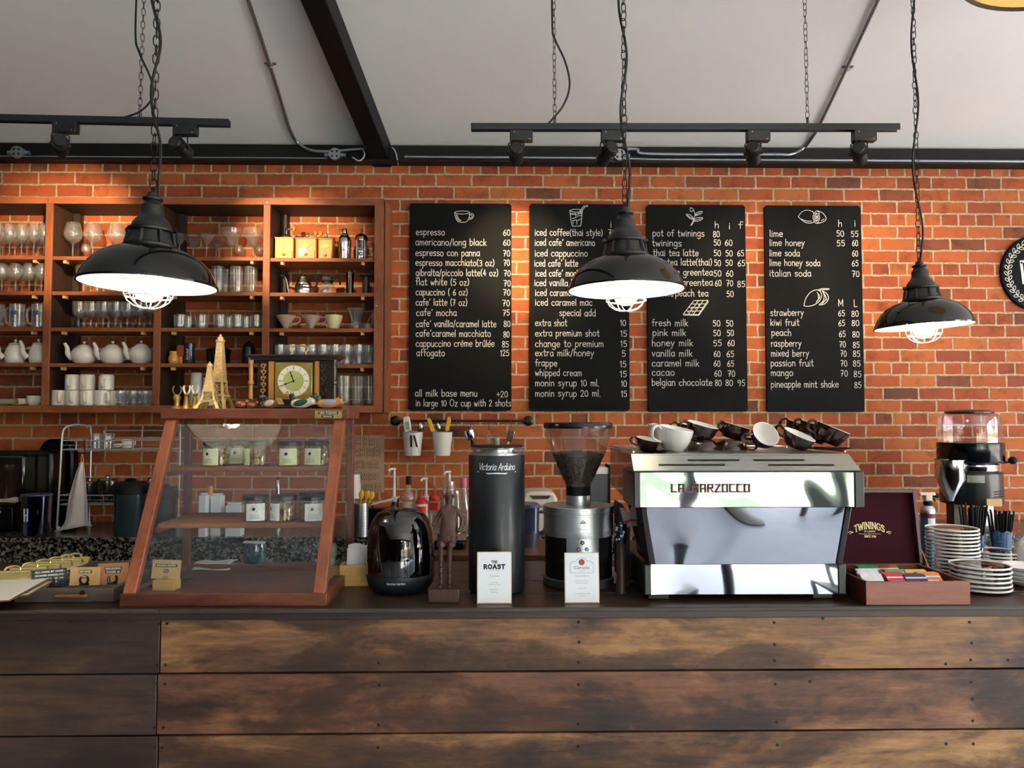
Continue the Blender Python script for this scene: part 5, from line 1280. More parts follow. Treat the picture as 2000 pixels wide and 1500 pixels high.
# ------------------------------------------------------------------ little signs
M_kraft = mat('kraft_card', '#c9a56b', .8, noise=.06, nscale=30)
M_kraftb = mat('brown_card', '#b07c4f', .8, noise=.06, nscale=30)
M_navyc = mat('navy_card', '#141c30', .6)
M_tape = mat('label_tape', '#101b22', .35)
M_pine = mat('pine_block', '#cda866', .6, noise=.12, nscale=12, stretch=(1, 8, 8))
M_clip = mat('binder_clip', '#0d0d0f', .3)
def card(px0, px1, py0, py1, y, rz, lab, m, strips, clip=True, name='price_card', block=None, tilt=-6):
    a = P((px0 + px1) / 2, py1, y); b = P((px0 + px1) / 2, py0, y); W_ = (px1 - px0) * SCL(y) / math.cos(R(rz)); H_ = b.z - a.z
    t = thing(name, lab, 'price card', (a.x, y, a.z), rot=(R(tilt), 0, R(rz)))
    obj('card', MB().cbox((0, 0, H_ / 2), (W_, .0012, H_)), m, t)
    g = MB(); g2 = MB()
    for s, fx, fz, fw, fh in strips:
        g.cbox((W_ * fx, -.001, H_ * fz), (W_ * fw, .0008, H_ * fh)); write(g2, s, W_ * (fx - fw * .44), H_ * (fz - fh * .28), H_ * fh * .58, width=W_ * fw * .88, w=.0011, y=-.0016)
    obj('label_strip', g, M_tape, t); obj('lettering', g2, M_chalk, t, smooth=False)
    if clip:
        g = MB()
        for s in (-1, 1):
            g.tube(smooth_path([(s * .004, -.004, .004), (s * .010, -.005, .010), (s * .011, -.005, .018), (s * .008, -.004, .024)], 4), .0032, 6)
        g.prism_x([(-.006, .0), (.006, .0), (.0012, .006), (-.0018, .006)], -.013, .013)
        obj('binder_clip', g, M_clip, t)
    return t
yk = cF + .07
blk_y = PZ(318, 1150, zbase - .01).y
xk = PX(318, blk_y)
t = card(294, 352, 1094, 1131, blk_y, -8, 'kraft price card on a pine block inside the pastry case', M_kraft, [('BANANA MUFFIN', .0, .70, .74, .15), ('70', 0, .42, .16, .17)], clip=False, tilt=-8)
zb_ = t.location.z
g = MB(); g.cbox((0, 0, (ZCT + zb - .012 - zb_) / 2), (.064, .04, zb_ - (ZCT + zb - .012) - .001)); o = obj('block', g, M_pine, t, loc=(.002, .004, 0), rot=(R(8), 0, 0), bevel=.002)
g = MB(); g.tube([(-.006, -.003, .0), (-.002, -.005, .008), (.004, -.005, .002), (.008, -.003, .008)], .0012, 5); obj('wire', g, M_steel, t)
M_tong = mat('tong_blue', '#27384a', .3, .6)
q0 = PZ(272, 1150, ZCT + zb - .01); 
t = thing('serving_tongs', 'dark serving tongs lying in the pastry case', 'tongs', (q0.x, q0.y + .01, ZCT + zb - .012))
for s in (-1, 1): obj('arm', MB().prism([(0, 0), (.012, 0), (.012, .003), (0, .003)], 0, .15), M_tong, t, loc=(s * .008, 0, .004), rot=(0, 0, R(-38 + s * 3)), bevel=.001)
M_napkin = mat('white_tissue', '#dcdfe4', .85)
nz = ZCT + zb - .012
for k, (px, py, a, lab) in enumerate(((415, 1112, 6, 'white folded napkin lying in the pastry case, lower one'), (420, 1106, -10, 'white folded napkin on top of the other in the pastry case'))):
    p = PZ(px, py, nz)
    g = MB(); g.grid(lambda u, v: ((u - .5) * .115, (v - .5) * .075, .003 + .007 * abs(u - .45) + .003 * math.sin(5 * u + 4 * v)), 10, 8)
    o = obj('napkin', g, M_napkin, loc=(p.x, p.y + .01, nz + k * .007), rot=(0, 0, R(a))); tag(o, lab, 'napkin')
    sd_ = o.modifiers.new('s', 'SOLIDIFY'); sd_.thickness = .002

# ------------------------------------------------------------------ things on top of the case
ZTOP = zt1
def top(px, y): return (PX(px, y), y, ZTOP)
M_gold = mat('antique_gold', '#b08f45', .38, .75, noise=.3, nscale=50)
M_goldl = mat('pale_gold', '#cdb079', .5, .35, noise=.22, nscale=90)
def eiffel(px, wpx, hpx, y, lab, rz):
    k = SCL(y); H = hpx * k; B = wpx * k / 2
    t = thing('tower_souvenir', lab, 'souvenir', top(px, y), R(rz))
    Q = ((0, 1), (.1, .8), (.21, .56), (.37, .46), (.6, .36 if hpx > 100 else .28), (.9, .24 if hpx > 100 else .17), (1.1, .15))
    def half(z):                                               # half width at height fraction z
        for (a, p), (b, q) in zip(Q, Q[1:]):
            if z <= b: return B * (p + (q - p) * (z - a) / (b - a))
        return B * .15
    g = MB()
    for sx in (-1, 1):                                         # four curved legs
        for sy in (-1, 1):
            n = 6; A = None
            for q in range(n + 1):
                z = .36 * q / n; h = half(z); lw = max(.25 * B * (1 - z * 1.2), .1 * B)
                ring = [g.v((sx * h, sy * h, z * H)), g.v((sx * (h - lw), sy * h, z * H)), g.v((sx * (h - lw), sy * (h - lw), z * H)), g.v((sx * h, sy * (h - lw), z * H))]
                if A:
                    for e in range(4): g.f([A[e], A[(e + 1) % 4], ring[(e + 1) % 4], ring[e]])
                else: g.f(ring)
                A = ring
            g.f(A[::-1])
    obj('legs', g, M_goldl, t)
    g = MB()
    for f in range(4):                                         # arches between the legs
        M = Matrix.Rotation(f * PI / 2, 4, 'Z'); g.M = M; h0 = half(.03)
        pts = [(h0 * .78 * math.cos(PI * q / 14), -half(.02 + .12 * math.sin(PI * q / 14)) * .98, H * (.0 + .155 * math.sin(PI * q / 14))) for q in range(15)]
        g.tube(pts, B * .05, 5)
        for q in range(9):
            z = .19 + .17 * q / 9 if q % 2 else .19
        for zz, zz2 in ((.19, .26), (.26, .34)):
            h1, h2 = half(zz), half(zz2)
            g.tube([(-h1 * .6, -h1 * .97, zz * H), (h2 * .6, -h2 * .97, zz2 * H)], B * .025, 4); g.tube([(h1 * .6, -h1 * .97, zz * H), (-h2 * .6, -h2 * .97, zz2 * H)], B * .025, 4)
    g.M = Matrix.Identity(4); obj('arch', g, M_goldl, t)
    g = MB()
    for z in (.175, .365): h = half(z) * 1.1; g.cbox((0, 0, z * H), (2 * h, 2 * h, .022 * H))
    obj('platform', g, M_goldl, t)
    g = MB(); A = None
    for q in range(11):
        z = .375 + .52 * q / 10; h = half(z)
        ring = [g.v((s1 * h, s2 * h, z * H)) for s1, s2 in ((1, 1), (-1, 1), (-1, -1), (1, -1))]
        if A:
            for e in range(4): g.f([A[e], A[(e + 1) % 4], ring[(e + 1) % 4], ring[e]])
        A = ring
    g.f(A)
    for f in range(4):
        g.M = Matrix.Rotation(f * PI / 2, 4, 'Z')
        for q in range(9):
            z1, z2 = .38 + .055 * q, .38 + .055 * (q + 1); h1, h2 = half(z1), half(z2)
            g.tube([(-h1, -h1 * 1.02, z1 * H), (h2, -h2 * 1.02, z2 * H)], B * .022, 4); g.tube([(h1, -h1 * 1.02, z1 * H), (-h2, -h2 * 1.02, z2 * H)], B * .022, 4)
    g.M = Matrix.Identity(4); obj('shaft', g, M_goldl, t)
    h = half(.9)
    g = MB(); g.lathe([(h * 1.5, .892 * H), (h * 1.7, .905 * H), (h * 1.7, .925 * H), (h * 1.2, .93 * H), (h * 1.1, .955 * H), (h * .5, .975 * H), (h * .35, 1.0 * H), (0, 1.002 * H)], seg=12); g.lathe([(0, .89 * H), (h * 1.5, .892 * H)], seg=12); obj('top', g, M_goldl, t)
    return t
eiffel(408, 46, 91, cTopF + .028, 'smaller golden iron tower souvenir in front', 8)
eiffel(428, 44, 145, cTopF + .09, 'taller golden iron tower souvenir behind the small one', -6)
def antler(px, lab, y):
    t = thing('brass_figurine', lab, 'figurine', top(px, y), group='small brass animal figurines')
    g = MB(); g.lathe([(0, 0), (.016, 0), (.016, .003), (.009, .008), (.008, .022), (.011, .03), (.012, .036), (.006, .043), (0, .044)], seg=14); obj('body', g, M_gold, t)
    g = MB()
    for s in (-1, 1): g.tube(smooth_path([(s * .004, 0, .04), (s * .011, 0, .05), (s * .013, 0, .062), (s * .009, 0, .07)], 4), .0021, 6)
    obj('horns', g, M_gold, t); return t
antler(345, 'brass figurine with two raised horns, left end of the case top', cTopF + .03)
M_bone = mat('bone_white', '#e6dccd', .5, noise=.15, nscale=60)
for px, lab in ((363.5, 'brass stag figurine left of its twin'), (380, 'brass stag figurine beside the small tower')):
    t = thing('brass_stag', lab, 'figurine', top(px, cTopF + .04), group='brass stag figurines')
    pts = [(0, 0, .012), (0, 0, .03), (.003, -.004, .042), (.008, -.010, .046), (-.006, 0, .004), (.007, 0, .004)]
    g = MB(); g.lathe([(0, 0), (.014, 0), (.013, .004), (.009, .012), (.008, .026), (.0065, .038), (.004, .044), (0, .046)], seg=12); g.ell((.004, -.006, .044), (.007, .009, .005), 10); obj('body', g, M_gold, t)
    g = MB()
    for s in (-1, 1):
        g.tube(smooth_path([(s * .003, 0, .046), (s * .008, .002, .054), (s * .010, .003, .064), (s * .007, .002, .072)], 4), .0032, 6)
        g.tube([(s * .009, .002, .058), (s * .013, 0, .066)], .002, 5)
    obj('antlers', g, M_bone, t)
# glossy brown ornaments
M_brownglz = mat('brown_glaze', '#8a3c18', .1, coat=.6, noise=.3, nscale=25)
for px, y, s, rz, lab in ((470, cTopF + .035, 1.0, 0, 'glossy brown ornament beside the tall tower'), (491, cTopF + .04, .85, 20, 'glossy brown ornament next to the left duck'), (477, cTopF + .075, 1.1, -20, 'dark glossy ornament set back, left of the clock')):
    t = thing('glazed_ornament', lab, 'ornament', top(px, y), R(rz)); t.scale = (s, s, s)
    obj('body', MB().ell((0, 0, .013), (.019, .013, .013), 16), M_brownglz if y < cTopF + .07 else M_castiron, t)
    obj('head', MB().ell((.019, -.002, .022), (.008, .007, .007), 12), M_brownglz if y < cTopF + .07 else M_castiron, t)
    g = MB()
    for a in (-1, 1):
        for b in (-1, 1): g.ell((a * .012, b * .010, .004), (.004, .004, .004), 8)
    obj('feet', g, M_castiron, t)
# mantel clock
M_cdark = wood('clock_dark', [(0, '#120e0b'), (.5, '#251c14'), (1, '#3c2d1e')], grain=(1, 6, 6), scale=3, rough=.3, bump=.05, coat=.3)
M_camber = mat('clock_amber', '#a8702e', .35, coat=.3, noise=.15, nscale=10)
M_cbrass = mat('clock_brass', '#c6b25c', .28, .8, noise=.2, nscale=50)
M_face = mat('clock_face', '#d6d0bb', .45)
M_facec = mat('clock_face_centre', '#c9cc7c', .3, .5)
yk = cTopF + .082; kk = SCL(yk)
def clk(px, py): p = P(px, py, yk); return p.x, p.z
cxk, _ = clk(574, 740); zk = lambda py: clk(574, py)[1] - ZTOP
clock = thing('mantel_clock', 'dark carved mantel clock with a square gold dial', 'clock', (cxk, yk, ZTOP))
wx = lambda px: clk(px, 740)[0] - cxk
g = MB(); g.box(wx(500), wx(648), .012, .085, .008, zk(700)); obj('case', g, M_cdark, clock, bevel=.002)
g = MB(); z0 = zk(703); z1 = zk(693)
for (ex, za, zb2) in ((0.0, z0, z0 + .006), (.010, z0 + .0061, z0 + .011), (.022, z0 + .0111, z1)): g.box(wx(492) - ex * .8, wx(654) + ex * .8, -.004 - ex * .5, .09, za, zb2)
obj('cornice', g, M_cdark, clock, bevel=.0012)
g = MB(); g.box(wx(490), wx(658), -.008, .09, 0, .009); obj('plinth', g, M_cdark, clock, bevel=.002)
for px in (489.5, 652):
    g = MB(); H = z0 - .0095; g.lathe([(.006, 0), (.009, .002), (.009, .008), (.006, .012), (.0075, .03), (.0055, H * .46), (.0085, H * .48), (.009, H * .53), (.006, H * .56), (.0072, H * .75), (.0055, H * .9), (.008, H * .94), (.008, H)], (wx(px), .004, .0095), 14); obj('column', g, M_camber if px < 500 else M_cdark, clock)
for a, b in ((523, 535), (613.5, 622)):
    obj('amber_panel', MB().box(wx(a), wx(b), .006, .0118, .012, zk(705)), M_camber, clock, bevel=.001)
for a, s in ((513, 1), (631, -1)):
    g = MB(); xc = wx(a); H = zk(706)
    for q in range(7):
        z = .016 + (H - .03) * q / 6; sg = 1 if q % 2 else -1
        g.tube(smooth_path([(xc, .008, z - .006), (xc + sg * .007, .005, z), (xc + sg * .004, .004, z + .006), (xc - sg * .002, .006, z + .004)], 4), [.0018] * 13, 5)
        for dx in (-1, 1): g.ell((xc + dx * .006, .007, z + .003), (.003, .002, .0045), 8)
    g.tube([(xc + .003 * math.sin(q * 1.1), .008, .012 + (H - .018) * q / 20) for q in range(21)], .0017, 5)
    obj('carving', g, M_camber if s > 0 else M_cdark, clock)
fx0, fx1, fz0, fz1 = wx(536.5), wx(609), zk(780), zk(708)
fc = ((fx0 + fx1) / 2, (fz0 + fz1) / 2); fr = (fx1 - fx0) * .425
g = MB(); g.box(fx0, fx1, .004, .0115, fz0, fz1); dial = obj('dial_plate', g, M_cbrass, clock, bevel=.001)
g = MB(); g.box(fx0 - .004, fx1 + .004, .006, .0116, fz0 - .004, fz0 - .0005); g.box(fx0 - .004, fx1 + .004, .006, .0116, fz1 + .0005, fz1 + .004); g.box(fx0 - .004, fx0 - .0005, .006, .0116, fz0, fz1); g.box(fx1 + .0005, fx1 + .004, .006, .0116, fz0, fz1); obj('bezel', g, M_cdark, clock)
g = MB(); g.lathe([(0, .0034), (fr, .0034), (fr, .004)], (fc[0], 0, fc[1]), 48, axis='Y'); obj('face', g, M_face, dial)
g = MB(); g.lathe([(0, .0030), (fr * .66, .0030), (fr * .66, .0034)], (fc[0], 0, fc[1]), 48, axis='Y'); obj('face_centre', g, M_facec, dial)
g = MB()
for h in range(12):
    a = PI / 2 - h * PI / 6; th = .0022 if h % 3 == 0 else .0014
    g.ribbon([(fc[0] + fr * .72 * math.cos(a), fc[1] + fr * .72 * math.sin(a)), (fc[0] + fr * .93 * math.cos(a), fc[1] + fr * .93 * math.sin(a))], th, .0031)
obj('numerals', g, mat('clock_ink', '#6b5a45', .6), dial, smooth=False)
g = MB()
for ang, L, th in ((110, .62, .003), (202, .95, .0022)):
    a = R(ang); g.ribbon([(fc[0] - fr * .1 * math.cos(a), fc[1] - fr * .1 * math.sin(a)), (fc[0] + fr * L * math.cos(a), fc[1] + fr * L * math.sin(a))], th, .0024)
    g.lathe([(0, .0022), (.003, .0022), (.003, .0026)], (fc[0] + fr * L * .55 * math.cos(a), 0, fc[1] + fr * L * .55 * math.sin(a)), 10, axis='Y')
g.lathe([(0, .001), (.0028, .001), (.0028, .003)], (fc[0], 0, fc[1]), 12, axis='Y')
obj('hands', g, M_blackmatte, dial, smooth=False)
g = MB(); hz = z1
g.tube(smooth_path([(wx(557), .04, hz + .002), (wx(562), .04, hz + .004), (wx(563), .04, hz + .012), (wx(559.5), .04, hz + .020), (wx(563), .04, hz + .029), (wx(577), .04, hz + .033), (wx(591), .04, hz + .029), (wx(595), .04, hz + .020), (wx(591), .04, hz + .012), (wx(592), .04, hz + .004), (wx(598), .04, hz + .002)], 5), .0022, 8)
obj('handle', g, M_cbrass, clock)
# ducks
def mset(*cs): return [mat('duck_paint', c, .45, noise=.15, nscale=40) for c in cs]
def duck(px, y, s, rz, lab, body, wing, head, bill, headpos, tail=True):
    t = thing('wooden_duck', lab, 'duck figurine', top(px, y), R(rz), 'small painted wooden ducks'); t.scale = (s, s, s)
    b = blob([(-.030, 0, .016), (-.012, 0, .014), (.012, 0, .014), (.026, 0, .017), (-.044, 0, .026)], [.012, .0145, .0145, .010, .003], [(0, 1), (1, 2), (2, 3), (0, 4)])
    g = MB(); add_mesh(g, b); 
    for v in g.bm.verts: v.co.z = max(v.co.z, .0)
    obj('body', g, body, t)
    for sg in (-1, 1):
        g = MB(); g.ell((0, 0, 0), (.022, .003, .009), 14); obj('wing', g, wing, t, loc=(-.008, sg * .0135, .017), rot=(R(-sg * 12), R(14), R(-sg * 3)))
    hx, hz_ = headpos
    b = blob([(.020, 0, .018), (hx * .9, 0, (hz_ + .018) / 2), (hx, 0, hz_)], [.008, .0072, .0105], [(0, 1), (1, 2)])
    g = MB(); add_mesh(g, b); h = obj('head', g, head, t)
    g = MB(); g.ell((0, 0, 0), (.011, .006, .003), 12); obj('bill', g, bill, t, loc=(hx + .016, 0, hz_ - .003), rot=(0, R(14), 0))
    g = MB()
    for sg in (-1, 1): g.ell((hx + .005, sg * .0088, hz_ + .003), (.0016, .0012, .0016), 6)
    obj('eye', g, M_blackmatte, h)
d_brown, d_blk, d_green, d_cream, d_or, d_gray = mset('#8a6a48', '#121416', '#1c4a3e', '#d9cdb8', '#c8823a', '#8f9499')
duck(528, cTopF + .03, 1.0, 150, 'wooden duck with a black head and tan back, left of three', d_brown, d_cream, d_blk, d_gray, (.022, .040))
duck(585, cTopF + .03, 1.1, 170, 'wooden duck with a yellow bill in front of the clock dial', d_cream, d_green, d_blk, d_or, (.026, .044))
duck(637, cTopF + .03, 1.1, 185, 'wooden duck with a green head and grey tail, right of three', d_or, d_gray, d_green, d_green, (.024, .038))
# ================================================================== ON THE FRONT COUNTER
def on(px, py, r=0.0):
    """the spot on the counter top the photo shows at (px, py), moved back by r"""
    p = PZ(px, py, ZCT); return Vector((p.x + (p.x - CAM.x) * r / (p.y - CAM.y), p.y + r, ZCT))
def zat(py, y): return P(1000, py, y).z - ZCT
# ------------------------------------------------------------------ clipboards
M_clipb = mat('clipboard', '#6d4a2e', .55, noise=.1, nscale=20)
M_sheet = mat('menu_sheet', '#e9e2d2', .8)
M_gclip = mat('gold_clip', '#ead48a', .28, 1.0)
cl0 = None
clp = [(24, 1117), (58, 1110), (84, 1103), (108, 1098), (130, 1093), (146, 1090)]
names = ['clipboard on top of the fanned stack, nearest the front edge', 'clipboard second from the front of the fanned stack', 'clipboard third from the front of the fanned stack', 'clipboard third from the back of the fanned stack', 'clipboard second from the back of the fanned stack', 'clipboard at the back of the fanned stack, partly under the rest']
for k, (px, py) in enumerate(clp):
    z = ZCT + .002 + (5 - k) * .009; p = PZ(px, py, z + .02)
    loc = (p.x, p.y, z)
    if cl0 is None:
        t = cl0 = thing('clipboard', names[0], 'clipboard', loc, R(11), 'menu clipboards with brass clips')
        obj('board', MB().box(-.11, .11, -.30, .015, 0, .003), M_clipb, t, bevel=.001)
        obj('sheet', MB().box(-.105, .105, -.296, .005, .0031, .0045), M_sheet, t)
        g = MB(); g.prism_x([(-.030, .005), (.010, .005), (.006, .014), (-.006, .022), (-.016, .016), (-.026, .008)], -.052, .052)
        c = obj('clip', g, M_gclip, t, bevel=.002)
        g = MB(); g.tube(smooth_path([(-.020, -.002, .020), (-.018, .006, .030), (0, .010, .034), (.018, .006, .030), (.020, -.002, .020)], 5), .0035, 8); g.tube([(-.05, -.004, .020), (.05, -.004, .020)], .005, 8); obj('lever', g, M_gclip, c)
    else: dup(cl0, loc, R(11 - k * .6), names[k])
# ------------------------------------------------------------------ grey tray with price cards
M_graywood = wood('grey_wood', [(0, '#2a2622'), (.4, '#45403a'), (.7, '#5a5247'), (1, '#71614e')], grain=(1.2, 9, 9), scale=2.2, rough=.6, bump=.2)
p0 = on(28, 1177); yT = p0.y; xT0 = P(27, 1170, yT).x; xT1 = P(236, 1170, yT).x - .02; hT = zat(1146, yT)
tray = thing('wooden_tray', 'shallow grey wooden tray with a handle, holding price cards', 'tray', ((xT0 + xT1) / 2, yT, ZCT)); wT = xT1 - xT0
obj('front_board', MB().box(-wT / 2, wT / 2, 0, .014, 0, hT), M_graywood, tray, bevel=.002)
obj('back_board', MB().box(-wT / 2, wT / 2, .40, .414, 0, hT), M_graywood, tray, bevel=.002)
for s in (-1, 1): obj('side_board', MB().box(s * wT / 2 - (.014 if s > 0 else 0), s * wT / 2 + (.014 if s < 0 else 0), .0142, .3998, 0, hT), M_graywood, tray, bevel=.002)
obj('floor_board', MB().box(-wT / 2 + .0142, wT / 2 - .0142, .0142, .3998, .002, .010), M_graywood, tray)
hx = P(144, 1162, yT).x - (xT0 + xT1) / 2
g = MB(); g.box(hx - .045, hx + .045, -.018, .0, hT * .38, hT * .66); obj('handle', g, wood('handle_wood', [(0, '#4a2f1c'), (1, '#8d5e38')], scale=3), tray, bevel=.004)
g = MB(); g.tube([(hx + .03, -.012, hT * .66), (hx + .03, -.014, hT * .86)], .006, 8); obj('knob', g, M_blackmatte, tray)
yc_ = yT + .075
card(70, 121, 1112, 1146, yc_, 28, 'navy price card covered in lettering, on a binder clip', M_navyc, [('ALL MADE BY HAND', .0, .86, .9, .13), ('BROWNIE CHOCOLATE', 0, .66, .9, .13), ('BEST CAKE IN', 0, .46, .9, .13), ('TOWN', 0, .28, .5, .13)])
card(137, 193, 1108, 1143, yc_ - .01, 3, 'kraft price card with two label strips, upright in the tray', M_kraft, [('BROWNIE', 0, .74, .42, .17), ('70', 0, .46, .14, .16)])
card(194, 246, 1100, 1141, yc_ + .02, 14, 'brown price card beside the pastry case post', M_kraftb, [('MACADAMIA', .0, .74, .56, .15), ('COOKIE 60', 0, .58, .5, .15)])

# ------------------------------------------------------------------ pine box with napkins, beside the case
pb_ = on(690, 1146)
t = thing('pine_box', 'small pine box between the pastry case and the dome speaker', 'box', (pb_.x + .002, pb_.y + .005, ZCT))
h = zat(1104, pb_.y)
g = MB(); g.box(-.045, .042, 0, .008, 0, h); g.box(-.045, .042, .06, .068, 0, h); g.box(-.045, -.037, .0082, .0598, 0, h); g.box(.034, .042, .0082, .0598, 0, h); obj('wall', g, M_pine, t, bevel=.001)
obj('bottom', MB().box(-.0368, .0338, .0082, .0598, .001, .008), M_pine, t)
for q, (y0, hh, lab) in enumerate(((.016, .052, 'white napkin standing in the pine box, in front'), (.034, .06, 'white napkin standing in the pine box, behind'))):
    g = MB(); g.grid(lambda u, v: (-.028 + .056 * u, y0 + .008 * math.sin(3 * u) + .01 * v, .01 + (h + hh - .01 - .012 * abs(u - .4)) * v), 8, 5)
    o = obj('napkin', g, M_napkin, loc=(pb_.x + .002, pb_.y + .005, ZCT)); tag(o, lab, 'napkin'); m_ = o.modifiers.new('s', 'SOLIDIFY'); m_.thickness = .003

# ------------------------------------------------------------------ dome speaker
M_smoke = thin_glass('smoked_dome', '#3a3d42', .06, .16, .8, .02)
M_navyblk = mat('speaker_base', '#10161d', .5)
pf = on(782, 1167, .10); r = 66 * SCL(pf.y)
sp_ = thing('dome_speaker', 'black speaker with a clear smoked dome', 'speaker', pf)
zb1 = zat(1116, pf.y); zt = zat(992, pf.y)
obj('base', MB().lathe([(0, 0), (r * .74, 0), (r * .80, .004), (r * .94, .022), (r * .985, .04), (r, zb1 - .004), (r * .985, zb1), (0, zb1)], seg=48), M_navyblk, sp_)
H = zt - zb1
obj('dome', MB().lathe([(r * .985, zb1 + .0005), (r * 1.0, zb1 + H * .2), (r * .985, zb1 + H * .42), (r * .93, zb1 + H * .64), (r * .84, zb1 + H * .80), (r * .70, zb1 + H * .91), (r * .5, zb1 + H * .975), (r * .25, zb1 + H * .997), (0, zb1 + H)], seg=48), M_smoke, sp_)
g = MB()
g.lathe([(r * .80, zb1 + .001), (r * .78, zb1 + H * .30), (r * .62, zb1 + H * .52), (r * .34, zb1 + H * .62), (0, zb1 + H * .63)], seg=36)
obj('inner_cone', g, mat('speaker_cone', '#14161a', .3), sp_)
g = MB()
for k in range(24):
    a = 2 * PI * k / 24; g.tube([(r * .83 * math.cos(a), r * .83 * math.sin(a), zb1 + .002), (r * .81 * math.cos(a), r * .81 * math.sin(a), zb1 + H * .34)], .0028, 6)
obj('fin', g, M_steel, sp_)
g = MB(); z = zat(1140, pf.y - r) ; printed(g, 'harman kardon', 0, z - .003, .0075, width=.052, y=-r * 1.001 - .0008, align='C'); o = obj('lettering', g, M_chalk, sp_, smooth=False)
for v in o.data.vertices: v.co.y = -math.sqrt(max(0, r * r - v.co.x ** 2)) - .001

# ------------------------------------------------------------------ carved figure
M_ebony = wood('carved_wood', [(0, '#23130d'), (.5, '#3d231a'), (1, '#573629')], grain=(8, 8, 2), scale=4, rough=.5, bump=.4)
pf = on(869.5, 1178); yF_ = pf.y + .032; k = SCL(yF_)
fig = thing('carved_figure', 'thin carved wooden figure standing on a block', 'figurine', (PX(869.5, yF_), yF_, ZCT))
hb = zat(1151, yF_ - .03)
obj('block', MB().box(-.043, .043, -.031, .031, 0, hb), M_ebony, fig, bevel=.002)
cxp = 870
def fp(px, py, dy=0.0): p = P(px, py, yF_); return ((px - 869.5) * k, dy, p.z - ZCT)
J = [fp(878, 1040), fp(878, 1014), fp(878, 997), fp(877, 986), fp(877, 971), fp(877, 961),           # 0 pelvis 1 chest 2 shoulders 3 neck 4 head 5 crown
     fp(864, 995), fp(855, 1012), fp(850, 1024, -.012), fp(848, 1020, -.026),                         # 6 shoulder 7 elbow 8 wrist 9 hand (viewer's left)
     fp(892, 995), fp(904, 1013), fp(901, 1032, -.010), fp(895, 1036, -.022),                          # 10..13 (viewer's right)
     fp(866, 1058), fp(862, 1064), fp(862, 1104), fp(863, 1146),                                       # 14 hip 15 hem 16 knee 17 foot
     fp(886, 1058), fp(879, 1068), fp(879, 1106), fp(878, 1146)]                                       # 18..21
Rr = [.021, .022, .016, .0065, .0125, .009, .008, .006, .0055, .007, .008, .006, .0055, .007, .016, .009, .0065, .006, .016, .009, .0065, .006]
E = [(0, 1), (1, 2), (2, 3), (3, 4), (4, 5), (2, 6), (6, 7), (7, 8), (8, 9), (2, 10), (10, 11), (11, 12), (12, 13), (0, 14), (14, 15), (15, 16), (16, 17), (0, 18), (18, 19), (19, 20), (20, 21)]
g = MB(); add_mesh(g, blob(J, Rr, E, 2)); obj('body', g, M_ebony, fig, angle=60)
hc = fp(877, 969)
g = MB(); g.ell((hc[0], -.013, hc[2] - .002), (.0035, .006, .006), 8)
for s in (-1, 1): g.ell((hc[0] + s * .0055, -.0115, hc[2] + .004), (.0028, .003, .002), 8); g.ell((hc[0] + s * .0135, .0, hc[2]), (.003, .005, .007), 8)
g.ell((hc[0], -.0115, hc[2] - .011), (.005, .003, .0018), 8); obj('face', g, M_ebony, fig)
g = MB(); a = fp(860, 1064); b = fp(885, 1064)
g.lathe([(.026, fp(0, 1047)[2]), (.025, fp(0, 1056)[2]), (.012, fp(0, 1060)[2])], (fp(873, 1050)[0], 0, 0), 20, sy=.7)
for px in (863, 881): g.lathe([(.010, fp(0, 1050)[2]), (.0135, fp(0, 1058)[2]), (.0145, fp(0, 1069)[2]), (.007, fp(0, 1070)[2])], (fp(px, 1050)[0], 0, 0), 16)
obj('shorts', g, M_ebony, fig)
g = MB()
for px in (863, 878.5):
    for q in range(6): c = fp(px - (q * .0), 1085 + q * 11); g.lathe([(.0062, c[2] - .002), (.0078, c[2]), (.0062, c[2] + .002)], (c[0], 0, 0), 10)
obj('leg_ring', g, M_ebony, fig)
for px in (862, 879): 
    c = fp(px, 1148); obj('foot', MB().ell((c[0], -.008, hb + .004), (.007, .014, .005), 10), M_ebony, fig)

# ------------------------------------------------------------------ tall black grinder
M_pot_w = mat('knob_grey', '#8e9092', .4)
M_va = mat('satin_black', '#0e151b', .42, coat=.1)
pf = on(970, 1166, .083); r = 54.5 * SCL(pf.y)
va = thing('column_grinder', 'tall black cylinder grinder with silver script on its front', 'grinder', pf)
zt = zat(888, pf.y); z2 = zat(872, pf.y)
obj('foot', MB().lathe([(0, 0), (r * .92, 0), (r * .92, .008), (0, .008)], seg=40), M_blackmatte, va)
obj('body', MB().lathe([(0, .0082), (r, .0082), (r, zt - .002), (r * .985, zt), (0, zt)], seg=56), M_va, va)
obj('hopper_ring', MB().lathe([(r * .985, zt + .0002), (r * 1.0, zt + .004), (r * 1.0, z2 - .002), (r * .93, z2)], seg=48), M_glass2, va)
g = MB(); g.lathe([(r * .96, zt + .0004), (r * .96, zt + .006), (r * .90, zt + .006)], seg=48); g.lathe([(r * .6, zt + .002), (r * .6, z2 - .008), (r * .2, z2 - .006), (0, z2 - .006)], seg=32); obj('burr_housing', g, M_steel, va)
obj('lid_knob', MB().lathe([(.008, z2 + .005), (.008, z2 + .017), (.0085, z2 + .018), (.0085, z2 + .026), (0, z2 + .027)], seg=16), M_pot_w, va)
obj('lid', MB().lathe([(r * .935, z2 - .0035), (r * .935, z2 + .003), (r * .9, z2 + .004), (0, z2 + .005)], seg=48), M_blackmatte, va)
g = MB(); za, zb3 = zat(917, pf.y - r), zat(905, pf.y - r)
def wrapc(p): return p
write(g, 'Victoria Arduino', -.060, za - .0015, .019, width=.120, w=.0019, slant=.25, y=0, gap=4, n=4)
g.ribbon([(-.064, za - .0075), (-.03, za - .011)], .0022, 0); g.ribbon([(.064, za - .0075), (.03, za - .011)], .0022, 0)
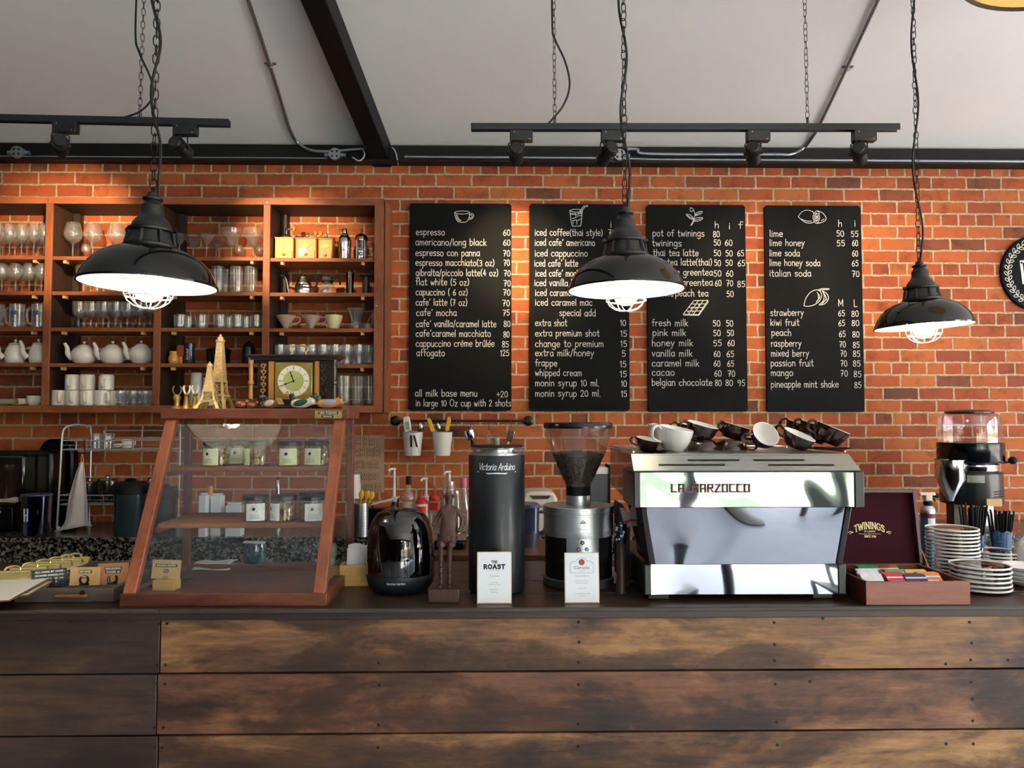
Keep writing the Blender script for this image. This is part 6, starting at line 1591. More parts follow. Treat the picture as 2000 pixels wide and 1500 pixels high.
for q in range(22): g.ribbon([(-.028 + q * .0027, za - .0115 - .001 * math.cos(q * .3)), (-.0266 + q * .0027, za - .0115)], .0028, 0)
for v in g.bm.verts: x = v.co.x * .93; v.co.x = r * math.sin(x / r); v.co.y = -r * math.cos(x / r) - .0008
obj('lettering', g, mat('silver_script', '#e3eaee', .35), va, smooth=False)
g = MB(); g.lathe([(0, -r - .012), (.005, -r - .012), (.006, -r - .006), (.004, -r)], (0, 0, zat(1073, pf.y - r)), 12, axis='Y'); obj('knob', g, M_chrome, va)

# ------------------------------------------------------------------ sign cards in acrylic stands
M_card = mat('card_white', '#e6edf2', .5)
M_acryl = mat('acrylic_edge', '#c9a98c', .2)
M_ink = mat('printing_ink', '#1a1c1f', .6); M_inkg = mat('grey_ink', '#8d949a', .6)
def sign(px0, px1, py0, py1, lab, lean_, build, rz=0):
    p = on((px0 + px1) / 2, py1); W_ = (px1 - px0) * SCL(p.y); H_ = (P(1000, py0, p.y + .012).z - ZCT)
    t = thing('table_sign', lab, 'sign', p, rot=(R(-lean_), 0, R(rz)))
    obj('frame', MB().cbox((0, .003, H_ / 2), (W_, .006, H_)), M_acryl, t, bevel=.001)
    obj('card', MB().cbox((0, -.0004, H_ / 2 + .001), (W_ * .95, .0008, H_ * .965)), M_card, t)
    g = MB(); g.prism_x([(.006, .002), (.045, .002), (.045, .005), (.0062, H_ * .35)], -W_ * .3, W_ * .3); obj('prop', g, M_acryl, t)
    build(t, W_, H_); return t
def roast(t, W_, H_):
    g = MB(); y = -.0012
    write(g, 'THE', -W_ * .085, H_ * .785, H_ * .042, width=W_ * .17, w=.0016, y=y)
    write(g, 'ROAST', -W_ * .30, H_ * .675, H_ * .075, width=W_ * .60, w=.0036, y=y, gap=22)
    obj('lettering', g, M_ink, t, smooth=False)
    g = MB()
    for s, f, h in (('coffee & espresso', .635, .018), ('Thai Blend', .52, .032), ('Doi Chang', .405, .022), ('Chiang Mai, Thailand', .365, .022), ('Medium Roast', .265, .022), ('Dark Roast', .215, .022)):
        printed(g, s, 0, H_ * f, H_ * h, y=y, align='C')
    obj('lettering', g, M_inkg, t, smooth=False)
def ceresia(t, W_, H_):
    y = -.0012; g = MB()
    x = W_ * .33; b = [(-x, .60), (x, .60), (x, .80), (x * .82, .80), (x * .82, .825), (x * .45, .825)]
    arc = [(x * .45 * math.cos(q * PI / 8), .825 + .07 * math.sin(q * PI / 8)) for q in range(1, 8)]
    out = b + arc + [(-x * .45, .825), (-x * .82, .825), (-x * .82, .80), (-x, .80), (-x, .60)]
    for p, q in zip(out, out[1:]): g.ribbon([(p[0], p[1] * H_), (q[0], q[1] * H_)], .0007, y)
    printed(g, 'Ceresia', 0, H_ * .675, H_ * .062, y=y, align='C', width=W_ * .44)
    obj('lettering', g, mat('mid_ink', '#565b62', .6), t, smooth=False)
    g = MB()
    for s, f, h in (('coffee roasters', .63, .018), ('Premium Blend', .525, .032), ('Guatemala, Panama, Brazil', .435, .020), ('El Salvador, El Salvador', .39, .020), ('Medium Roast', .29, .020), ('"Your daily blend for fresh coffee', .19, .018), ('at every cup"', .145, .018)):
        printed(g, s, 0, H_ * f, H_ * h, y=y, align='C')
    obj('lettering', g, M_inkg, t, smooth=False)
    g = MB(); g.lathe([(0, y - .0001), (W_ * .085, y - .0001), (W_ * .085, y)], (0, 0, H_ * .81), 20, axis='Y'); obj('logo', g, mat('cherry_red', '#a5403a', .5, noise=.4, nscale=120), t)
sign(931.5, 999, 1077, 1179.5, 'small white sign reading THE ROAST, in front of the tall black grinder', 4, roast)
sign(1103, 1171, 1079, 1178.5, 'small white sign with a red cherry logo, in front of the hopper grinder', 4, ceresia, 1)

# ------------------------------------------------------------------ hopper grinder
M_bean = mat('coffee_beans', '#17100c', .45, noise=.5, nscale=130, bump=1.0, bscale=140)
M_hop = thin_glass('hopper_plastic', '#e9e0da', .05, .18, .7, .03, body='#cdb9a6', bodyfac=.10)
M_anod = mat('anodised_steel', '#cdd4d6', .38, 1.0)
pf = on(1130, 1155, .108); r = 68.5 * SCL(pf.y)
gr = thing('hopper_grinder', 'steel and black coffee grinder with a full clear hopper', 'grinder', pf)
zz = lambda py: zat(py, pf.y)
obj('base', MB().lathe([(0, 0), (r * .97, 0), (r, .004), (r, .024), (r * .97, .028), (0, .028)], seg=56), mat('base_grey', '#58636a', .4, .6), gr)
zu = zz(1043)
obj('body', MB().lathe([(0, .0285), (r * .94, .0285), (r * .94, zu), (0, zu)], seg=56), M_blackmatte, gr)
obj('front_plate', MB().lathe([(r * .95, .03), (r * .95, zu)], seg=20, a0=R(-116), a1=R(-60)), M_anod, gr)
z990 = zz(986)
obj('drum', MB().lathe([(r * .94, zu + .0003), (r * .985, zu + .001), (r, zu + .016), (r, zu + .0175), (r * .985, zu + .018), (r * .985, z990 - .026), (r * 1.0, z990 - .025), (r * 1.0, z990 - .02), (r * .97, z990 - .019), (r * .97, z990 - .016), (r, z990 - .015), (r, z990 - .002), (r * .985, z990), (0, z990 + .001)], seg=64), M_anod, gr)
rc_ = 23.5 * SCL(pf.y); z3, z4 = zz(967), zz(950)
obj('collar', MB().lathe([(rc_ * 1.02, z990 + .0012), (rc_ * 1.02, z990 + .010), (rc_ * .98, z990 + .0105), (rc_ * .98, z990 + .012), (rc_, z990 + .0125), (rc_, z3)], seg=36), M_anod, gr)
obj('neck', MB().lathe([(rc_, z3 + .0003), (rc_, z4), (rc_ * .9, z4 + .002)], seg=36), M_blackmatte, gr)
zt_ = zz(837); zb_ = zz(888); R2 = 66 * SCL(pf.y)
prof = [(rc_ * .99, z4 + .0005), (rc_ * 1.04, z4 + .006), (R2 * .70, zb_ - .018), (R2 * .80, zb_ + .004), (R2 * .93, zz(858)), (R2 * .975, zt_)]
obj('hopper', MB().lathe(prof, seg=56), M_hop, gr)
g = MB(); g.lathe([(0, z4 + .003), (rc_ * .9, z4 + .003), (rc_ * .96, z4 + .007), (R2 * .66, zb_ - .020), (R2 * .75, zb_ - .002), (R2 * .6, zb_ + .006), (R2 * .3, zb_ + .010), (0, zb_ + .012)], seg=48)
be = obj('coffee_beans', g, M_bean, gr); be['kind'] = 'stuff'
g = MB(); rr_ = random.Random(5)
for q in range(420):
    if q < 260:
        f = rr_.random(); z = z4 + .01 + f * (zb_ - .012 - z4); 
        t_ = (z - z4 - .007) / (zb_ - .020 - z4 - .007); rad = rc_ * .96 + (R2 * .66 - rc_ * .96) * t_; a = rr_.uniform(PI, 2 * PI) if q % 3 else rr_.uniform(0, 2 * PI)
    else: rad = R2 * .74 * math.sqrt(rr_.random()); a = rr_.uniform(0, 2 * PI); z = zb_ + .010 - .012 * (rad / (R2 * .74)) ** 2
    g.M = TR(rad * math.cos(a), rad * math.sin(a), z, rr_.uniform(0, 360), rr_.uniform(0, 360), rr_.uniform(0, 360)); g.ell((0, 0, 0), (.0052, .0038, .0028), 6)
g.M = Matrix.Identity(4); 
o = obj('loose_beans', g, M_bean, gr); o['kind'] = 'stuff'
obj('lid', MB().lathe([(R2 * .96, zt_ + .0005), (R2 * 1.015, zt_ + .001), (R2 * 1.02, zt_ + .014), (R2 * .99, zz(825)), (0, zz(825) + .001)], seg=56), mat('lid_black', '#0e1514', .18), gr)
g = MB(); zc = zz(1011); y = 0
for pts in ([(-.0085, zc - .004), (0, zc + .006)], [(0, zc + .006), (.0085, zc - .004)], [(-.0085, zc - .004), (.0085, zc - .004)], [(-.004, zc + .0005), (.004, zc + .0005)], [(-.004, zc + .0005), (0, zc - .004)], [(.004, zc + .0005), (0, zc - .004)]): g.ribbon(pts, .0016, 0)
printed(g, 'MADE IN GERMANY', 0, zz(1025), .0026, y=0, align='C')
for v in g.bm.verts: x = v.co.x + .003; v.co.x = r * math.sin(x / r); v.co.y = -r * .985 * math.cos(x / r) - .0008
obj('lettering', g, M_ink, gr, smooth=False)
for k, (dx, py, c) in enumerate(((.0, 1061, '#1c2350'), (-.011, 1074, '#6a4a86'), (.013, 1074, '#3b9fb8'))):
    zc = zat(py, pf.y - r); x = dx + .001
    g = MB(); g.lathe([(0, -r * .95 - .0035), (.006, -r * .95 - .0035), (.006, -r * .95 + .001)], (x, 0, zc), 18, axis='Y'); b = obj('button', g, mat('button_ring', c, .3), gr)
    g = MB(); g.lathe([(0, -r * .95 - .0045), (.0028, -r * .95 - .0045), (.0028, -r * .95 - .003)], (x, 0, zc), 12, axis='Y'); obj('button_symbol', g, M_chalk, b)

# ------------------------------------------------------------------ espresso machine
M_mirror = mat('polished_steel', '#cdd1d5', .03, 1.0)
M_satin = mat('satin_steel', '#b3bab9', .28, 1.0)
M_mblk = mat('machine_black', '#14201f', .35)
M_gloss = mat('gloss_brown', '#1c120d', .08, coat=.5)
M_red = mat('logo_red', '#6d1428', .4)
yU, yL_ = CAM.y + 2.075, CAM.y + 2.155
zL = lambda py, y: zat(py, y)
mx0, mx1 = P(1237.5, 957, yU).x, P(1688, 957, yU).x; mc = (mx0 + mx1) / 2; mw = (mx1 - mx0) / 2
em = thing('espresso_machine', 'polished steel espresso machine with cups on top', 'espresso machine', (mc, yL_, ZCT))
dy = lambda y: y - yL_
zu0, zu1 = zL(992.5, yU), zL(922, yU); yBk = .43
zt1_ = zL(887, yU + .068)
# bodies
g = MB(); g.prism_x([(dy(yU) + .006, zu0), (dy(yU) + .006, zu1), (dy(yU) + .065, zt1_ - .003), (yBk, zt1_ - .003), (yBk, zu0 + .02), (.12, zu0)], -mw + .012, mw - .012); obj('upper_body', g, M_gloss, em, bevel=.002)
inx = lambda px: P(px, 957, yU).x - mc
g = MB(); bxa, bxb = inx(1250.5), inx(1668)
n = 40                                                          # the fascia is very slightly wavy, as pressed sheet is
def wav(u, v): return .0003 * math.sin(u * 15 + 1) * (.5 + .5 * math.sin(v * 3)) + .0012 * math.sin(u * 5 + 2.2 + v) + .00015 * math.sin(u * 30 + 3 * v)
g.grid(lambda u, v: (bxa + (bxb - bxa) * u, dy(yU) + wav(u, v) * .8, zu0 + .002 + (zu1 - zu0 - .004) * v), n * 2, 8); obj('upper_fascia', g, M_mirror, em, angle=80)
for a, b in ((1237.5, 1250), (1668.5, 1688)):
    g = MB(); g.box(inx(a), inx(b), dy(yU) - .003, .10, zu0 - .001, zu1 + .001); obj('end_cap', g, M_mblk, em, bevel=.003)
g = MB(); xa, xb = P(1240.5, 900, yU + .03).x - mc + .004, P(1678, 900, yU + .03).x - mc
A = [(inx(1237.5) + .001, dy(yU) + .002, zu1 + .003), (inx(1683), dy(yU) + .002, zu1 + .003), (inx(1683) - .002, dy(yU) + .070, zt1_), (inx(1237.5) + .006, dy(yU) + .070, zt1_)]
g.quad(*A)
B = [(p[0], p[1] + .004, p[2] - .004) for p in A]; g.quad(*B[::-1])
for k in range(4): g.quad(A[k], B[k], B[(k + 1) % 4], A[(k + 1) % 4])
top_p = obj('top_bezel', g, M_satin, em, smooth=False)
g = MB()
def onb(px, py):                                                # a point on the sloping bezel
    u = (py - 921) / (887 - 921); y = dy(yU) + .002 + .068 * u; z = zu1 + .003 + (zt1_ - zu1 - .003) * u
    return (P(px, py, yL_ + y).x - mc, y - .0006, z + .0006)
for x0, x1, py in ((1343, 1444, 900), (1471, 1571, 900), (1286, 1416, 909.5), (1500, 1629, 910)):
    g.quad(onb(x0, py + 1.4), onb(x1, py + 1.4), onb(x1, py - 1.4), onb(x0, py - 1.4))
obj('vent_slot', g, M_blackmatte, em, smooth=False)
g = MB(); g.box(-mw + .012, mw - .014, dy(yU) + .0705, yBk + .01, zt1_ - .008, zt1_); obj('cup_tray', g, M_satin, em, bevel=.002)
g = MB()
rail_z = zt1_ + .006
for x in (-mw + .014, mw - .016):
    g.tube([(x, dy(yU) + .075, rail_z), (x, yBk + .005, rail_z)], .0025, 6)
g.tube([(-mw + .014, yBk + .005, rail_z), (mw - .016, yBk + .005, rail_z)], .0025, 6)
for x in (-mw + .014, 0, mw - .016): g.tube([(x, yBk + .005, zt1_), (x, yBk + .005, rail_z)], .002, 6)
obj('cup_rail', g, M_chrome, em)
# mid panel leaning in towards the bottom
yM0, yM1 = yU + .018, yU + .044
zm1, zm0 = zu0 - .002, zL(1103, yM1)
xm0, xm1 = P(1264, 995, yM0).x - mc, P(1650, 995, yM0).x - mc
xn0, xn1 = P(1280.5, 1103, yM1).x - mc, P(1632, 1103, yM1).x - mc
def mid(u, v):
    a_, b_ = xn0 + (xm0 - xn0) * v, xn1 + (xm1 - xn1) * v
    return (a_ + (b_ - a_) * u, dy(yM1) + (dy(yM0) - dy(yM1)) * v + .0025 * math.sin(u * 5 + 1) * math.sin(v * 3.0), zm0 + (zm1 - zm0) * v)
g = MB(); g.grid(mid, 24, 12); obj('middle_panel', g, M_mirror, em, angle=80)
g = MB(); g.prism_x([(dy(yM1) + .006, zm0), (dy(yM0) + .006, zm1), (.15, zm1), (.13, zm0)], xn0 + .012, xn1 - .012); obj('core', g, M_mblk, em)
for sg, xt, xb_ in ((-1, xm0, xn0), (1, xm1, xn1)):
    g = MB()
    q = [[g.v((x + sg * e, y, z)) for e in (.001, .018)] for x, y, z in ((xb_, dy(yM1) - .006, zm0), (xt, dy(yM0) - .004, zm1), (xt, .16, zm1), (xb_, .14, zm0))]
    for k in range(4): g.f([q[k][0], q[k][1], q[(k + 1) % 4][1], q[(k + 1) % 4][0]])
    for e in (0, 1): g.f([q[k][e] for k in range(4)])
    obj('side_panel', g, M_gloss, em, bevel=.002)
# lower panel
zl0, zl1 = zL(1162.5, yL_), zL(1104, yL_)
lx = lambda px: P(px, 1130, yL_).x - mc
g = MB()
def low(u, v): return (lx(1272) + (lx(1635.5) - lx(1272)) * u, .0003 * math.sin(u * 12 + v) + .0015 * math.sin(u * 4 + 1 + v), zl0 + (zl1 - zl0) * v)
g.grid(low, 80, 6); obj('lower_fascia', g, M_mirror, em, angle=80)
g = MB(); g.box(lx(1259), lx(1651), .004, yBk, zl0, zl1 - .0002); obj('lower_body', g, M_mblk, em, bevel=.002)
for a, b in ((1258, 1271.8), (1635.8, 1652)):
    g = MB(); g.box(lx(a), lx(b), -.004, .06, zl0 - .001, zl1 + .001); obj('end_cap', g, M_mblk, em, bevel=.003)
for xc in (lx(1289), lx(1612)):
    for yy in (.02, yBk - .07): obj('foot', MB().box(xc - .03, xc + .03, yy, yy + .05, 0, zl0 - .0005), M_mblk, em, bevel=.003)
# logo
g = MB(); lxs = P(1312, 960, yU).x - mc; lw = P(1463, 960, yU).x - mc - lxs; lz = zL(961, yU); lh = zL(947, yU) - lz
G2 = {'L': [[(0, 100), (0, 0), (62, 0)]], 'A': [[(0, 0), (0, 100), (64, 100), (64, 0)], [(0, 44), (64, 44)]], 'M': [[(0, 0), (0, 100), (40, 45), (80, 100), (80, 0)]], 'R': [[(0, 0), (0, 100), (64, 100), (64, 55), (0, 55)], [(30, 55), (66, 0)]],
      'Z': [[(0, 100), (66, 100), (0, 0), (70, 0)]], 'O': [[(0, 0), (0, 100), (66, 100), (66, 0), (0, 0)]], 'C': [[(66, 100), (0, 100), (0, 0), (70, 0)]]}
x = 0; seq = 'LA MARZOCCO'; adv = lambda c: {'M': 84, ' ': 44}.get(c, 66) + 40
wt = sum(adv(c) for c in seq) - 40
for c in seq:
    for st in G2.get(c, []):
        for p, q in zip(st, st[1:]): g.ribbon([(lxs + (x + p[0]) * lw / wt, lz + p[1] / 100 * lh), (lxs + (x + q[0]) * lw / wt, lz + q[1] / 100 * lh)], .0036, 0)
    x += adv(c)
g.ribbon([(lxs + 166 * lw / wt, lz), (lxs + 278 * lw / wt, lz)], .0036, 0)
A = [v for v in g.bm.verts]
for v in A: v.co.y = dy(yU) - .0055
r_ = bmesh.ops.extrude_face_region(g.bm, geom=list(g.bm.faces))
for v in [e for e in r_['geom'] if isinstance(e, bmesh.types.BMVert)]: v.co.y += .005
obj('lettering', g, M_red, em, smooth=False)

# ------------------------------------------------------------------ cups on the machine
M_bglaze = mat('brown_glaze_cup', '#2c130b', .12, coat=.5)
M_wglaze = mat('white_glaze', '#e9e7e2', .25)
ZCU = ZCT + zt1_
def cup_proto(name, lab, R_, h, outm, loc, rot, grp=None):
    t = thing(name, lab, 'cup', loc, rot=rot, group=grp)
    obj('body', MB().lathe([(0, .002), (R_ * .52, .002), (R_ * .54, 0), (R_ * .6, 0), (R_ * .68, h * .08), (R_ * .88, h * .4), (R_ * .97, h * .75), (R_, h * .985)], seg=40), outm, t)
    obj('inside', MB().lathe([(R_, h * .986), (R_ * .985, h * 1.01), (R_ * .94, h * 1.0), (R_ * .91, h * .75), (R_ * .8, h * .4), (R_ * .55, h * .14), (0, h * .1)], seg=40), M_wglaze, t)
    obj('handle', MB().tube(smooth_path([(-R_ * .97, 0, h * .84), (-R_ * 1.25, 0, h * .98), (-R_ * 1.5, 0, h * .78), (-R_ * 1.4, 0, h * .42), (-R_ * .84, 0, h * .26)], 6), R_ * .075, 10, flat=1.4), outm, t)
    return t
def cup_at(proto, px, py, y, rot, lab, scale=1.0):
    p = P(px, py, y); return dup(proto, (p.x, y, p.z), None, lab, rot=tuple(R(a) for a in rot), scale=scale)
yC1 = CAM.y + 2.30; yC2 = CAM.y + 2.40
B = cup_proto('brown_cup', 'brown cup tipped to the right, left end of the machine top', .054, .052, M_bglaze, (0, 0, 0), (0, 0, 0), 'brown glazed cups on the machine')
p = P(1262, 884, yC1); B.location = (p.x, yC1, ZCU + .005); B.rotation_euler = (R(10), R(9), R(8)); B.scale = (.66, .66, .66)
rest = ZCU + .003
def setc(px, y, z, rot, lab, sc=1.0, proto=None):
    return dup(proto or B, (PX(px, y), y, z), None, lab, rot=tuple(R(a) for a in rot), scale=sc)
sa = tag(obj('brown_saucer', MB().lathe([(0, .001), (.03, 0), (.05, .006), (.052, .008), (.03, .004), (0, .004)], seg=32), M_bglaze), 'brown saucer lying flat beside the white cup on the machine', 'saucer'); sa.location = (PX(1276, yC1 - .05), yC1 - .055, ZCU)
Wc = cup_proto('white_cup', 'white cup tipped right, left side of the machine top', .052, .066, M_wglaze, (PX(1312, yC1), yC1, ZCU + .006), (R(10), R(7), R(20)))
Wi = cup_proto('white_lined_cup', 'brown cup lying on its side, its white inside facing front', .050, .05, M_bglaze, (PX(1483, yC1 + .03), yC1 + .03, ZCU + .030), (R(56), R(0), R(14))); Wi.scale = (.84, .84, .84)
yq = CAM.y + 2.36
for px, lab in ((1373, 'brown cup upside down under the left big cup'), (1427, 'brown cup upside down under the second big cup')):
    c = setc(px, yq, ZCU + .033, (180, 0, 160), lab, (.92, .92, .6))
setc(1365, yq + .01, ZCU + .036, (12, 11, 12), 'big brown cup tipped right, on the upturned cup', .9)
setc(1428, yq + .03, ZCU + .036, (12, 12, 30), 'big brown cup tipped right, second of the raised pair', .86)
setc(1345, yq + .125, ZCU + .03, (6, 12, 10), 'brown cup in the rear rank behind the raised pair', .9)
setc(1550, yC1 + .02, ZCU + .014, (0, 26, -40), 'low brown cup tipped right in the middle of the row', (.9, .9, .8))
setc(1612, yq - .01, ZCU + .024, (12, 20, 12), 'front cup of the three tipped brown cups at the right end', 1.0)
setc(1584, yq + .10, ZCU + .026, (10, 20, 12), 'middle cup of the three tipped brown cups at the right end', 1.0)
setc(1556, yq + .21, ZCU + .028, (10, 20, 12), 'rear cup of the three tipped brown cups at the right end', 1.0)
sa2 = tag(obj('brown_saucer', MB().lathe([(0, .001), (.03, 0), (.066, .007), (.068, .009), (.03, .004), (0, .004)], seg=32), M_bglaze), 'brown saucer under the three tipped cups at the right end', 'saucer'); sa2.location = (PX(1618, yq), yq, ZCU)
for px, lab in ((1281, 'small glass tumbler behind the white cup'), (1297, 'second small glass tumbler behind the white cup')):
    o = place('whisky_glass', None, PX(px, yq + .12), yq + .12 + (0 if px < 1290 else .085), ZCU, lab, None); o.scale = (.62, .62, 1.0)
    if 'group' in o: del o['group']

# ------------------------------------------------------------------ tea box
M_mahog = wood('tea_box_wood', [(0, '#4b2014'), (.5, '#76402b'), (1, '#8f5238')], grain=(1.2, 9, 9), scale=2.4, rough=.35, bump=.08, coat=.2)
M_burg = mat('burgundy_lining', '#330b17', .8, spec=.12)
M_goldp = mat('gold_print', '#e6cf93', .4)
p = on(1793, 1182); yB = p.y; x0, x1 = P(1691.5, 1160, yB).x, P(1895, 1160, yB).x
tb = thing('tea_box', 'open wooden tea box with a burgundy lined lid', 'tea box', ((x0 + x1) / 2, yB, ZCT)); tw = (x1 - x0) / 2
th = zat(1139, yB); td = .255
obj('front_board', MB().box(-tw, tw, 0, .009, 0, th), M_mahog, tb, bevel=.0012)
obj('back_board', MB().box(-tw, tw, td - .009, td, 0, th), M_mahog, tb, bevel=.0012)
for s in (-1, 1): obj('side_board', MB().box(-tw if s < 0 else tw - .009, -tw + .009 if s < 0 else tw, .0092, td - .0092, 0, th), M_mahog, tb, bevel=.0012)
obj('bottom', MB().box(-tw + .0092, tw - .0092, .0092, td - .0092, .001, .006), M_burg, tb)
g = MB()
for k in (1, 2): x = -tw + 2 * tw * k / 3; g.box(x - .002, x + .002, .0093, td - .0093, .0062, th - .012)
g.box(-tw + .0093, tw - .0093, td / 2 - .002, td / 2 + .002, .0062, th - .0125); obj('divider', g, M_burg, tb)
LH = P(1790, 957, yB + td + .03).z - ZCT - th
g = MB(); g.box(-tw, tw, .0, .010, 0, LH); g.box(-tw, -tw + .009, -.022, -.0002, 0, LH); g.box(tw - .009, tw, -.022, -.0002, 0, LH); g.box(-tw + .0092, tw - .0092, -.022, -.0002, LH - .009, LH)
lid = obj('lid', g, mat('lid_edge', '#4a3a40', .4), tb, loc=(0, td - .002, th + .002), rot=(R(-9), 0, 0), bevel=.001)
g = MB(); g.box(-tw + .0093, tw - .0093, -.004, -.0003, .001, LH - .0093); obj('lining', g, M_burg, lid)
g = MB()
lcx = P(1701, 1032, yB + td).x - (x0 + x1) / 2; lcz = LH * .47
rad = .10
def arch(p): a = p[0] / rad; return (lcx + rad * math.sin(a), lcz + p[1] + rad * math.cos(a) - rad)
W2 = .096; TW2 = text_width('TWININGS', 12)
xw = -W2 / 2
for c in 'TWININGS':
    for st in strokes(c, 4):
        hor = len(st) == 2 and abs(st[0][1] - st[1][1]) < 5
        g.ribbon([arch((xw + a * W2 / TW2, b / 100 * .019)) for a, b in st], .0030 if not hor else .0022, -.0048)
    for st in strokes(c, 4):                                   # slab feet
        for a, b in (st[0], st[-1]):
            if b in (0, 100) and c not in 'SG': g.ribbon([arch((xw + (a - 9) * W2 / TW2, b / 100 * .019)), arch((xw + (a + 9) * W2 / TW2, b / 100 * .019))], .0016, -.00482)
    xw += (GL[c][0] + 12) * W2 / TW2
for s in (-1, 1):
    g.ribbon([(lcx + s * .052, lcz - .012), (lcx + s * .060, lcz - .008), (lcx + s * .066, lcz - .012)], .002, -.0048); g.ribbon([(lcx + s * .053, lcz - .010), (lcx + s * .062, lcz - .016)], .002, -.0048)
    g.ribbon([(lcx + s * .008, lcz - .016), (lcx + s * .034, lcz - .016)], .0009, -.0048)
write(g, 'OF LONDON', lcx - .017, lcz - .0105, .0042, width=.034, w=.0008, y=-.0048)
g.ribbon([(v.x, v.y) for v in smooth_path([(lcx - .005, lcz - .0165, 0), (lcx - .002, lcz - .0145, 0), (lcx + .002, lcz - .0175, 0), (lcx + .005, lcz - .0155, 0)], 4)], .001, -.0048)
write(g, 'SINCE 1706', lcx - .018, lcz - .0265, .0062, width=.036, w=.0012, y=-.0048)
obj('lettering', g, M_goldp, lid, smooth=False)
g = MB(); g.tube([(tw + .003, td - .05, th - .006), (tw + .003, td - .01, th + .045)], .0025, 6); obj('stay', g, M_brass, tb)
cols = [(-.32, .26, '#e8eaec', 'white', 3), (-.13, .80, '#1d7a4a', 'dark green', 3), (-.05, .25, '#c3304f', 'red and pink', 4), (.06, .52, '#4f9a49', 'light green', 2), (.14, .22, '#37265e', 'purple', 3), (.10, .82, '#a34a2a', 'rust', 2), (.28, .50, '#e2b84e', 'yellow', 2), (.33, .30, '#d57f3a', 'orange', 3), (-.24, .55, '#dfe2e4', 'pale', 2), (.0, .82, '#5d3526', 'brown', 2)]
for fx, fy, c, nm, n in cols:
    m = mat('sachet_paper', c, .4, noise=.15, nscale=60)
    for k in range(n):
        o = obj('tea_sachet', MB().box(-.031, .031, -.002, .002, -.030, .030), m, loc=((x0 + x1) / 2 + fx * 2 * tw * .92, yB + .018 + fy * (td - .036) + k * .009, ZCT + .006 + .040), rot=(R(-52), 0, 0), bevel=.0008)
        order = ['front', 'second', 'third', 'rear'][k]
        tag(o, f'{nm} tea sachet in the tea box, {order} of its slot', 'tea sachet', 'tea sachets in the open box')
        g = MB(); g.box(-.03, .03, -.0022, -.00205, .014, .019); g.box(-.02, .02, -.0022, -.00205, -.004, .004); obj('print', g, M_chalk, o)

# ------------------------------------------------------------------ saucers
def saucer_proto(R_):
    t = thing('cafe_saucer', 'x', 'saucer', (0, 0, 0))
    obj('plate', MB().lathe([(0, .0015), (R_ * .55, .0015), (R_ * .58, 0), (R_ * .62, .0015), (R_ * .93, .0088), (R_ * .985, .0102), (R_ * .93, .0108), (R_ * .6, .0062), (R_ * .5, .005), (0, .005)], seg=44), M_bglaze, t)
    obj('rim', MB().lathe([(R_ * .93, .0066), (R_ * .985, .0072), (R_ * 1.005, .0085), (R_ * 1.005, .0122), (R_ * .985, .0132), (R_ * .93, .0116)], seg=44, close=True), M_wglaze, t)
    return t
def stack(px, d, R_, n, pitch, lab, grp, emblem=True):
    y = CAM.y + d; x = PX(px, y); pr = None
    for k in range(n):
        pos = 'topmost' if k == n - 1 else ('bottom' if k == 0 else None)
        l = f'{pos} saucer of the {lab}' if pos else f'brown saucer, {ORD[k]} from the bottom of the {lab}'
        loc = (x + rng.uniform(-.0015, .0015), y + rng.uniform(-.0015, .0015), ZCT + k * pitch)
        if pr is None: pr = saucer_proto(R_); pr.location = loc; pr['label'] = l; pr['group'] = grp; t = pr
        else: t = dup(pr, loc, rng.uniform(0, 6), l, grp)
    if emblem:
        g = MB(); g.lathe([(0, .0), (R_ * .13, 0)], (-R_ * .3, -R_ * .25, .0056), 18, sy=.8); o = obj('emblem', g, mat('emblem_pink', '#d9a48a', .4), t)
stack(1853.5, 2.45, .0775, 14, .0113, 'tallest stack of brown saucers', 'saucers in the tallest stack')
stack(1940, 2.56, .0715, 6, .0108, 'shorter stack behind, right of the tallest', 'saucers in the rear short stack')
stack(1906, 2.275, .082, 6, .0128, 'front stack beside the tea box', 'saucers in the front stack')
y = CAM.y + 2.33; x = PX(2002, y); pr = None
for k in range(4):
    loc = (x, y, ZCT + k * .013); lab = ['bottom white dish of the stack at the right edge', 'second white dish from the bottom, right edge', 'third white dish from the bottom, right edge', 'topmost white dish of the stack at the right edge'][k]
    if pr is None: pr = obj('white_dish', MB().lathe([(0, .001), (.04, 0), (.045, .001), (.068, .014), (.074, .021), (.072, .022), (.044, .006), (0, .005)], seg=40), M_wglaze); o = pr
    else: o = dup(pr, loc)
    o.location = loc; tag(o, lab, 'dish', 'white dishes at the right edge')
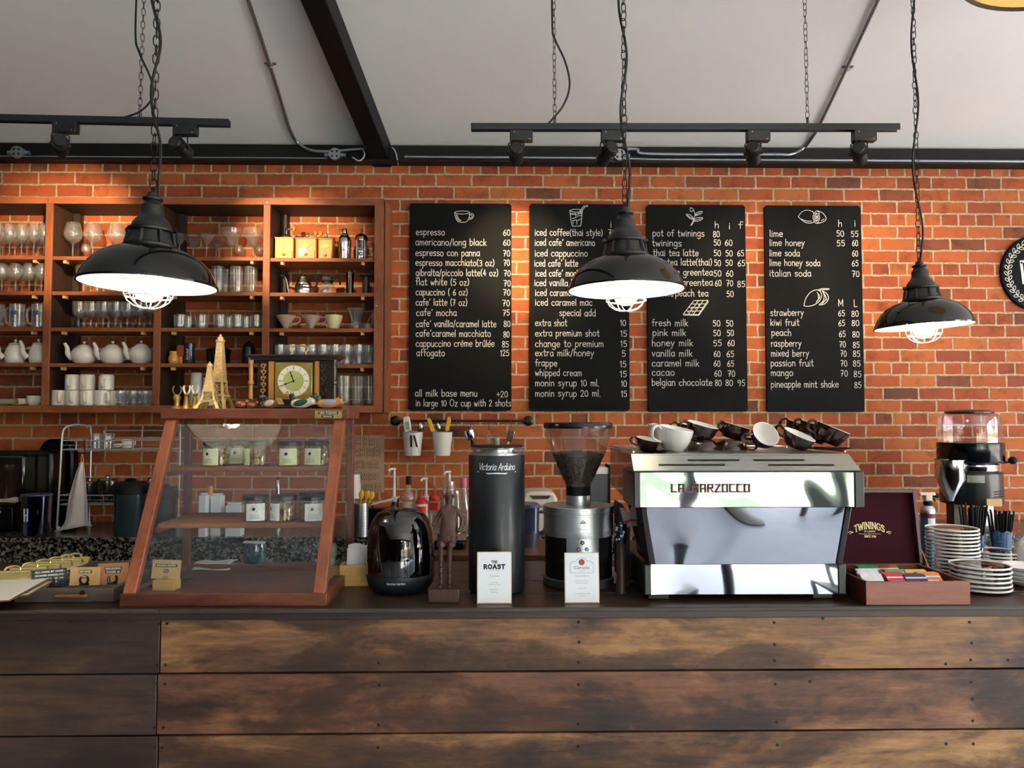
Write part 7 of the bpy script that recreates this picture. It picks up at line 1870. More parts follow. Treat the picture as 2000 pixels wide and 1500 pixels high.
# straws
M_bluecup = thin_glass('blue_glass', '#8fc3ea', .08, .25, .7, .06, body='#5f9fd6', bodyfac=.35)
def straws(px, d, n, L, r_, lab, cuplab, seed):
    y = CAM.y + d; x = PX(px, y)
    t = thing('straw_cup', cuplab, 'cup', (x, y, ZCT))
    g = MB(); rings = []
    for rr, z in ((.0, .002), (r_ * .8, .0), (r_ * .85, .01), (r_, .09), (r_ * 1.04, .115)):
        rings.append([g.v((rr * (1 + (.03 * math.sin(9 * u) if z > .1 else 0)) * math.cos(u), rr * (1 + (.03 * math.sin(9 * u) if z > .1 else 0)) * math.sin(u), z + (.004 * math.sin(7 * u) if z > .1 else 0))) for u in [2 * PI * q / 36 for q in range(36)]])
    for A, B_ in zip(rings, rings[1:]):
        for q in range(36): g.f([A[q], A[(q + 1) % 36], B_[(q + 1) % 36], B_[q]])
    obj('glass', g, M_bluecup, t)
    rr = random.Random(seed); first = None
    for k in range(n):
        a = rr.uniform(0, 2 * PI); q = r_ * .62 * math.sqrt(rr.random()); lean_ = R(rr.uniform(2, 10) * q / (r_ * .6))
        loc = (x + q * math.cos(a), y + q * math.sin(a), ZCT + .006)
        if first is None: o = first = obj('straw', MB().lathe([(.003, 0), (.003, L), (.0024, L), (.0024, .002)], seg=8), M_blackmatte)
        else: o = dup(first, loc)
        o.location = loc; o.rotation_euler = (-lean_ * math.sin(a), lean_ * math.cos(a), 0); o.scale = (1, 1, rr.uniform(.93, 1.04))
        tag(o, lab, 'straw', lab)
straws(1893, 2.62, 34, .205, .036, 'long black straw in the left straw cup', 'blue glass holding the long black straws', 1)
straws(1948, 2.68, 30, .175, .034, 'shorter black straw in the right straw cup', 'crinkled blue glass holding the shorter black straws', 2)
# blow torch
y = CAM.y + 2.60; x = PX(1808, y); kk = SCL(y)
t = thing('gas_torch', 'blue gas canister with a white torch head', 'torch', (x, y, ZCT)); zq = lambda py: zat(py, y)
M_can = mat('can_blue', '#2f6a96', .3, .3)
obj('canister', MB().lathe([(0, 0), (.023, 0), (.024, .003), (.024, zq(1006)), (.023, zq(1004))], seg=28), M_can, t)
obj('shoulder', MB().lathe([(.024, zq(1004)), (.0245, zq(1001)), (.021, zq(993)), (.014, zq(989)), (0, zq(989))], seg=28), M_steel, t)
obj('band', MB().lathe([(.0243, zq(1012)), (.0243, zq(1004))], seg=28), M_red, t)
obj('label', MB().lathe([(.0245, zq(1027)), (.0245, zq(1013))], seg=14, a0=R(-120), a1=R(-60)), M_chalk, t)
g = MB(); g.lathe([(.012, zq(989)), (.014, zq(986)), (.014, zq(981)), (.010, zq(980)), (0, zq(980))], seg=18); obj('collar', g, M_blackmatte, t)
g = MB(); g.box(-.011, .012, -.010, .010, zq(980), zq(967)); g.box(-.03, .024, -.010, .010, zq(969), zq(963)); obj('head', g, mat('torch_white', '#d9cfc0', .5), t, bevel=.003)
g = MB(); g.tube([(.022, 0, zq(968)), (.036, 0, zq(970))], .008, 10); g.tube([(.02, 0, zq(974)), (.026, 0, zq(981))], .003, 6); obj('nozzle', g, M_blackmatte, t)
# painted mug at the edge
y = CAM.y + 2.50; x = PX(2003, y)
t = thing('painted_mug', 'white mug with black brush marks at the right edge', 'mug', (x, y, ZCT + .0))
obj('body', MB().lathe([(0, 0), (.044, 0), (.046, .004), (.047, .02), (.049, .085), (.0475, .085), (.045, .012), (0, .01)], seg=36), M_wglaze, t)
obj('base_band', MB().lathe([(.0465, .002), (.0478, .020), (.0478, .022)], seg=36), M_castiron, t)
g = MB()
for a0, z0, a1, z1 in ((-125, .03, -112, .05), (-100, .035, -92, .06), (-135, .055, -118, .072)):
    n = 6; pts = [(R(a0 + (a1 - a0) * q / n), z0 + (z1 - z0) * q / n) for q in range(n + 1)]
    for (a, z), (b, zz_) in zip(pts, pts[1:]): g.f([g.v((.0496 * math.cos(u), .0496 * math.sin(u), w_)) for u, w_ in ((a, z), (b, zz_), (b, zz_ + .006), (a, z + .006))])
obj('brush_mark', g, M_castiron, t)
g = MB(); g.grid(lambda u, v: (-.034 + .07 * u, -.02 + .05 * v, .082 + .03 * u + .02 * math.sin(u * 3) ), 6, 4)
o = obj('packet', g, mat('printed_packet', '#d8d2c6', .5, noise=.6, nscale=45), loc=(x, y, ZCT)); tag(o, 'printed packet sticking out of the painted mug', 'packet')
s_ = o.modifiers.new('s', 'SOLIDIFY'); s_.thickness = .004
# ================================================================== ON THE BACK COUNTER
def bk(px, d): y = CAM.y + d; return Vector((PX(px, y), y, ZBT))
def zb_at(py, d): return P(1000, py, CAM.y + d).z - ZBT
# ------------------------------------------------------------------ big bean grinder, right
M_tint = thin_glass('clear_hopper', '#efeaf2', .10, .26, .8, .04)
M_eka = mat('grinder_black', '#0e1619', .35, coat=.2)
d = 4.12; b0 = bk(1893, d); k = SCL(b0.y); zz = lambda py: zb_at(py, d)
ek = thing('shop_grinder', 'tall black shop grinder with a clear hopper and silver funnel', 'grinder', b0)
rB = 55 * k
obj('body', MB().lathe([(0, zz(984)), (rB * .99, zz(984)), (rB, zz(980)), (rB, zz(924)), (rB * .97, zz(922)), (0, zz(922))], seg=44), M_eka, ek)
obj('steel_ring', MB().lathe([(rB * .86, zz(922) + .001), (rB * .9, zz(918)), (rB * .9, zz(907)), (rB * .84, zz(904)), (0, zz(904))], seg=44), M_chrome, ek)
rH = 59 * k
obj('hopper_base', MB().lathe([(0, zz(903)), (rH * .96, zz(903)), (rH, zz(899)), (rH, zz(866)), (rH * .97, zz(864)), (0, zz(864))], seg=44), mat('hopper_black', '#0a0d10', .15), ek)
obj('hopper', MB().lathe([(rH * .94, zz(864) + .001), (rH * .95, zz(850)), (rH * .94, zz(820)), (rH * .9, zz(812)), (rH * .8, zz(808.5)), (rH * .6, zz(808))], seg=44), M_tint, ek)
obj('lid', MB().lathe([(rH * .66, zz(808)), (rH * .73, zz(807)), (rH * .735, zz(804)), (rH * .6, zz(801)), (0, zz(799.5))], seg=44), M_eka, ek)
g = MB(); g.box(-.5 * rB - .04, -.5 * rB + .01, -.03, .04, 0, zz(984)); g.box(-.5 * rB - .05, rB * .9, -.08, .12, 0, .02); obj('pedestal', g, mat('pedestal_brown', '#33251d', .5), ek, bevel=.003)
g = MB(); g.box(rB * .35, rB * .8, .0, .05, .0202, zz(984)); obj('rear_post', g, M_satin, ek, bevel=.002)
fx = -67 * k
obj('funnel', MB().lathe([(27 * k, zz(897)), (27 * k, zz(896)), (25.5 * k, zz(896.5)), (26 * k, zz(935)), (9 * k, zz(968)), (6 * k, zz(975)), (0, zz(975))], (fx, -.12, 0), 32), M_chrome, ek)
g = MB(); g.tube([(fx, -.12, zz(912)), (-rB * .6, -.04, zz(912))], .012, 8); obj('funnel_arm', g, M_eka, ek)
obj('chute', MB().box(-.02, .06, -rB - .012, -rB + .02, zz(984), zz(970)), mat('bamboo_tray', '#c09a63', .5), ek)
g = MB(); g.tube([(rB * .75, -rB * .6, zz(903)), (rB * 1.02, -rB * .7, zz(900))], .006, 8); g.ell((rB * 1.06, -rB * .7, zz(898)), (.022, .022, .02), 16); obj('lever', g, M_blackmatte, ek)
def rng_label(px0, px1, py0, py1):
    a0 = math.asin(max(-1, min(1, (px0 - 1893) / 55))); a1 = math.asin(max(-1, min(1, (px1 - 1893) / 55)))
    return MB().lathe([(rB * 1.004, zz(py1)), (rB * 1.004, zz(py0))], seg=10, a0=a0 - PI / 2, a1=a1 - PI / 2)
obj('label', rng_label(1859, 1886, 926, 940), mat('spec_label', '#9a9a94', .5, noise=.3, nscale=120), ek)
for py in (956, 961, 966): obj('vent_slot', rng_label(1903, 1936, py, py + 2), M_blackmatte, ek)
# ------------------------------------------------------------------ left: brewer, jug, cover
M_app = mat('appliance_black', '#0a0b0d', .25, spec=.35)
M_smk = thin_glass('smoky_plastic', '#b9bdc6', .06, .2, .7, .03)
d = 4.22; b0 = bk(45, d); k = SCL(b0.y); zz = lambda py: zb_at(py, d)
br = thing('coffee_brewer', 'black coffee brewer with a clear hood at the left edge', 'coffee brewer', (bk(28, d).x, b0.y, ZBT))
g = MB(); g.box(-.16, .062, -.09, .14, 0, zz(985)); obj('base', g, M_app, br, bevel=.006)
g = MB(); g.box(-.16, .20, .02, .16, zz(985), zz(880)); obj('back_unit', g, M_app, br, bevel=.02)
g = MB(); g.box(-.16, .115, -.09, .018, zz(984), zz(887)); obj('hood', g, M_smk, br, bevel=.012)
g = MB(); g.lathe([(0, zz(984) + .001), (.055, zz(984) + .001), (.06, zz(970)), (.045, zz(940)), (.06, zz(925)), (.06, zz(905)), (0, zz(904))], (-.01, -.03, 0), 28); obj('carafe', g, mat('copper_glint', '#6d5140', .2, .8), br)
g = MB(); g.tube([(-.16, -.1, zz(972)), (.03, -.1, zz(972)), (.075, -.1, zz(971)), (.09, -.1, zz(970))], [.008, .009, .016, .014], 8, flat=.6); obj('handle', g, mat('pale_handle', '#b9ad93', .5), br)
g = MB(); g.box(-.062, -.0, -.093, -.0895, zz(996), zz(991)); obj('display', g, mat('lcd', '#97a59a', .3), br)
g = MB()
for q in range(4): g.lathe([(0, -.094), (.007, -.094), (.007, -.0895)], (-.062 + q * .016, 0, zz(1004)), 12, axis='Y')
obj('button', g, M_steel, br)
obj('label', MB().box(-.064, -.014, -.0925, -.0895, zz(1020), zz(1010)), mat('sticker', '#b5ac98', .6, noise=.2, nscale=80), br)
obj('strip', MB().box(-.06, .0, -.0925, -.0895, zz(986.8), zz(985.4)), M_steel, br)
d = 4.02; b0 = bk(76, d); zz = lambda py: zb_at(py, d); k = SCL(b0.y)
jg = thing('water_jug', 'clear blue tinted water jug near the left edge', 'jug', b0)
rj = 25 * k
obj('body', MB().lathe([(0, .002), (rj * .92, 0), (rj, .012), (rj * 1.03, zz(985)), (rj * 1.07, zz(966)), (rj * 1.02, zz(966)), (rj * .96, .014), (0, .012)], seg=36), thin_glass('blue_tint', '#7f8fb8', .10, .3, .8, .03), jg)
obj('lid', MB().lathe([(rj * 1.06, zz(966)), (rj * 1.1, zz(965)), (rj * 1.08, zz(963)), (0, zz(962))], seg=36), mat('lid_blue', '#3a4258', .3), jg)
g = MB(); g.ribbon([(-.02, zz(990)), (-.018, zz(1012))], .008, -rj * 1.03); g.ribbon([(-.004, zz(990)), (-.004, zz(1012))], .008, -rj * 1.03); g.ribbon([(-.02, zz(1001)), (-.004, zz(1001))], .006, -rj * 1.03 - .0003); obj('print', g, mat('pale_print', '#c8cfdd', .5), jg, smooth=False)
g = MB(); g.lathe([(0, -rj * 1.03), (.012, -rj * 1.03), (.012, -rj * .9)], (.03, .012, zz(996)), 16, axis='Y', sy=1.4); obj('emblem', g, M_red, jg)
d = 4.46; b0 = bk(112, d); zz = lambda py: zb_at(py, d)
cv = thing('black_board', 'big black rounded board leaning behind the dish rack', 'board', b0)
H = zz(857); pts = []
w_ = .105
g = MB(); poly = [(-w_, 0), (w_, 0), (w_, H * .78)] + [(w_ * .45 + w_ * .55 * math.cos(q * PI / 12), H * .78 + H * .22 * math.sin(q * PI / 12)) for q in range(1, 7)] + [(-w_ * .25 + w_ * .75 * math.cos(PI / 2 + q * PI / 12), H * .72 + H * .28 * math.sin(PI / 2 + q * PI / 12)) for q in range(0, 7)]
g.prism(poly, -.02, .05); obj('panel', g, M_app, cv, bevel=.012)
g = MB(); g.tube([(-.02, -.03, H * .86), (.02, -.03, H * .86)], .008, 8); obj('latch', g, M_steel, cv)
# ------------------------------------------------------------------ dish rack
d = 4.17; k = SCL(CAM.y + d); b0 = bk(215, d); zz = lambda py: zb_at(py, d)
xr = lambda px: PX(px, CAM.y + d) - b0.x
M_wire = mat('rack_wire', '#cfd3d5', .25, .55)
rk = thing('dish_rack', 'two tier chrome dish rack on the granite counter', 'dish rack', b0)
rt = .0055
for k2, (dy0, top_) in enumerate(((0, 846),)):
    g = MB(); xa = xr(121)
    g.tube(smooth_path([(xa - .012, 0, .02), (xa, 0, zz(905)), (xa + .004, 0, zz(853)), (xa + .012, .01, zz(836)), (xa + .035, .04, zz(830)), (xa + .05, .09, zz(830)), (xa + .055, .15, zz(834)), (xa + .056, .19, zz(850)), (xa + .052, .2, .02)], 6), rt, 8)
    obj('side_frame', g, M_wire, rk)
    g = MB(); xb = xr(322)
    g.tube(smooth_path([(xb, 0, .02), (xb, 0, zz(853)), (xb + .004, .04, zz(830)), (xb + .005, .16, zz(830)), (xb + .002, .2, zz(850)), (xb, .2, .02)], 6), rt, 8); obj('side_frame', g, M_wire, rk)
for px in (119, 322):
    for yy in (0, .2): obj('foot', MB().lathe([(.016, 0), (.016, .004), (.009, .008), (.008, .026), (0, .026)], (xr(px) + (0 if yy == 0 else (.058 if px < 200 else 0)), yy, 0), 14), M_white, rk)
for pyT, pyB, nm in ((860, 878, 'upper_basket'), (966, 984, 'lower_basket')):
    g = MB(); xa, xb = xr(122), xr(322)
    for z, r2 in ((zz(pyT), .0032), (zz(pyB), .004)):
        g.tube([(xa, 0, z), (xb, 0, z), (xb, .2, z), (xa, .2, z)], r2, 6, closed=True)
    g.tube([(xa, 0, zz((pyT + pyB) / 2)), (xb, 0, zz((pyT + pyB) / 2))], .0018, 6)
    for q in range(4): x = xa + (xb - xa) * (q + .5) / 3.6; g.tube([(x, 0, zz(pyB)), (x, 0, zz(pyT))], .003, 6)
    for q in range(22): x = xa + (xb - xa) * q / 21; g.tube([(x, 0, zz(pyB)), (x, .2, zz(pyB))], .0016, 5)
    if pyT == 860:
        g.tube([(xa + .12, .2, zz(842)), (xb, .2, zz(842))], .003, 6)
        for q in (0, 1, 2): x = xa + .12 + (xb - xa - .12) * q / 2; g.tube([(x, .2, zz(842)), (x, .2, zz(pyB))], .003, 6)
    obj(nm, g, M_wire, rk)
zk_ = ZBT + zz(878) + .006; zk2 = ZBT + zz(984) + .006
yR = CAM.y + d + .1
for px, lab, s in ((190, 'upturned glass in the upper rack tier, left', 1.0), (212, 'upturned glass in the upper rack tier, beside the first', 1.0)):
    o = place('whisky_glass', None, PX(px, yR), yR, zk_ + .082, lab, None); o.rotation_euler.x = PI
    if 'group' in o: del o['group']
M_metal = mat('pan_steel', '#a5a19a', .18, 1.0)
o = thing('rack_cup', 'small white cup in the upper rack tier', 'cup', (PX(249, yR), yR, zk_), 0)
obj('body', MB().lathe([(0, 0), (.022, 0), (.026, .006), (.027, .046), (.0255, .046), (.024, .008), (0, .006)], seg=28), M_china, o)
obj('handle', MB().tube(smooth_path([(.026, 0, .038), (.042, 0, .038), (.044, 0, .022), (.026, 0, .012)], 5), .003, 8), M_china, o)
g = MB()
for q in range(3): g.tube([(.02 * math.cos(u), .012 * math.sin(u), .012 + .006 * math.sin(u + q)) for u in [2 * PI * w2 / 16 for w2 in range(16)]], .002, 6, closed=True); g.M = TR(0, 0, .004 * (q + 1), 20 * q, 10, 40 * q)
g.M = Matrix.Identity(4); o = obj('cable_coil', g, M_chalk, loc=(PX(231, yR - .03), yR - .03, zk_ + .002)); tag(o, 'small white coil of cord beside the white cup in the rack', 'cord')
for px, r2, h2, lab in ((178, .045, .10, 'steel milk jug in the lower rack tier, left'), (213, .052, .115, 'steel pot in the lower rack tier, middle'), (255, .062, .085, 'steel saucepan in the lower rack tier, right'), (296, .05, .1, 'steel pot in the lower rack tier beside the case')):
    t = thing('steel_pot', lab, 'pot', (PX(px, yR), yR, zk2)); 
    obj('body', MB().lathe([(0, 0), (r2 * .92, 0), (r2, .008), (r2, h2), (r2 * 1.05, h2 + .002), (r2 * .96, h2), (r2 * .95, .01), (0, .008)], seg=32), M_metal, t)
    obj('lid', MB().lathe([(r2 * 1.02, h2 + .003), (r2 * .9, h2 + .010), (.012, h2 + .014), (.010, h2 + .022), (.016, h2 + .027), (0, h2 + .03)], seg=32), M_metal, t)
# tea towel hanging on the rack
M_towel = mat('tea_towel', '#d6cbc6', .9, noise=.06, nscale=12)
yW = CAM.y + d - .02
tw_ = [(160, 902, 3), (158, 915, 9), (156, 940, 14), (155, 965, 20), (155, 990, 24), (155, 1010, 25), (151, 1025, 29), (143, 1037, 37)]
g = MB(); rows_ = []
for i, (px, py, hw) in enumerate(tw_):
    row = []
    for q in range(13):
        u = q / 12 * 2 - 1; x = px + u * hw * (.8 if u > 0 else 1) if i < 6 else px + u * hw * .8 + (4 if u > 0 else 0)
        p = P(x, py - (6 * (u + 1) if i == 7 else 0), yW)
        row.append((p.x, yW - .012 * math.cos(u * 4.2 + i * .3) * (1 if i else .2) - .02 * (i / 7) ** 2, max(p.z, ZBT + .004)))
    rows_.append(row)
fl = [[g.v(p) for p in r2] for r2 in rows_]
for i in range(len(fl) - 1):
    for q in range(12): g.f([fl[i][q], fl[i][q + 1], fl[i + 1][q + 1], fl[i + 1][q]])
tt_ = thing('tea_towel', 'pale tea towel hanging from the dish rack by a loop', 'towel', (0, 0, 0))
o = obj('cloth', g, M_towel, tt_, angle=80); sb = o.modifiers.new('s', 'SUBSURF'); sb.levels = sb.render_levels = 2; so = o.modifiers.new('t', 'SOLIDIFY'); so.thickness = .003
g = MB(); a, b, c = P(158, 903, yW - .004), P(161, 880, yW - .004), P(163, 903, yW - .004); g.tube([a, b, c], .003, 6); obj('loop', g, M_pine, tt_)
g = MB(); g.tube(smooth_path([P(165, 858, yW - .004), P(164, 868, yW - .006), P(166, 884, yW - .006), P(160, 886, yW - .006)], 5), .003, 6); obj('hook', g, M_blackmatte, tt_)
# canisters with black lids
def canister(px, d, py0, py1, wpx, lab):
    b0 = bk(px, d); k = SCL(b0.y); z = lambda py: zb_at(py, d); r2 = wpx / 2 * k
    t = thing('lidded_canister', lab, 'canister', b0)
    zl = z(py0 + (py1 - py0) * .22)
    obj('body', MB().lathe([(0, 0), (r2 * .9, 0), (r2 * .93, .006), (r2 * .97, zl), (0, zl)], seg=36), mat('canister_teal', '#2a373b', .22, coat=.4), t)
    obj('lid', MB().lathe([(r2 * .96, zl + .001), (r2 * 1.04, zl + .003), (r2 * 1.04, z(py0 + 6)), (r2 * .9, z(py0)), (0, z(py0))], seg=36), M_blackmatte, t)
    g = MB(); g.lathe([(r2 * .3, z(py0)), (r2 * .34, z(py0) + .012), (r2 * .2, z(py0) + .018), (0, z(py0) + .018)], seg=20); obj('knob', g, M_blackmatte, t)
canister(258, 4.06, 940, 1043, 62, 'dark canister with a black lid, left of the pastry case')
canister(326, 4.06, 950, 1043, 46, 'dark canister with a black lid, seen through the left of the pastry case')
# ------------------------------------------------------------------ print hanging on the bricks
M_print = mat('print_paper', '#b08f74', .7, noise=.12, nscale=6)
M_pline = mat('print_line', '#5d4230', .7)
a, b = P(640, 850, -.006), P(750, 962, -.006)
pr_ = thing('city_print', 'brown line print of old buildings taped to the bricks', 'print', ((a.x + b.x) / 2, 0, b.z))
wp, hp = b.x - a.x, a.z - b.z
obj('sheet', MB().box(-wp / 2, wp / 2, -.006, -.003, 0, hp), M_print, pr_)
g = MB(); rr = random.Random(9)
for r_i in range(5):
    zb2 = hp * r_i / 5; x = -wp / 2 + .004
    while x < wp / 2 - .03:
        bw = rr.uniform(.03, .06); bh = hp / 5 * rr.uniform(.6, .95)
        if x + bw > wp / 2 - .003: break
        for p, q in (((x, zb2), (x, zb2 + bh)), ((x + bw, zb2), (x + bw, zb2 + bh)), ((x, zb2 + bh), (x + bw, zb2 + bh)), ((x, zb2 + bh * .55), (x + bw, zb2 + bh * .55))): g.ribbon([p, q], .0016, -.0066)
        for c in range(int(bw / .011)):
            for l in (.2, .68): g.ribbon([(x + .005 + c * .011, zb2 + bh * l), (x + .005 + c * .011, zb2 + bh * (l + .16))], .004, -.0066)
        if rr.random() < .4: g.ribbon([(x + bw / 2 + bw / 2 * math.cos(PI * q / 8), zb2 + bh + bw * .3 * math.sin(PI * q / 8)) for q in range(9)], .0016, -.0066)
        x += bw + .004
obj('line_drawing', g, M_pline, pr_, smooth=False)
# ------------------------------------------------------------------ utensil rail
YRL = -.065
M_rail = mat('rail_black', '#0c0c0d', .4)
a, b = P(770, 822, YRL), P(1033, 822.5, YRL)
rl = thing('utensil_rail', 'black utensil rail with hooks under the menu boards', 'rail', ((a.x + b.x) / 2, 0, a.z)); c0 = (a.x + b.x) / 2
g = MB(); g.tube([(a.x - c0, YRL, 0), (b.x - c0, YRL, 0)], .007, 10); obj('bar', g, M_rail, rl)
for x in (a.x - c0, b.x - c0):
    g = MB(); g.lathe([(0, -.001), (.03, -.001), (.03, -.008), (.014, -.016), (.012, YRL - .012), (0, YRL - .012)], (x, 0, 0), 20, axis='Y'); obj('bracket', g, M_rail, rl)
for px in (840, 891, 920, 955, 998):
    x = PX(px, YRL) - c0
    g = MB(); g.tube(smooth_path([(x, YRL + .006, .009), (x, YRL - .010, .008), (x, YRL - .011, -.01), (x, YRL - .011, -.045), (x, YRL - .018, -.056), (x, YRL - .026, -.048)], 4), .0022, 6); obj('hook', g, M_rail, rl)
M_pot = mat('white_tin', '#dcd8d0', .4)
def tinpot(px, lab):
    y = YRL - .075; p = P(px, 890, y); k = SCL(y); H = P(px, 845, y).z - p.z; r2 = 20.5 * k
    t = thing('hanging_pot', lab, 'pot', p)
    obj('body', MB().lathe([(0, .001), (r2 * .74, .001), (r2 * .75, .004)] + [(r2 * (.75 + .22 * q / 10) + (.0012 if q in (2, 8) else 0), H * q / 10) for q in range(1, 10)] + [(r2 * .97, H), (r2 * 1.02, H + .003), (r2 * .97, H + .004), (r2 * .94, H * .95), (r2 * .72, .008), (0, .007)], seg=36), M_pot, t)
    g = MB(); g.tube(smooth_path([(-r2 * .98, 0, H - .002), (-r2 * .9, .05, H + .02), (-r2 * .3, .068, H + .055), (r2 * .3, .068, H + .055), (r2 * .9, .05, H + .02), (r2 * .98, 0, H - .002)], 5), .0022, 6); obj('bail', g, M_rail, t)
    return p, H, r2
P1, H1, r1 = tinpot(806, 'white tin pot on the rail, left, with a thermometer in it')
P2, H2, r2_ = tinpot(863.5, 'white tin pot on the rail, right, with yellow spoons in it')
def stick(name, lab, cat, P0, dx, lean_, fn, tip):
    t = thing(name, lab, cat, (P0.x + dx, P0.y, P0.z + .035), rot=(0, R(lean_), 0)); fn(t); t.scale = (1.15, 1.15, 1.15); return t
M_yelp = mat('yellow_plastic', '#d9a928', .45)
def f_therm(t):
    obj('body', MB().prism([(-.016, .05), (.016, .05), (.018, .14), (.014, .165), (-.014, .165), (-.018, .14)], -.006, .006), M_pot, t, bevel=.003)
    obj('display', MB().box(-.010, .010, -.0075, -.0062, .10, .14), mat('grey_display', '#8b8f8c', .3), t); obj('button', MB().lathe([(0, -.009), (.008, -.009), (.008, -.006)], (0, 0, .078), 14, axis='Y'), M_blackmatte, t)
    obj('probe', MB().tube([(0, 0, -.005), (0, 0, .05)], .002, 6), M_steel, t)
stick('thermometer', 'white digital thermometer standing in the left tin pot', 'thermometer', P1, -.012, -8, f_therm, 0)
def f_spoon(m):
    def f(t):
        obj('handle', MB().tube([(0, 0, -.005), (0, 0, .09)], .003, 6), m, t); obj('bowl', MB().ell((0, 0, .112), (.014, .005, .024), 14), m, t)
    return f
stick('steel_spoon', 'steel spoon standing in the left tin pot', 'spoon', P1, .018, 10, f_spoon(M_metal), 0)
stick('steel_spoon', 'steel spoon standing in the right tin pot', 'spoon', P2, -.012, -6, f_spoon(M_metal), 0)
def f_spat(t):
    obj('handle', MB().tube([(0, 0, -.005), (0, 0, .1)], .003, 6), M_yelp, t); obj('blade', MB().prism([(-.010, .095), (.010, .095), (.012, .15), (.004, .168), (-.008, .16)], -.003, .003), M_yelp, t, bevel=.002)
stick('spatula', 'yellow spatula leaning left in the right tin pot', 'spatula', P2, -.016, -20, f_spat, 0)
stick('spatula', 'yellow spatula leaning right in the right tin pot', 'spatula', P2, .010, 9, f_spat, 0)
t = thing('wire_whisk', 'small black handled wire tongs hooked over the left tin pot', 'tongs', (P1.x + .004, P1.y - r1 - .006, P1.z + H1 + .006))
g = MB()
for s in (-1, 1): g.tube([(s * .006, 0, 0), (s * .012 + .008, -.004, -.035), (s * .022 + .02, -.004, -.16 if s < 0 else -.13)], .0016, 6)
obj('wire', g, M_steel, t)
g = MB()
for s in (-1, 1): g.tube([(s * .0085 + .002, -.003, -.02), (s * .016 + .012, -.004, -.085)], .0055, 8)
obj('grip', g, M_blackmatte, t)
g = MB(); g.tube([(-.03, 0, -.003), (-.012, -.003, .006), (.012, -.003, .0), (.028, 0, -.001)], .004, 8); obj('clip', g, M_steel, t)
yh = YRL - .03
def hung(name, lab, cat, px, fn):
    x = PX(px, yh); t = thing(name, lab, cat, (x, yh, a.z - .052)); fn(t); t.scale = (1.3, 1.3, 1.15); return t
def f_porta(t):
    t.rotation_euler.y = R(-14)
    obj('basket', MB().lathe([(0, -.050), (.020, -.050), (.024, -.04), (.026, -.02), (.026, -.002), (.022, 0), (.018, -.01), (0, -.012)], seg=24), M_chrome, t)
    obj('handle', MB().tube([(0, 0, -.05), (.001, 0, -.066), (.002, 0, -.10), (.004, 0, -.125)], [.004, .0075, .009, .006], 10), M_blackmatte, t)
hung('tamper', 'steel and black tool hanging on the rail above the tall grinder', 'tool', 916, f_porta)
def f_wire(t):
    g = MB(); g.tube([(-.012, 0, -.085), (-.006, 0, -.03), (0, 0, .0), (.006, 0, -.03), (.012, 0, -.085)], .002, 6); obj('wire', g, M_steel, t)
hung('wire_tongs', 'thin wire tongs hanging on the rail', 'tongs', 955.5, f_wire)
def f_scoop(t):
    t.rotation_euler.y = R(16)
    g = MB(); g.prism([(-.013, -.06), (.013, -.06), (.016, -.01), (.012, 0), (-.012, 0), (-.016, -.01)], -.006, .006); obj('blade', g, M_metal, t, bevel=.003)
    obj('handle', MB().tube([(0, 0, -.06), (-.004, 0, -.1)], [.006, .004], 8), M_pine, t)
hung('scoop', 'narrow metal scoop hanging at the right of the rail', 'scoop', 1000, f_scoop)
# ------------------------------------------------------------------ bottles and pumps behind the speaker
M_clearpl = thin_glass('clear_plastic', '#ece8e4', .08, .25, .75, .05, body='#cfc8c0', bodyfac=.15)
M_pump = mat('pump_white', '#e4e1db', .4)
M_amberb = mat('syrup_amber', '#3a2012', .15, coat=.4)
M_redp = mat('red_plastic', '#c8231f', .3)
def syrup(px, d, pyT, pyS, lab, bodym, r2=.036):
    b0 = bk(px, d); z = lambda py: zb_at(py, d)
    t = thing('pump_bottle', lab, 'bottle', b0); zs = z(pyS)
    obj('body', MB().lathe([(0, 0), (r2 * .95, 0), (r2, .006), (r2, zs * .68), (r2 * .8, zs * .78), (.014, zs * .9), (.013, zs), (0, zs)], seg=28), bodym, t)
    zt = z(pyT)
    obj('label', MB().lathe([(r2 * 1.01, zs * .2), (r2 * 1.01, zs * .6)], seg=18, a0=R(-150), a1=R(-30)), M_chalk, t)
    g = MB(); g.lathe([(.016, zs - .002), (.016, zs + .018), (.011, zs + .022), (.008, zs + .03), (.006, zt - .014), (.006, zt - .012)], seg=18)
    g.tube(smooth_path([(.008, -.0, zt - .006), (-.004, -.004, zt - .004), (-.020, -.012, zt - .006), (-.026, -.016, zt - .016)], 4), .006, 8); obj('pump', g, M_pump, t)
syrup(771, 4.14, 914, 978, 'syrup bottle with a tall white pump, left of the row', M_amberb)
syrup(833, 4.12, 933, 976, 'syrup bottle with a short white pump behind the red topped bottles', M_clearpl)
syrup(878, 4.15, 920, 948, 'tall bottle with a white pump behind the carved figure', M_clearpl, .04)
b0 = bk(799, 4.05); z = lambda py: zb_at(py, 4.05)
t = thing('liquor_bottle', 'clear bottle with a black cap and a leaf label', 'bottle', b0)
obj('body', MB().lathe([(0, 0), (.034, 0), (.036, .006), (.036, z(972)), (.030, z(962)), (.013, z(955)), (.012, z(944)), (0, z(944))], seg=28), M_glass2, t)
obj('cap', MB().lathe([(.0145, z(946)), (.0145, z(931)), (.013, z(930)), (0, z(930))], seg=18), M_blackmatte, t)
obj('label', MB().lathe([(.0365, z(1010)), (.0365, z(978))], seg=18, a0=R(-150), a1=R(-30)), mat('leaf_label', '#cdbfa5', .6, noise=.4, nscale=30), t)
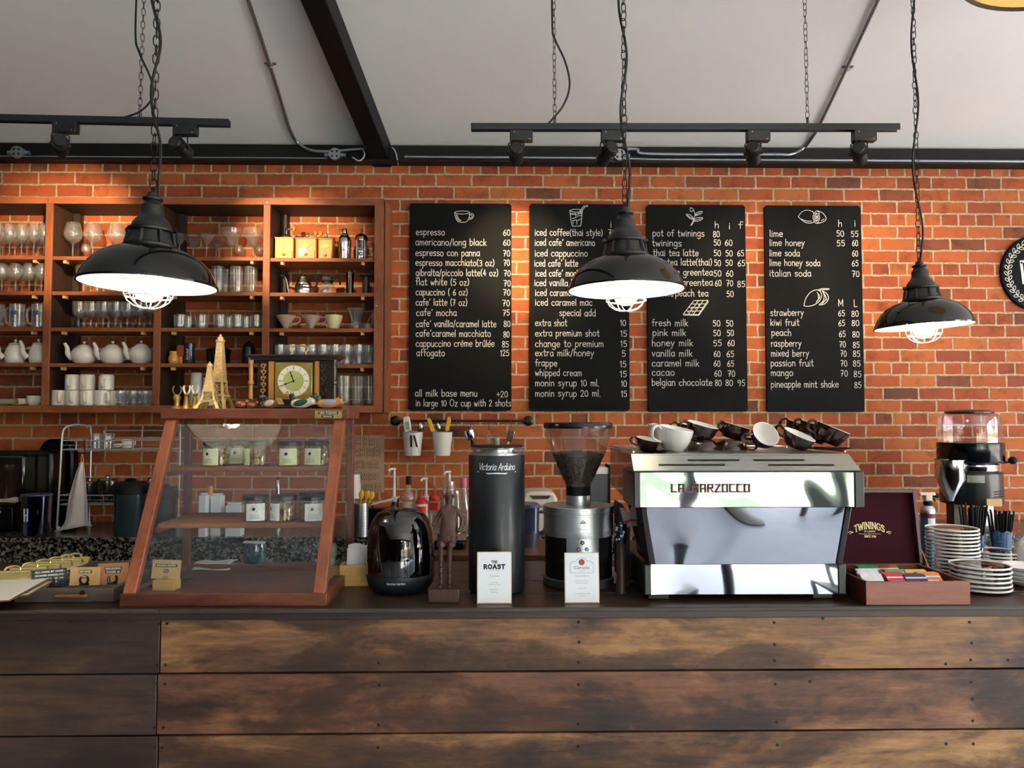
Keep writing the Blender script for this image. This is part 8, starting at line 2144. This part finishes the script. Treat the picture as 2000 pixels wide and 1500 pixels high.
def squeeze(px, d, pyT, pyC0, pyC1, lab, bodym):
    b0 = bk(px, d); z = lambda py: zb_at(py, d); k = SCL(b0.y); r2 = 12.5 * k
    t = thing('squeeze_bottle', lab, 'bottle', b0)
    obj('body', MB().lathe([(0, 0), (r2 * .94, 0), (r2, .006), (r2, z(pyC1) - .004), (r2 * .9, z(pyC1)), (0, z(pyC1))], seg=28), bodym, t)
    obj('cap', MB().lathe([(r2 * .98, z(pyC1) + .0005), (r2 * .98, z(pyC1) + .012), (r2 * .8, z(pyC0)), (.010, z(pyC0) + .008), (.007, z(pyC0) + .012), (.0035, z(pyT)), (0, z(pyT))], seg=28), M_redp, t)
    obj('label', MB().lathe([(r2 * 1.01, z(pyC1) - .05), (r2 * 1.01, z(pyC1) - .012)], seg=14, a0=R(-140), a1=R(-40)), M_redp, t)
squeeze(824, 3.99, 960, 976, 983, 'squeeze bottle with a red cap, left of two', M_pot)
squeeze(850.5, 4.04, 950, 968, 976, 'taller squeeze bottle with a red cap, right of two', M_clearpl)
for k2, (px, pyT, d2, lab) in enumerate(((877, 938, 4.05, 'tall stack of clear plastic cups behind the figure'), (887, 956, 3.96, 'short stack of clear plastic cups behind the figure'))):
    b0 = bk(px, d2); z = zb_at(pyT, d2); t = thing('plastic_cups', lab, 'plastic cups', b0)
    g = MB(); g.lathe([(.046, 0), (.046, .004), (.043, .006)] + [(.043 - .009 * q / 12 + (.0018 if q % 2 else 0), .008 + (z - .012) * q / 12) for q in range(13)] + [(.03, z), (0, z)], seg=28); obj('cups', g, M_clearpl, t)
b0 = bk(906, 4.1); z = lambda py: zb_at(py, 4.1)
t = thing('milk_bottle', 'clear bottle with a pink cap beside the tall grinder', 'bottle', b0)
obj('body', MB().lathe([(0, 0), (.034, 0), (.036, .006), (.036, z(985)), (.018, z(958)), (.015, z(950)), (0, z(950))], seg=28), M_clearpl, t)
obj('cap', MB().lathe([(.017, z(952)), (.018, z(945)), (.018, z(936)), (.014, z(933)), (0, z(933))], seg=20), mat('pink_cap', '#c9677c', .4), t)
# cutlery holder, cone of cups, open book like tray
b0 = bk(705, 3.98); z = lambda py: zb_at(py, 3.98); k = SCL(b0.y)
t = thing('cutlery_holder', 'perforated steel holder with yellow spoons, right of the pastry case', 'holder', b0); r2 = 17 * k
obj('cylinder', MB().lathe([(0, .002), (r2, 0), (r2, z(981)), (r2 * .96, z(981)), (r2 * .96, .006), (0, .006)], seg=32), M_steel, t)
g = MB()
for i in range(10):
    for q in range(9):
        a2 = -PI + PI * (q + .5) / 9; g.M = Matrix.Translation((r2 * 1.002 * math.cos(a2), r2 * 1.002 * math.sin(a2), .012 + i * (z(981) - .02) / 10)) @ Matrix.Rotation(a2 - PI / 2, 4, 'Z'); g.lathe([(0, -.0004), (.0035, -.0004), (.0035, .001)], seg=8, axis='Y')
g.M = Matrix.Identity(4); obj('perforation', g, M_blackmatte, t)
for i, (dx, ln, lab) in enumerate(((.012, 14, 'yellow spoon leaning right in the steel holder'), (.0, 4, 'yellow spoon upright in the steel holder'), (.022, 22, 'yellow spoon leaning furthest right in the steel holder'))):
    s2 = thing('yellow_spoon', lab, 'spoon', (b0.x + dx, b0.y - .01, ZBT + z(981) - .06), rot=(0, R(ln), 0)); obj('handle', MB().tube([(0, 0, 0), (0, 0, .085)], .0035, 6), M_yelp, s2); obj('bowl', MB().ell((0, 0, .102), (.014, .006, .024), 14), M_yelp, s2)
b0 = bk(692, 4.14); z = lambda py: zb_at(py, 4.14)
t = thing('paper_cone', 'white paper cups stacked on the post beside the case', 'paper cups', b0)
g = MB(); g.lathe([(.045, z(972)), (.031, z(926)), (0, z(926))], seg=28); obj('cups', g, M_pot, t)
g = MB(); g.lathe([(0, 0), (.03, 0), (.03, .006), (.008, .01), (.008, z(972)), (.038, z(972)), (.038, z(972) + .004)], seg=20); obj('post', g, M_steel, t)
b0 = bk(752, 4.02); z = lambda py: zb_at(py, 4.02)
t = thing('black_tray', 'black box with a pale propped lid behind the dome speaker', 'box', b0)
obj('body', MB().box(-.075, .075, -.05, .03, 0, z(990)), M_app, t, bevel=.004)
g = MB(); g.box(-.07, .075, -.02, .05, 0, .006); obj('lid', g, M_pot, t, loc=(0, 0, z(990) + .028), rot=(0, R(-15), 0), bevel=.002)
g = MB(); g.tube([(.07, 0, z(990)), (.07, 0, z(990) + .04)], .004, 6); g.tube([(-.06, 0, z(990)), (-.06, 0, z(990) + .012)], .004, 6); obj('prop', g, M_app, t)
# tap seen through the case and papers
b0 = bk(549, 4.3); z = lambda py: zb_at(py, 4.3)
t = thing('tap', 'arched steel tap seen through the pastry case', 'tap', b0)
g = MB(); g.tube(smooth_path([(-.01, 0, 0), (-.01, 0, z(960)), (-.006, -.02, z(938)), (.004, -.06, z(932)), (.016, -.10, z(938)), (.024, -.12, z(962))], 6), .011, 10); obj('spout', g, M_chrome, t)
g = MB(); g.lathe([(0, 0), (.03, 0), (.03, .008), (.016, .012), (.016, .05), (0, .05)], (-.01, 0, 0), 20); obj('base', g, M_chrome, t)
for px, py0, py1, wd, d2, lab in ((402, 966, 1050, 14, 3.98, 'white carton seen through the pastry case, left'), (428, 967, 1050, 20, 4.02, 'white carton seen through the pastry case, beside the first'), (462, 985, 1050, 30, 4.0, 'low white carton seen through the pastry case')):
    b0 = bk(px, d2); k = SCL(b0.y); h = zb_at(py0, d2); t = thing('carton', lab, 'carton', b0)
    obj('body', MB().box(-wd * k / 2, wd * k / 2, -.03, .03, 0, h), M_napkin, t, bevel=.003); obj('flap', MB().box(-wd * k / 2, wd * k / 2, -.002, .002, h + .0005, h + .012), M_napkin, t)
t = thing('sauce_bottle', 'dark bottle with an orange cap seen through the pastry case', 'bottle', bk(413, 4.12)); z = lambda py: zb_at(py, 4.12)
obj('body', MB().lathe([(0, 0), (.03, 0), (.031, .004), (.031, z(985)), (.012, z(972)), (0, z(972))], seg=24), M_amberb, t); obj('cap', MB().lathe([(.016, z(973)), (.016, z(952)), (.010, z(948)), (0, z(948))], seg=18), mat('orange_cap', '#c98a2c', .4), t)
y2 = CAM.y + 2.655; x2 = PX(503, y2)
t = thing('teal_jar', 'teal glass jar standing behind the pastry case', 'jar', (x2, y2, ZCT))
obj('body', MB().lathe([(0, .002), (.034, 0), (.036, .006), (.036, .07), (.033, .084), (.031, .084), (.034, .07), (.033, .008), (0, .006)], seg=28), thin_glass('teal_glass', '#6fa3a8', .1, .3, .8, .05, body='#3f7f86', bodyfac=.45), t)
g = MB(); g.box(-.04, .03, -.02, .02, 0, .002); o = obj('receipt', g, M_napkin, loc=(x2, y2, ZCT + .0845), rot=(0, R(3), R(8))); tag(o, 'white slip of paper lying on the teal jar', 'paper')
# ------------------------------------------------------------------ steel work table between the counters
M_tabletop = wood('table_top', [(0, '#3c2417'), (1, '#6d4428')], scale=3)
yt0 = CAM.y + 2.86; zt_ = P(1000, 1084, yt0).z; xa, xb = PX(835, yt0), PX(1160, yt0)
wt = thing('work_table', 'steel work table with a wooden top between the counters', 'table', ((xa + xb) / 2, yt0, 0)); c1 = (xa + xb) / 2
obj('top', MB().box(xa - c1, xb - c1, .0, .38, zt_ - .022, zt_), M_tabletop, wt, bevel=.002)
obj('steel_front', MB().box(xa - c1, xb - c1, .004, .012, zt_ - .13, zt_ - .0225), M_satin, wt, bevel=.002)
for x in (xa - c1 + .03, xb - c1 - .03):
    for y2 in (.03, .35): obj('leg', MB().box(x - .015, x + .015, y2 - .012, y2 + .015, 0, zt_ - .0225), M_satin, wt)
# jug on it
y2 = CAM.y + 3.06; z2_ = lambda py: P(1000, py, y2).z - zt_; k = SCL(y2)
t = thing('blue_jug', 'blue grey plastic jug with a handle, behind the tall black grinder', 'jug', (PX(1028, y2), y2, zt_)); r2 = 25 * k
M_bj = thin_glass('jug_plastic', '#9aa0bd', .10, .3, .8, .04, body='#5d6384', bodyfac=.4)
obj('body', MB().lathe([(0, .002), (r2 * .92, 0), (r2 * .95, .01), (r2, z2_(995)), (r2 * 1.03, z2_(990)), (r2 * .98, z2_(990)), (r2 * .9, .012), (0, .01)], seg=36), M_bj, t)
obj('lid', MB().lathe([(r2 * 1.04, z2_(990)), (r2 * 1.04, z2_(985)), (r2 * .9, z2_(982)), (0, z2_(982))], seg=36), mat('jug_lid', '#474c68', .3), t)
obj('handle', MB().tube(smooth_path([(r2 * .98, 0, z2_(1000)), (r2 * 1.45, 0, z2_(1001)), (r2 * 1.6, 0, z2_(1018)), (r2 * 1.4, 0, z2_(1036)), (r2 * .97, 0, z2_(1042))], 6), .0065, 8), mat('jug_handle', '#40465f', .3), t)
obj('water', MB().lathe([(0, .012), (r2 * .88, .012), (r2 * .93, z2_(1028)), (0, z2_(1028))], seg=30), mat('dark_drink', '#3c3a44', .15), t)
t = thing('steel_tray', 'dark shiny tray on the work table behind the carved figure', 'tray', (PX(880, y2 - .03), y2 - .03, zt_))
g = MB(); g.box(-.075, .06, -.06, .09, 0, .035); obj('tray', g, M_app, t, bevel=.008); obj('rim', MB().box(-.078, .063, -.063, .093, .0352, .039), M_steel, t)
# water boiler
b0 = bk(1052, 4.1); z = lambda py: zb_at(py, 4.1); k = SCL(b0.y)
M_boil = mat('boiler_white', '#d5cdbe', .4)
t = thing('water_boiler', 'white electric water boiler behind the hopper grinder', 'water boiler', b0)
w2 = 32 * k
obj('body', MB().box(-w2 * .86, w2 * .86, -.09, .11, 0, z(985)), M_boil, t, bevel=.02)
g = MB(); pr2 = [(-w2, z(984)), (w2, z(984)), (w2 * 1.02, z(972)), (w2 * .9, z(960)), (w2 * .5, z(956)), (-w2 * .5, z(956)), (-w2 * .9, z(960)), (-w2 * 1.02, z(972))]; g.prism(pr2, -.12, .12); obj('lid', g, M_boil, t, bevel=.012)
g = MB(); g.prism([(-w2 * .62, z(963.5)), (w2 * .64, z(963.5)), (w2 * .46, z(970)), (-w2 * .42, z(970))], -.124, -.119); obj('panel', g, mat('panel_brown', '#4a3a2e', .4), t)
obj('button', MB().box(w2 * .12, w2 * .32, -.096, -.088, z(988), z(980)), M_chalk, t, bevel=.003)
g = MB(); g.lathe([(0, -.0915), (.012, -.0915), (.012, -.088)], (w2 * .5, 0, z(1040)), 16, axis='Y'); obj('emblem', g, M_redp, t)
obj('hinge', MB().box(w2 * 1.0, w2 * 1.12, -.02, .02, z(978), z(972)), M_boil, t)
# grey panel, towel, patterned cup and rolled cloths left of the machine
b0 = bk(1169, 4.0); z = lambda py: zb_at(py, 4.0); k = SCL(b0.y)
t = thing('steel_cabinet', 'grey metal box with a white top edge behind the hopper grinder', 'box', b0)
obj('body', MB().box(-18 * k, 18 * k, -.02, .12, 0, z(926)), mat('grey_metal', '#5d6064', .4, .5), t, bevel=.003)
obj('top_edge', MB().box(-18 * k, 18 * k, -.022, .12, z(926) + .0005, z(913)), M_pot, t, bevel=.003)
obj('side_edge', MB().box(18 * k + .0005, 21 * k, -.03, .12, 0, z(908)), M_blackmatte, t)
yq = CAM.y + 2.74; 
yk2 = CAM.y + 2.345
cr = thing('towel_stand', 'dark grey stand beside the machine, draped with a towel', 'stand', (PX(1206, yk2), yk2, ZCT))
zs = lambda py: P(1000, py, yk2).z - ZCT; k = SCL(yk2)
g = MB(); g.prism([(-1 * k, 0), (20 * k, 0), (24 * k, zs(1010)), (8 * k, zs(985)), (0, zs(980)), (-2 * k, zs(990))], -.01, .07); obj('body', g, mat('stand_grey', '#2b2c2e', .6), cr, bevel=.004)
o = MB(); q = [(1208, 992), (1216, 992), (1236, 1012), (1239, 1024), (1219, 1030), (1213, 1012)]
o.prism([((a2 - 1206) * k, zs(b2)) for a2, b2 in q], -.018, -.0105)
tw2 = obj('striped_towel', o, M_towel, loc=(PX(1206, yk2), yk2, ZCT)); tag(tw2, 'pale towel with a red stripe draped on the grey stand', 'towel')
o = MB(); o.prism([((a2 - 1206) * k, zs(b2)) for a2, b2 in [(1215.5, 1017), (1237.5, 1010), (1238.6, 1014), (1216.5, 1021.5)]], -.0195, -.0185); obj('stripe', o, M_redp, tw2)
ycp = CAM.y + 2.26
t = thing('patterned_cup', 'navy and white patterned cup by the machine', 'cup', (PX(1211, ycp), ycp, ZCT)); zc2 = lambda py: P(1000, py, ycp).z - ZCT
obj('stand', MB().lathe([(0, 0), (.016, 0), (.014, .006), (.013, zc2(1062))], seg=20), mat('stand_brown', '#3c2a22', .5), t)
def patt():
    m, tt = new_mat('floral_glaze'); N = tt.nodes.new; L = tt.links.new
    out = N('ShaderNodeOutputMaterial'); b = N('ShaderNodeBsdfPrincipled'); L(b.outputs[0], out.inputs[0]); tc = N('ShaderNodeTexCoord')
    v = N('ShaderNodeTexVoronoi'); v.inputs['Scale'].default_value = 90; L(tc.outputs['Object'], v.inputs['Vector'])
    r = ramp(tt, [(0, '#dfe3ea'), (.3, '#dfe3ea'), (.36, '#141b33'), (1, '#141b33')]); L(v.outputs['Distance'], r.inputs[0]); L(r.outputs[0], b.inputs['Base Color']); b.inputs['Roughness'].default_value = .25
    return m
obj('cup', MB().lathe([(0, zc2(1062) + .0005), (.014, zc2(1062) + .0005), (.0165, zc2(1055)), (.0185, zc2(1022)), (.0175, zc2(1022)), (.015, zc2(1055)), (0, zc2(1058))], seg=28), patt(), t)
for px, py, sgn, lab in ((1205, 1143, 1, 'rolled white cloth beside the hopper grinder'), (1232, 1142, 1, 'rolled grey cloth behind the machine corner')):
    p = on(px, py)
    g = MB(); n = 40
    pts = [( .020 * (1 - q / n * .75) * math.cos(q * .42), .020 * (1 - q / n * .75) * math.sin(q * .42)) for q in range(n)]
    for (a2, b2), (c2, d3) in zip(pts, pts[1:]): g.quad((a2 * 1.25, 0, b2 * .8), (c2 * 1.25, 0, d3 * .8), (c2 * 1.25, .12, d3 * .8), (a2 * 1.25, .12, b2 * .8))
    o = obj('rolled_cloth', g, M_towel if px < 1220 else mat('grey_cloth', '#6b6560', .9), loc=(p.x, p.y, ZCT + .018)); so = o.modifiers.new('s', 'SOLIDIFY'); so.thickness = .004
    tag(o, lab, 'cloth')
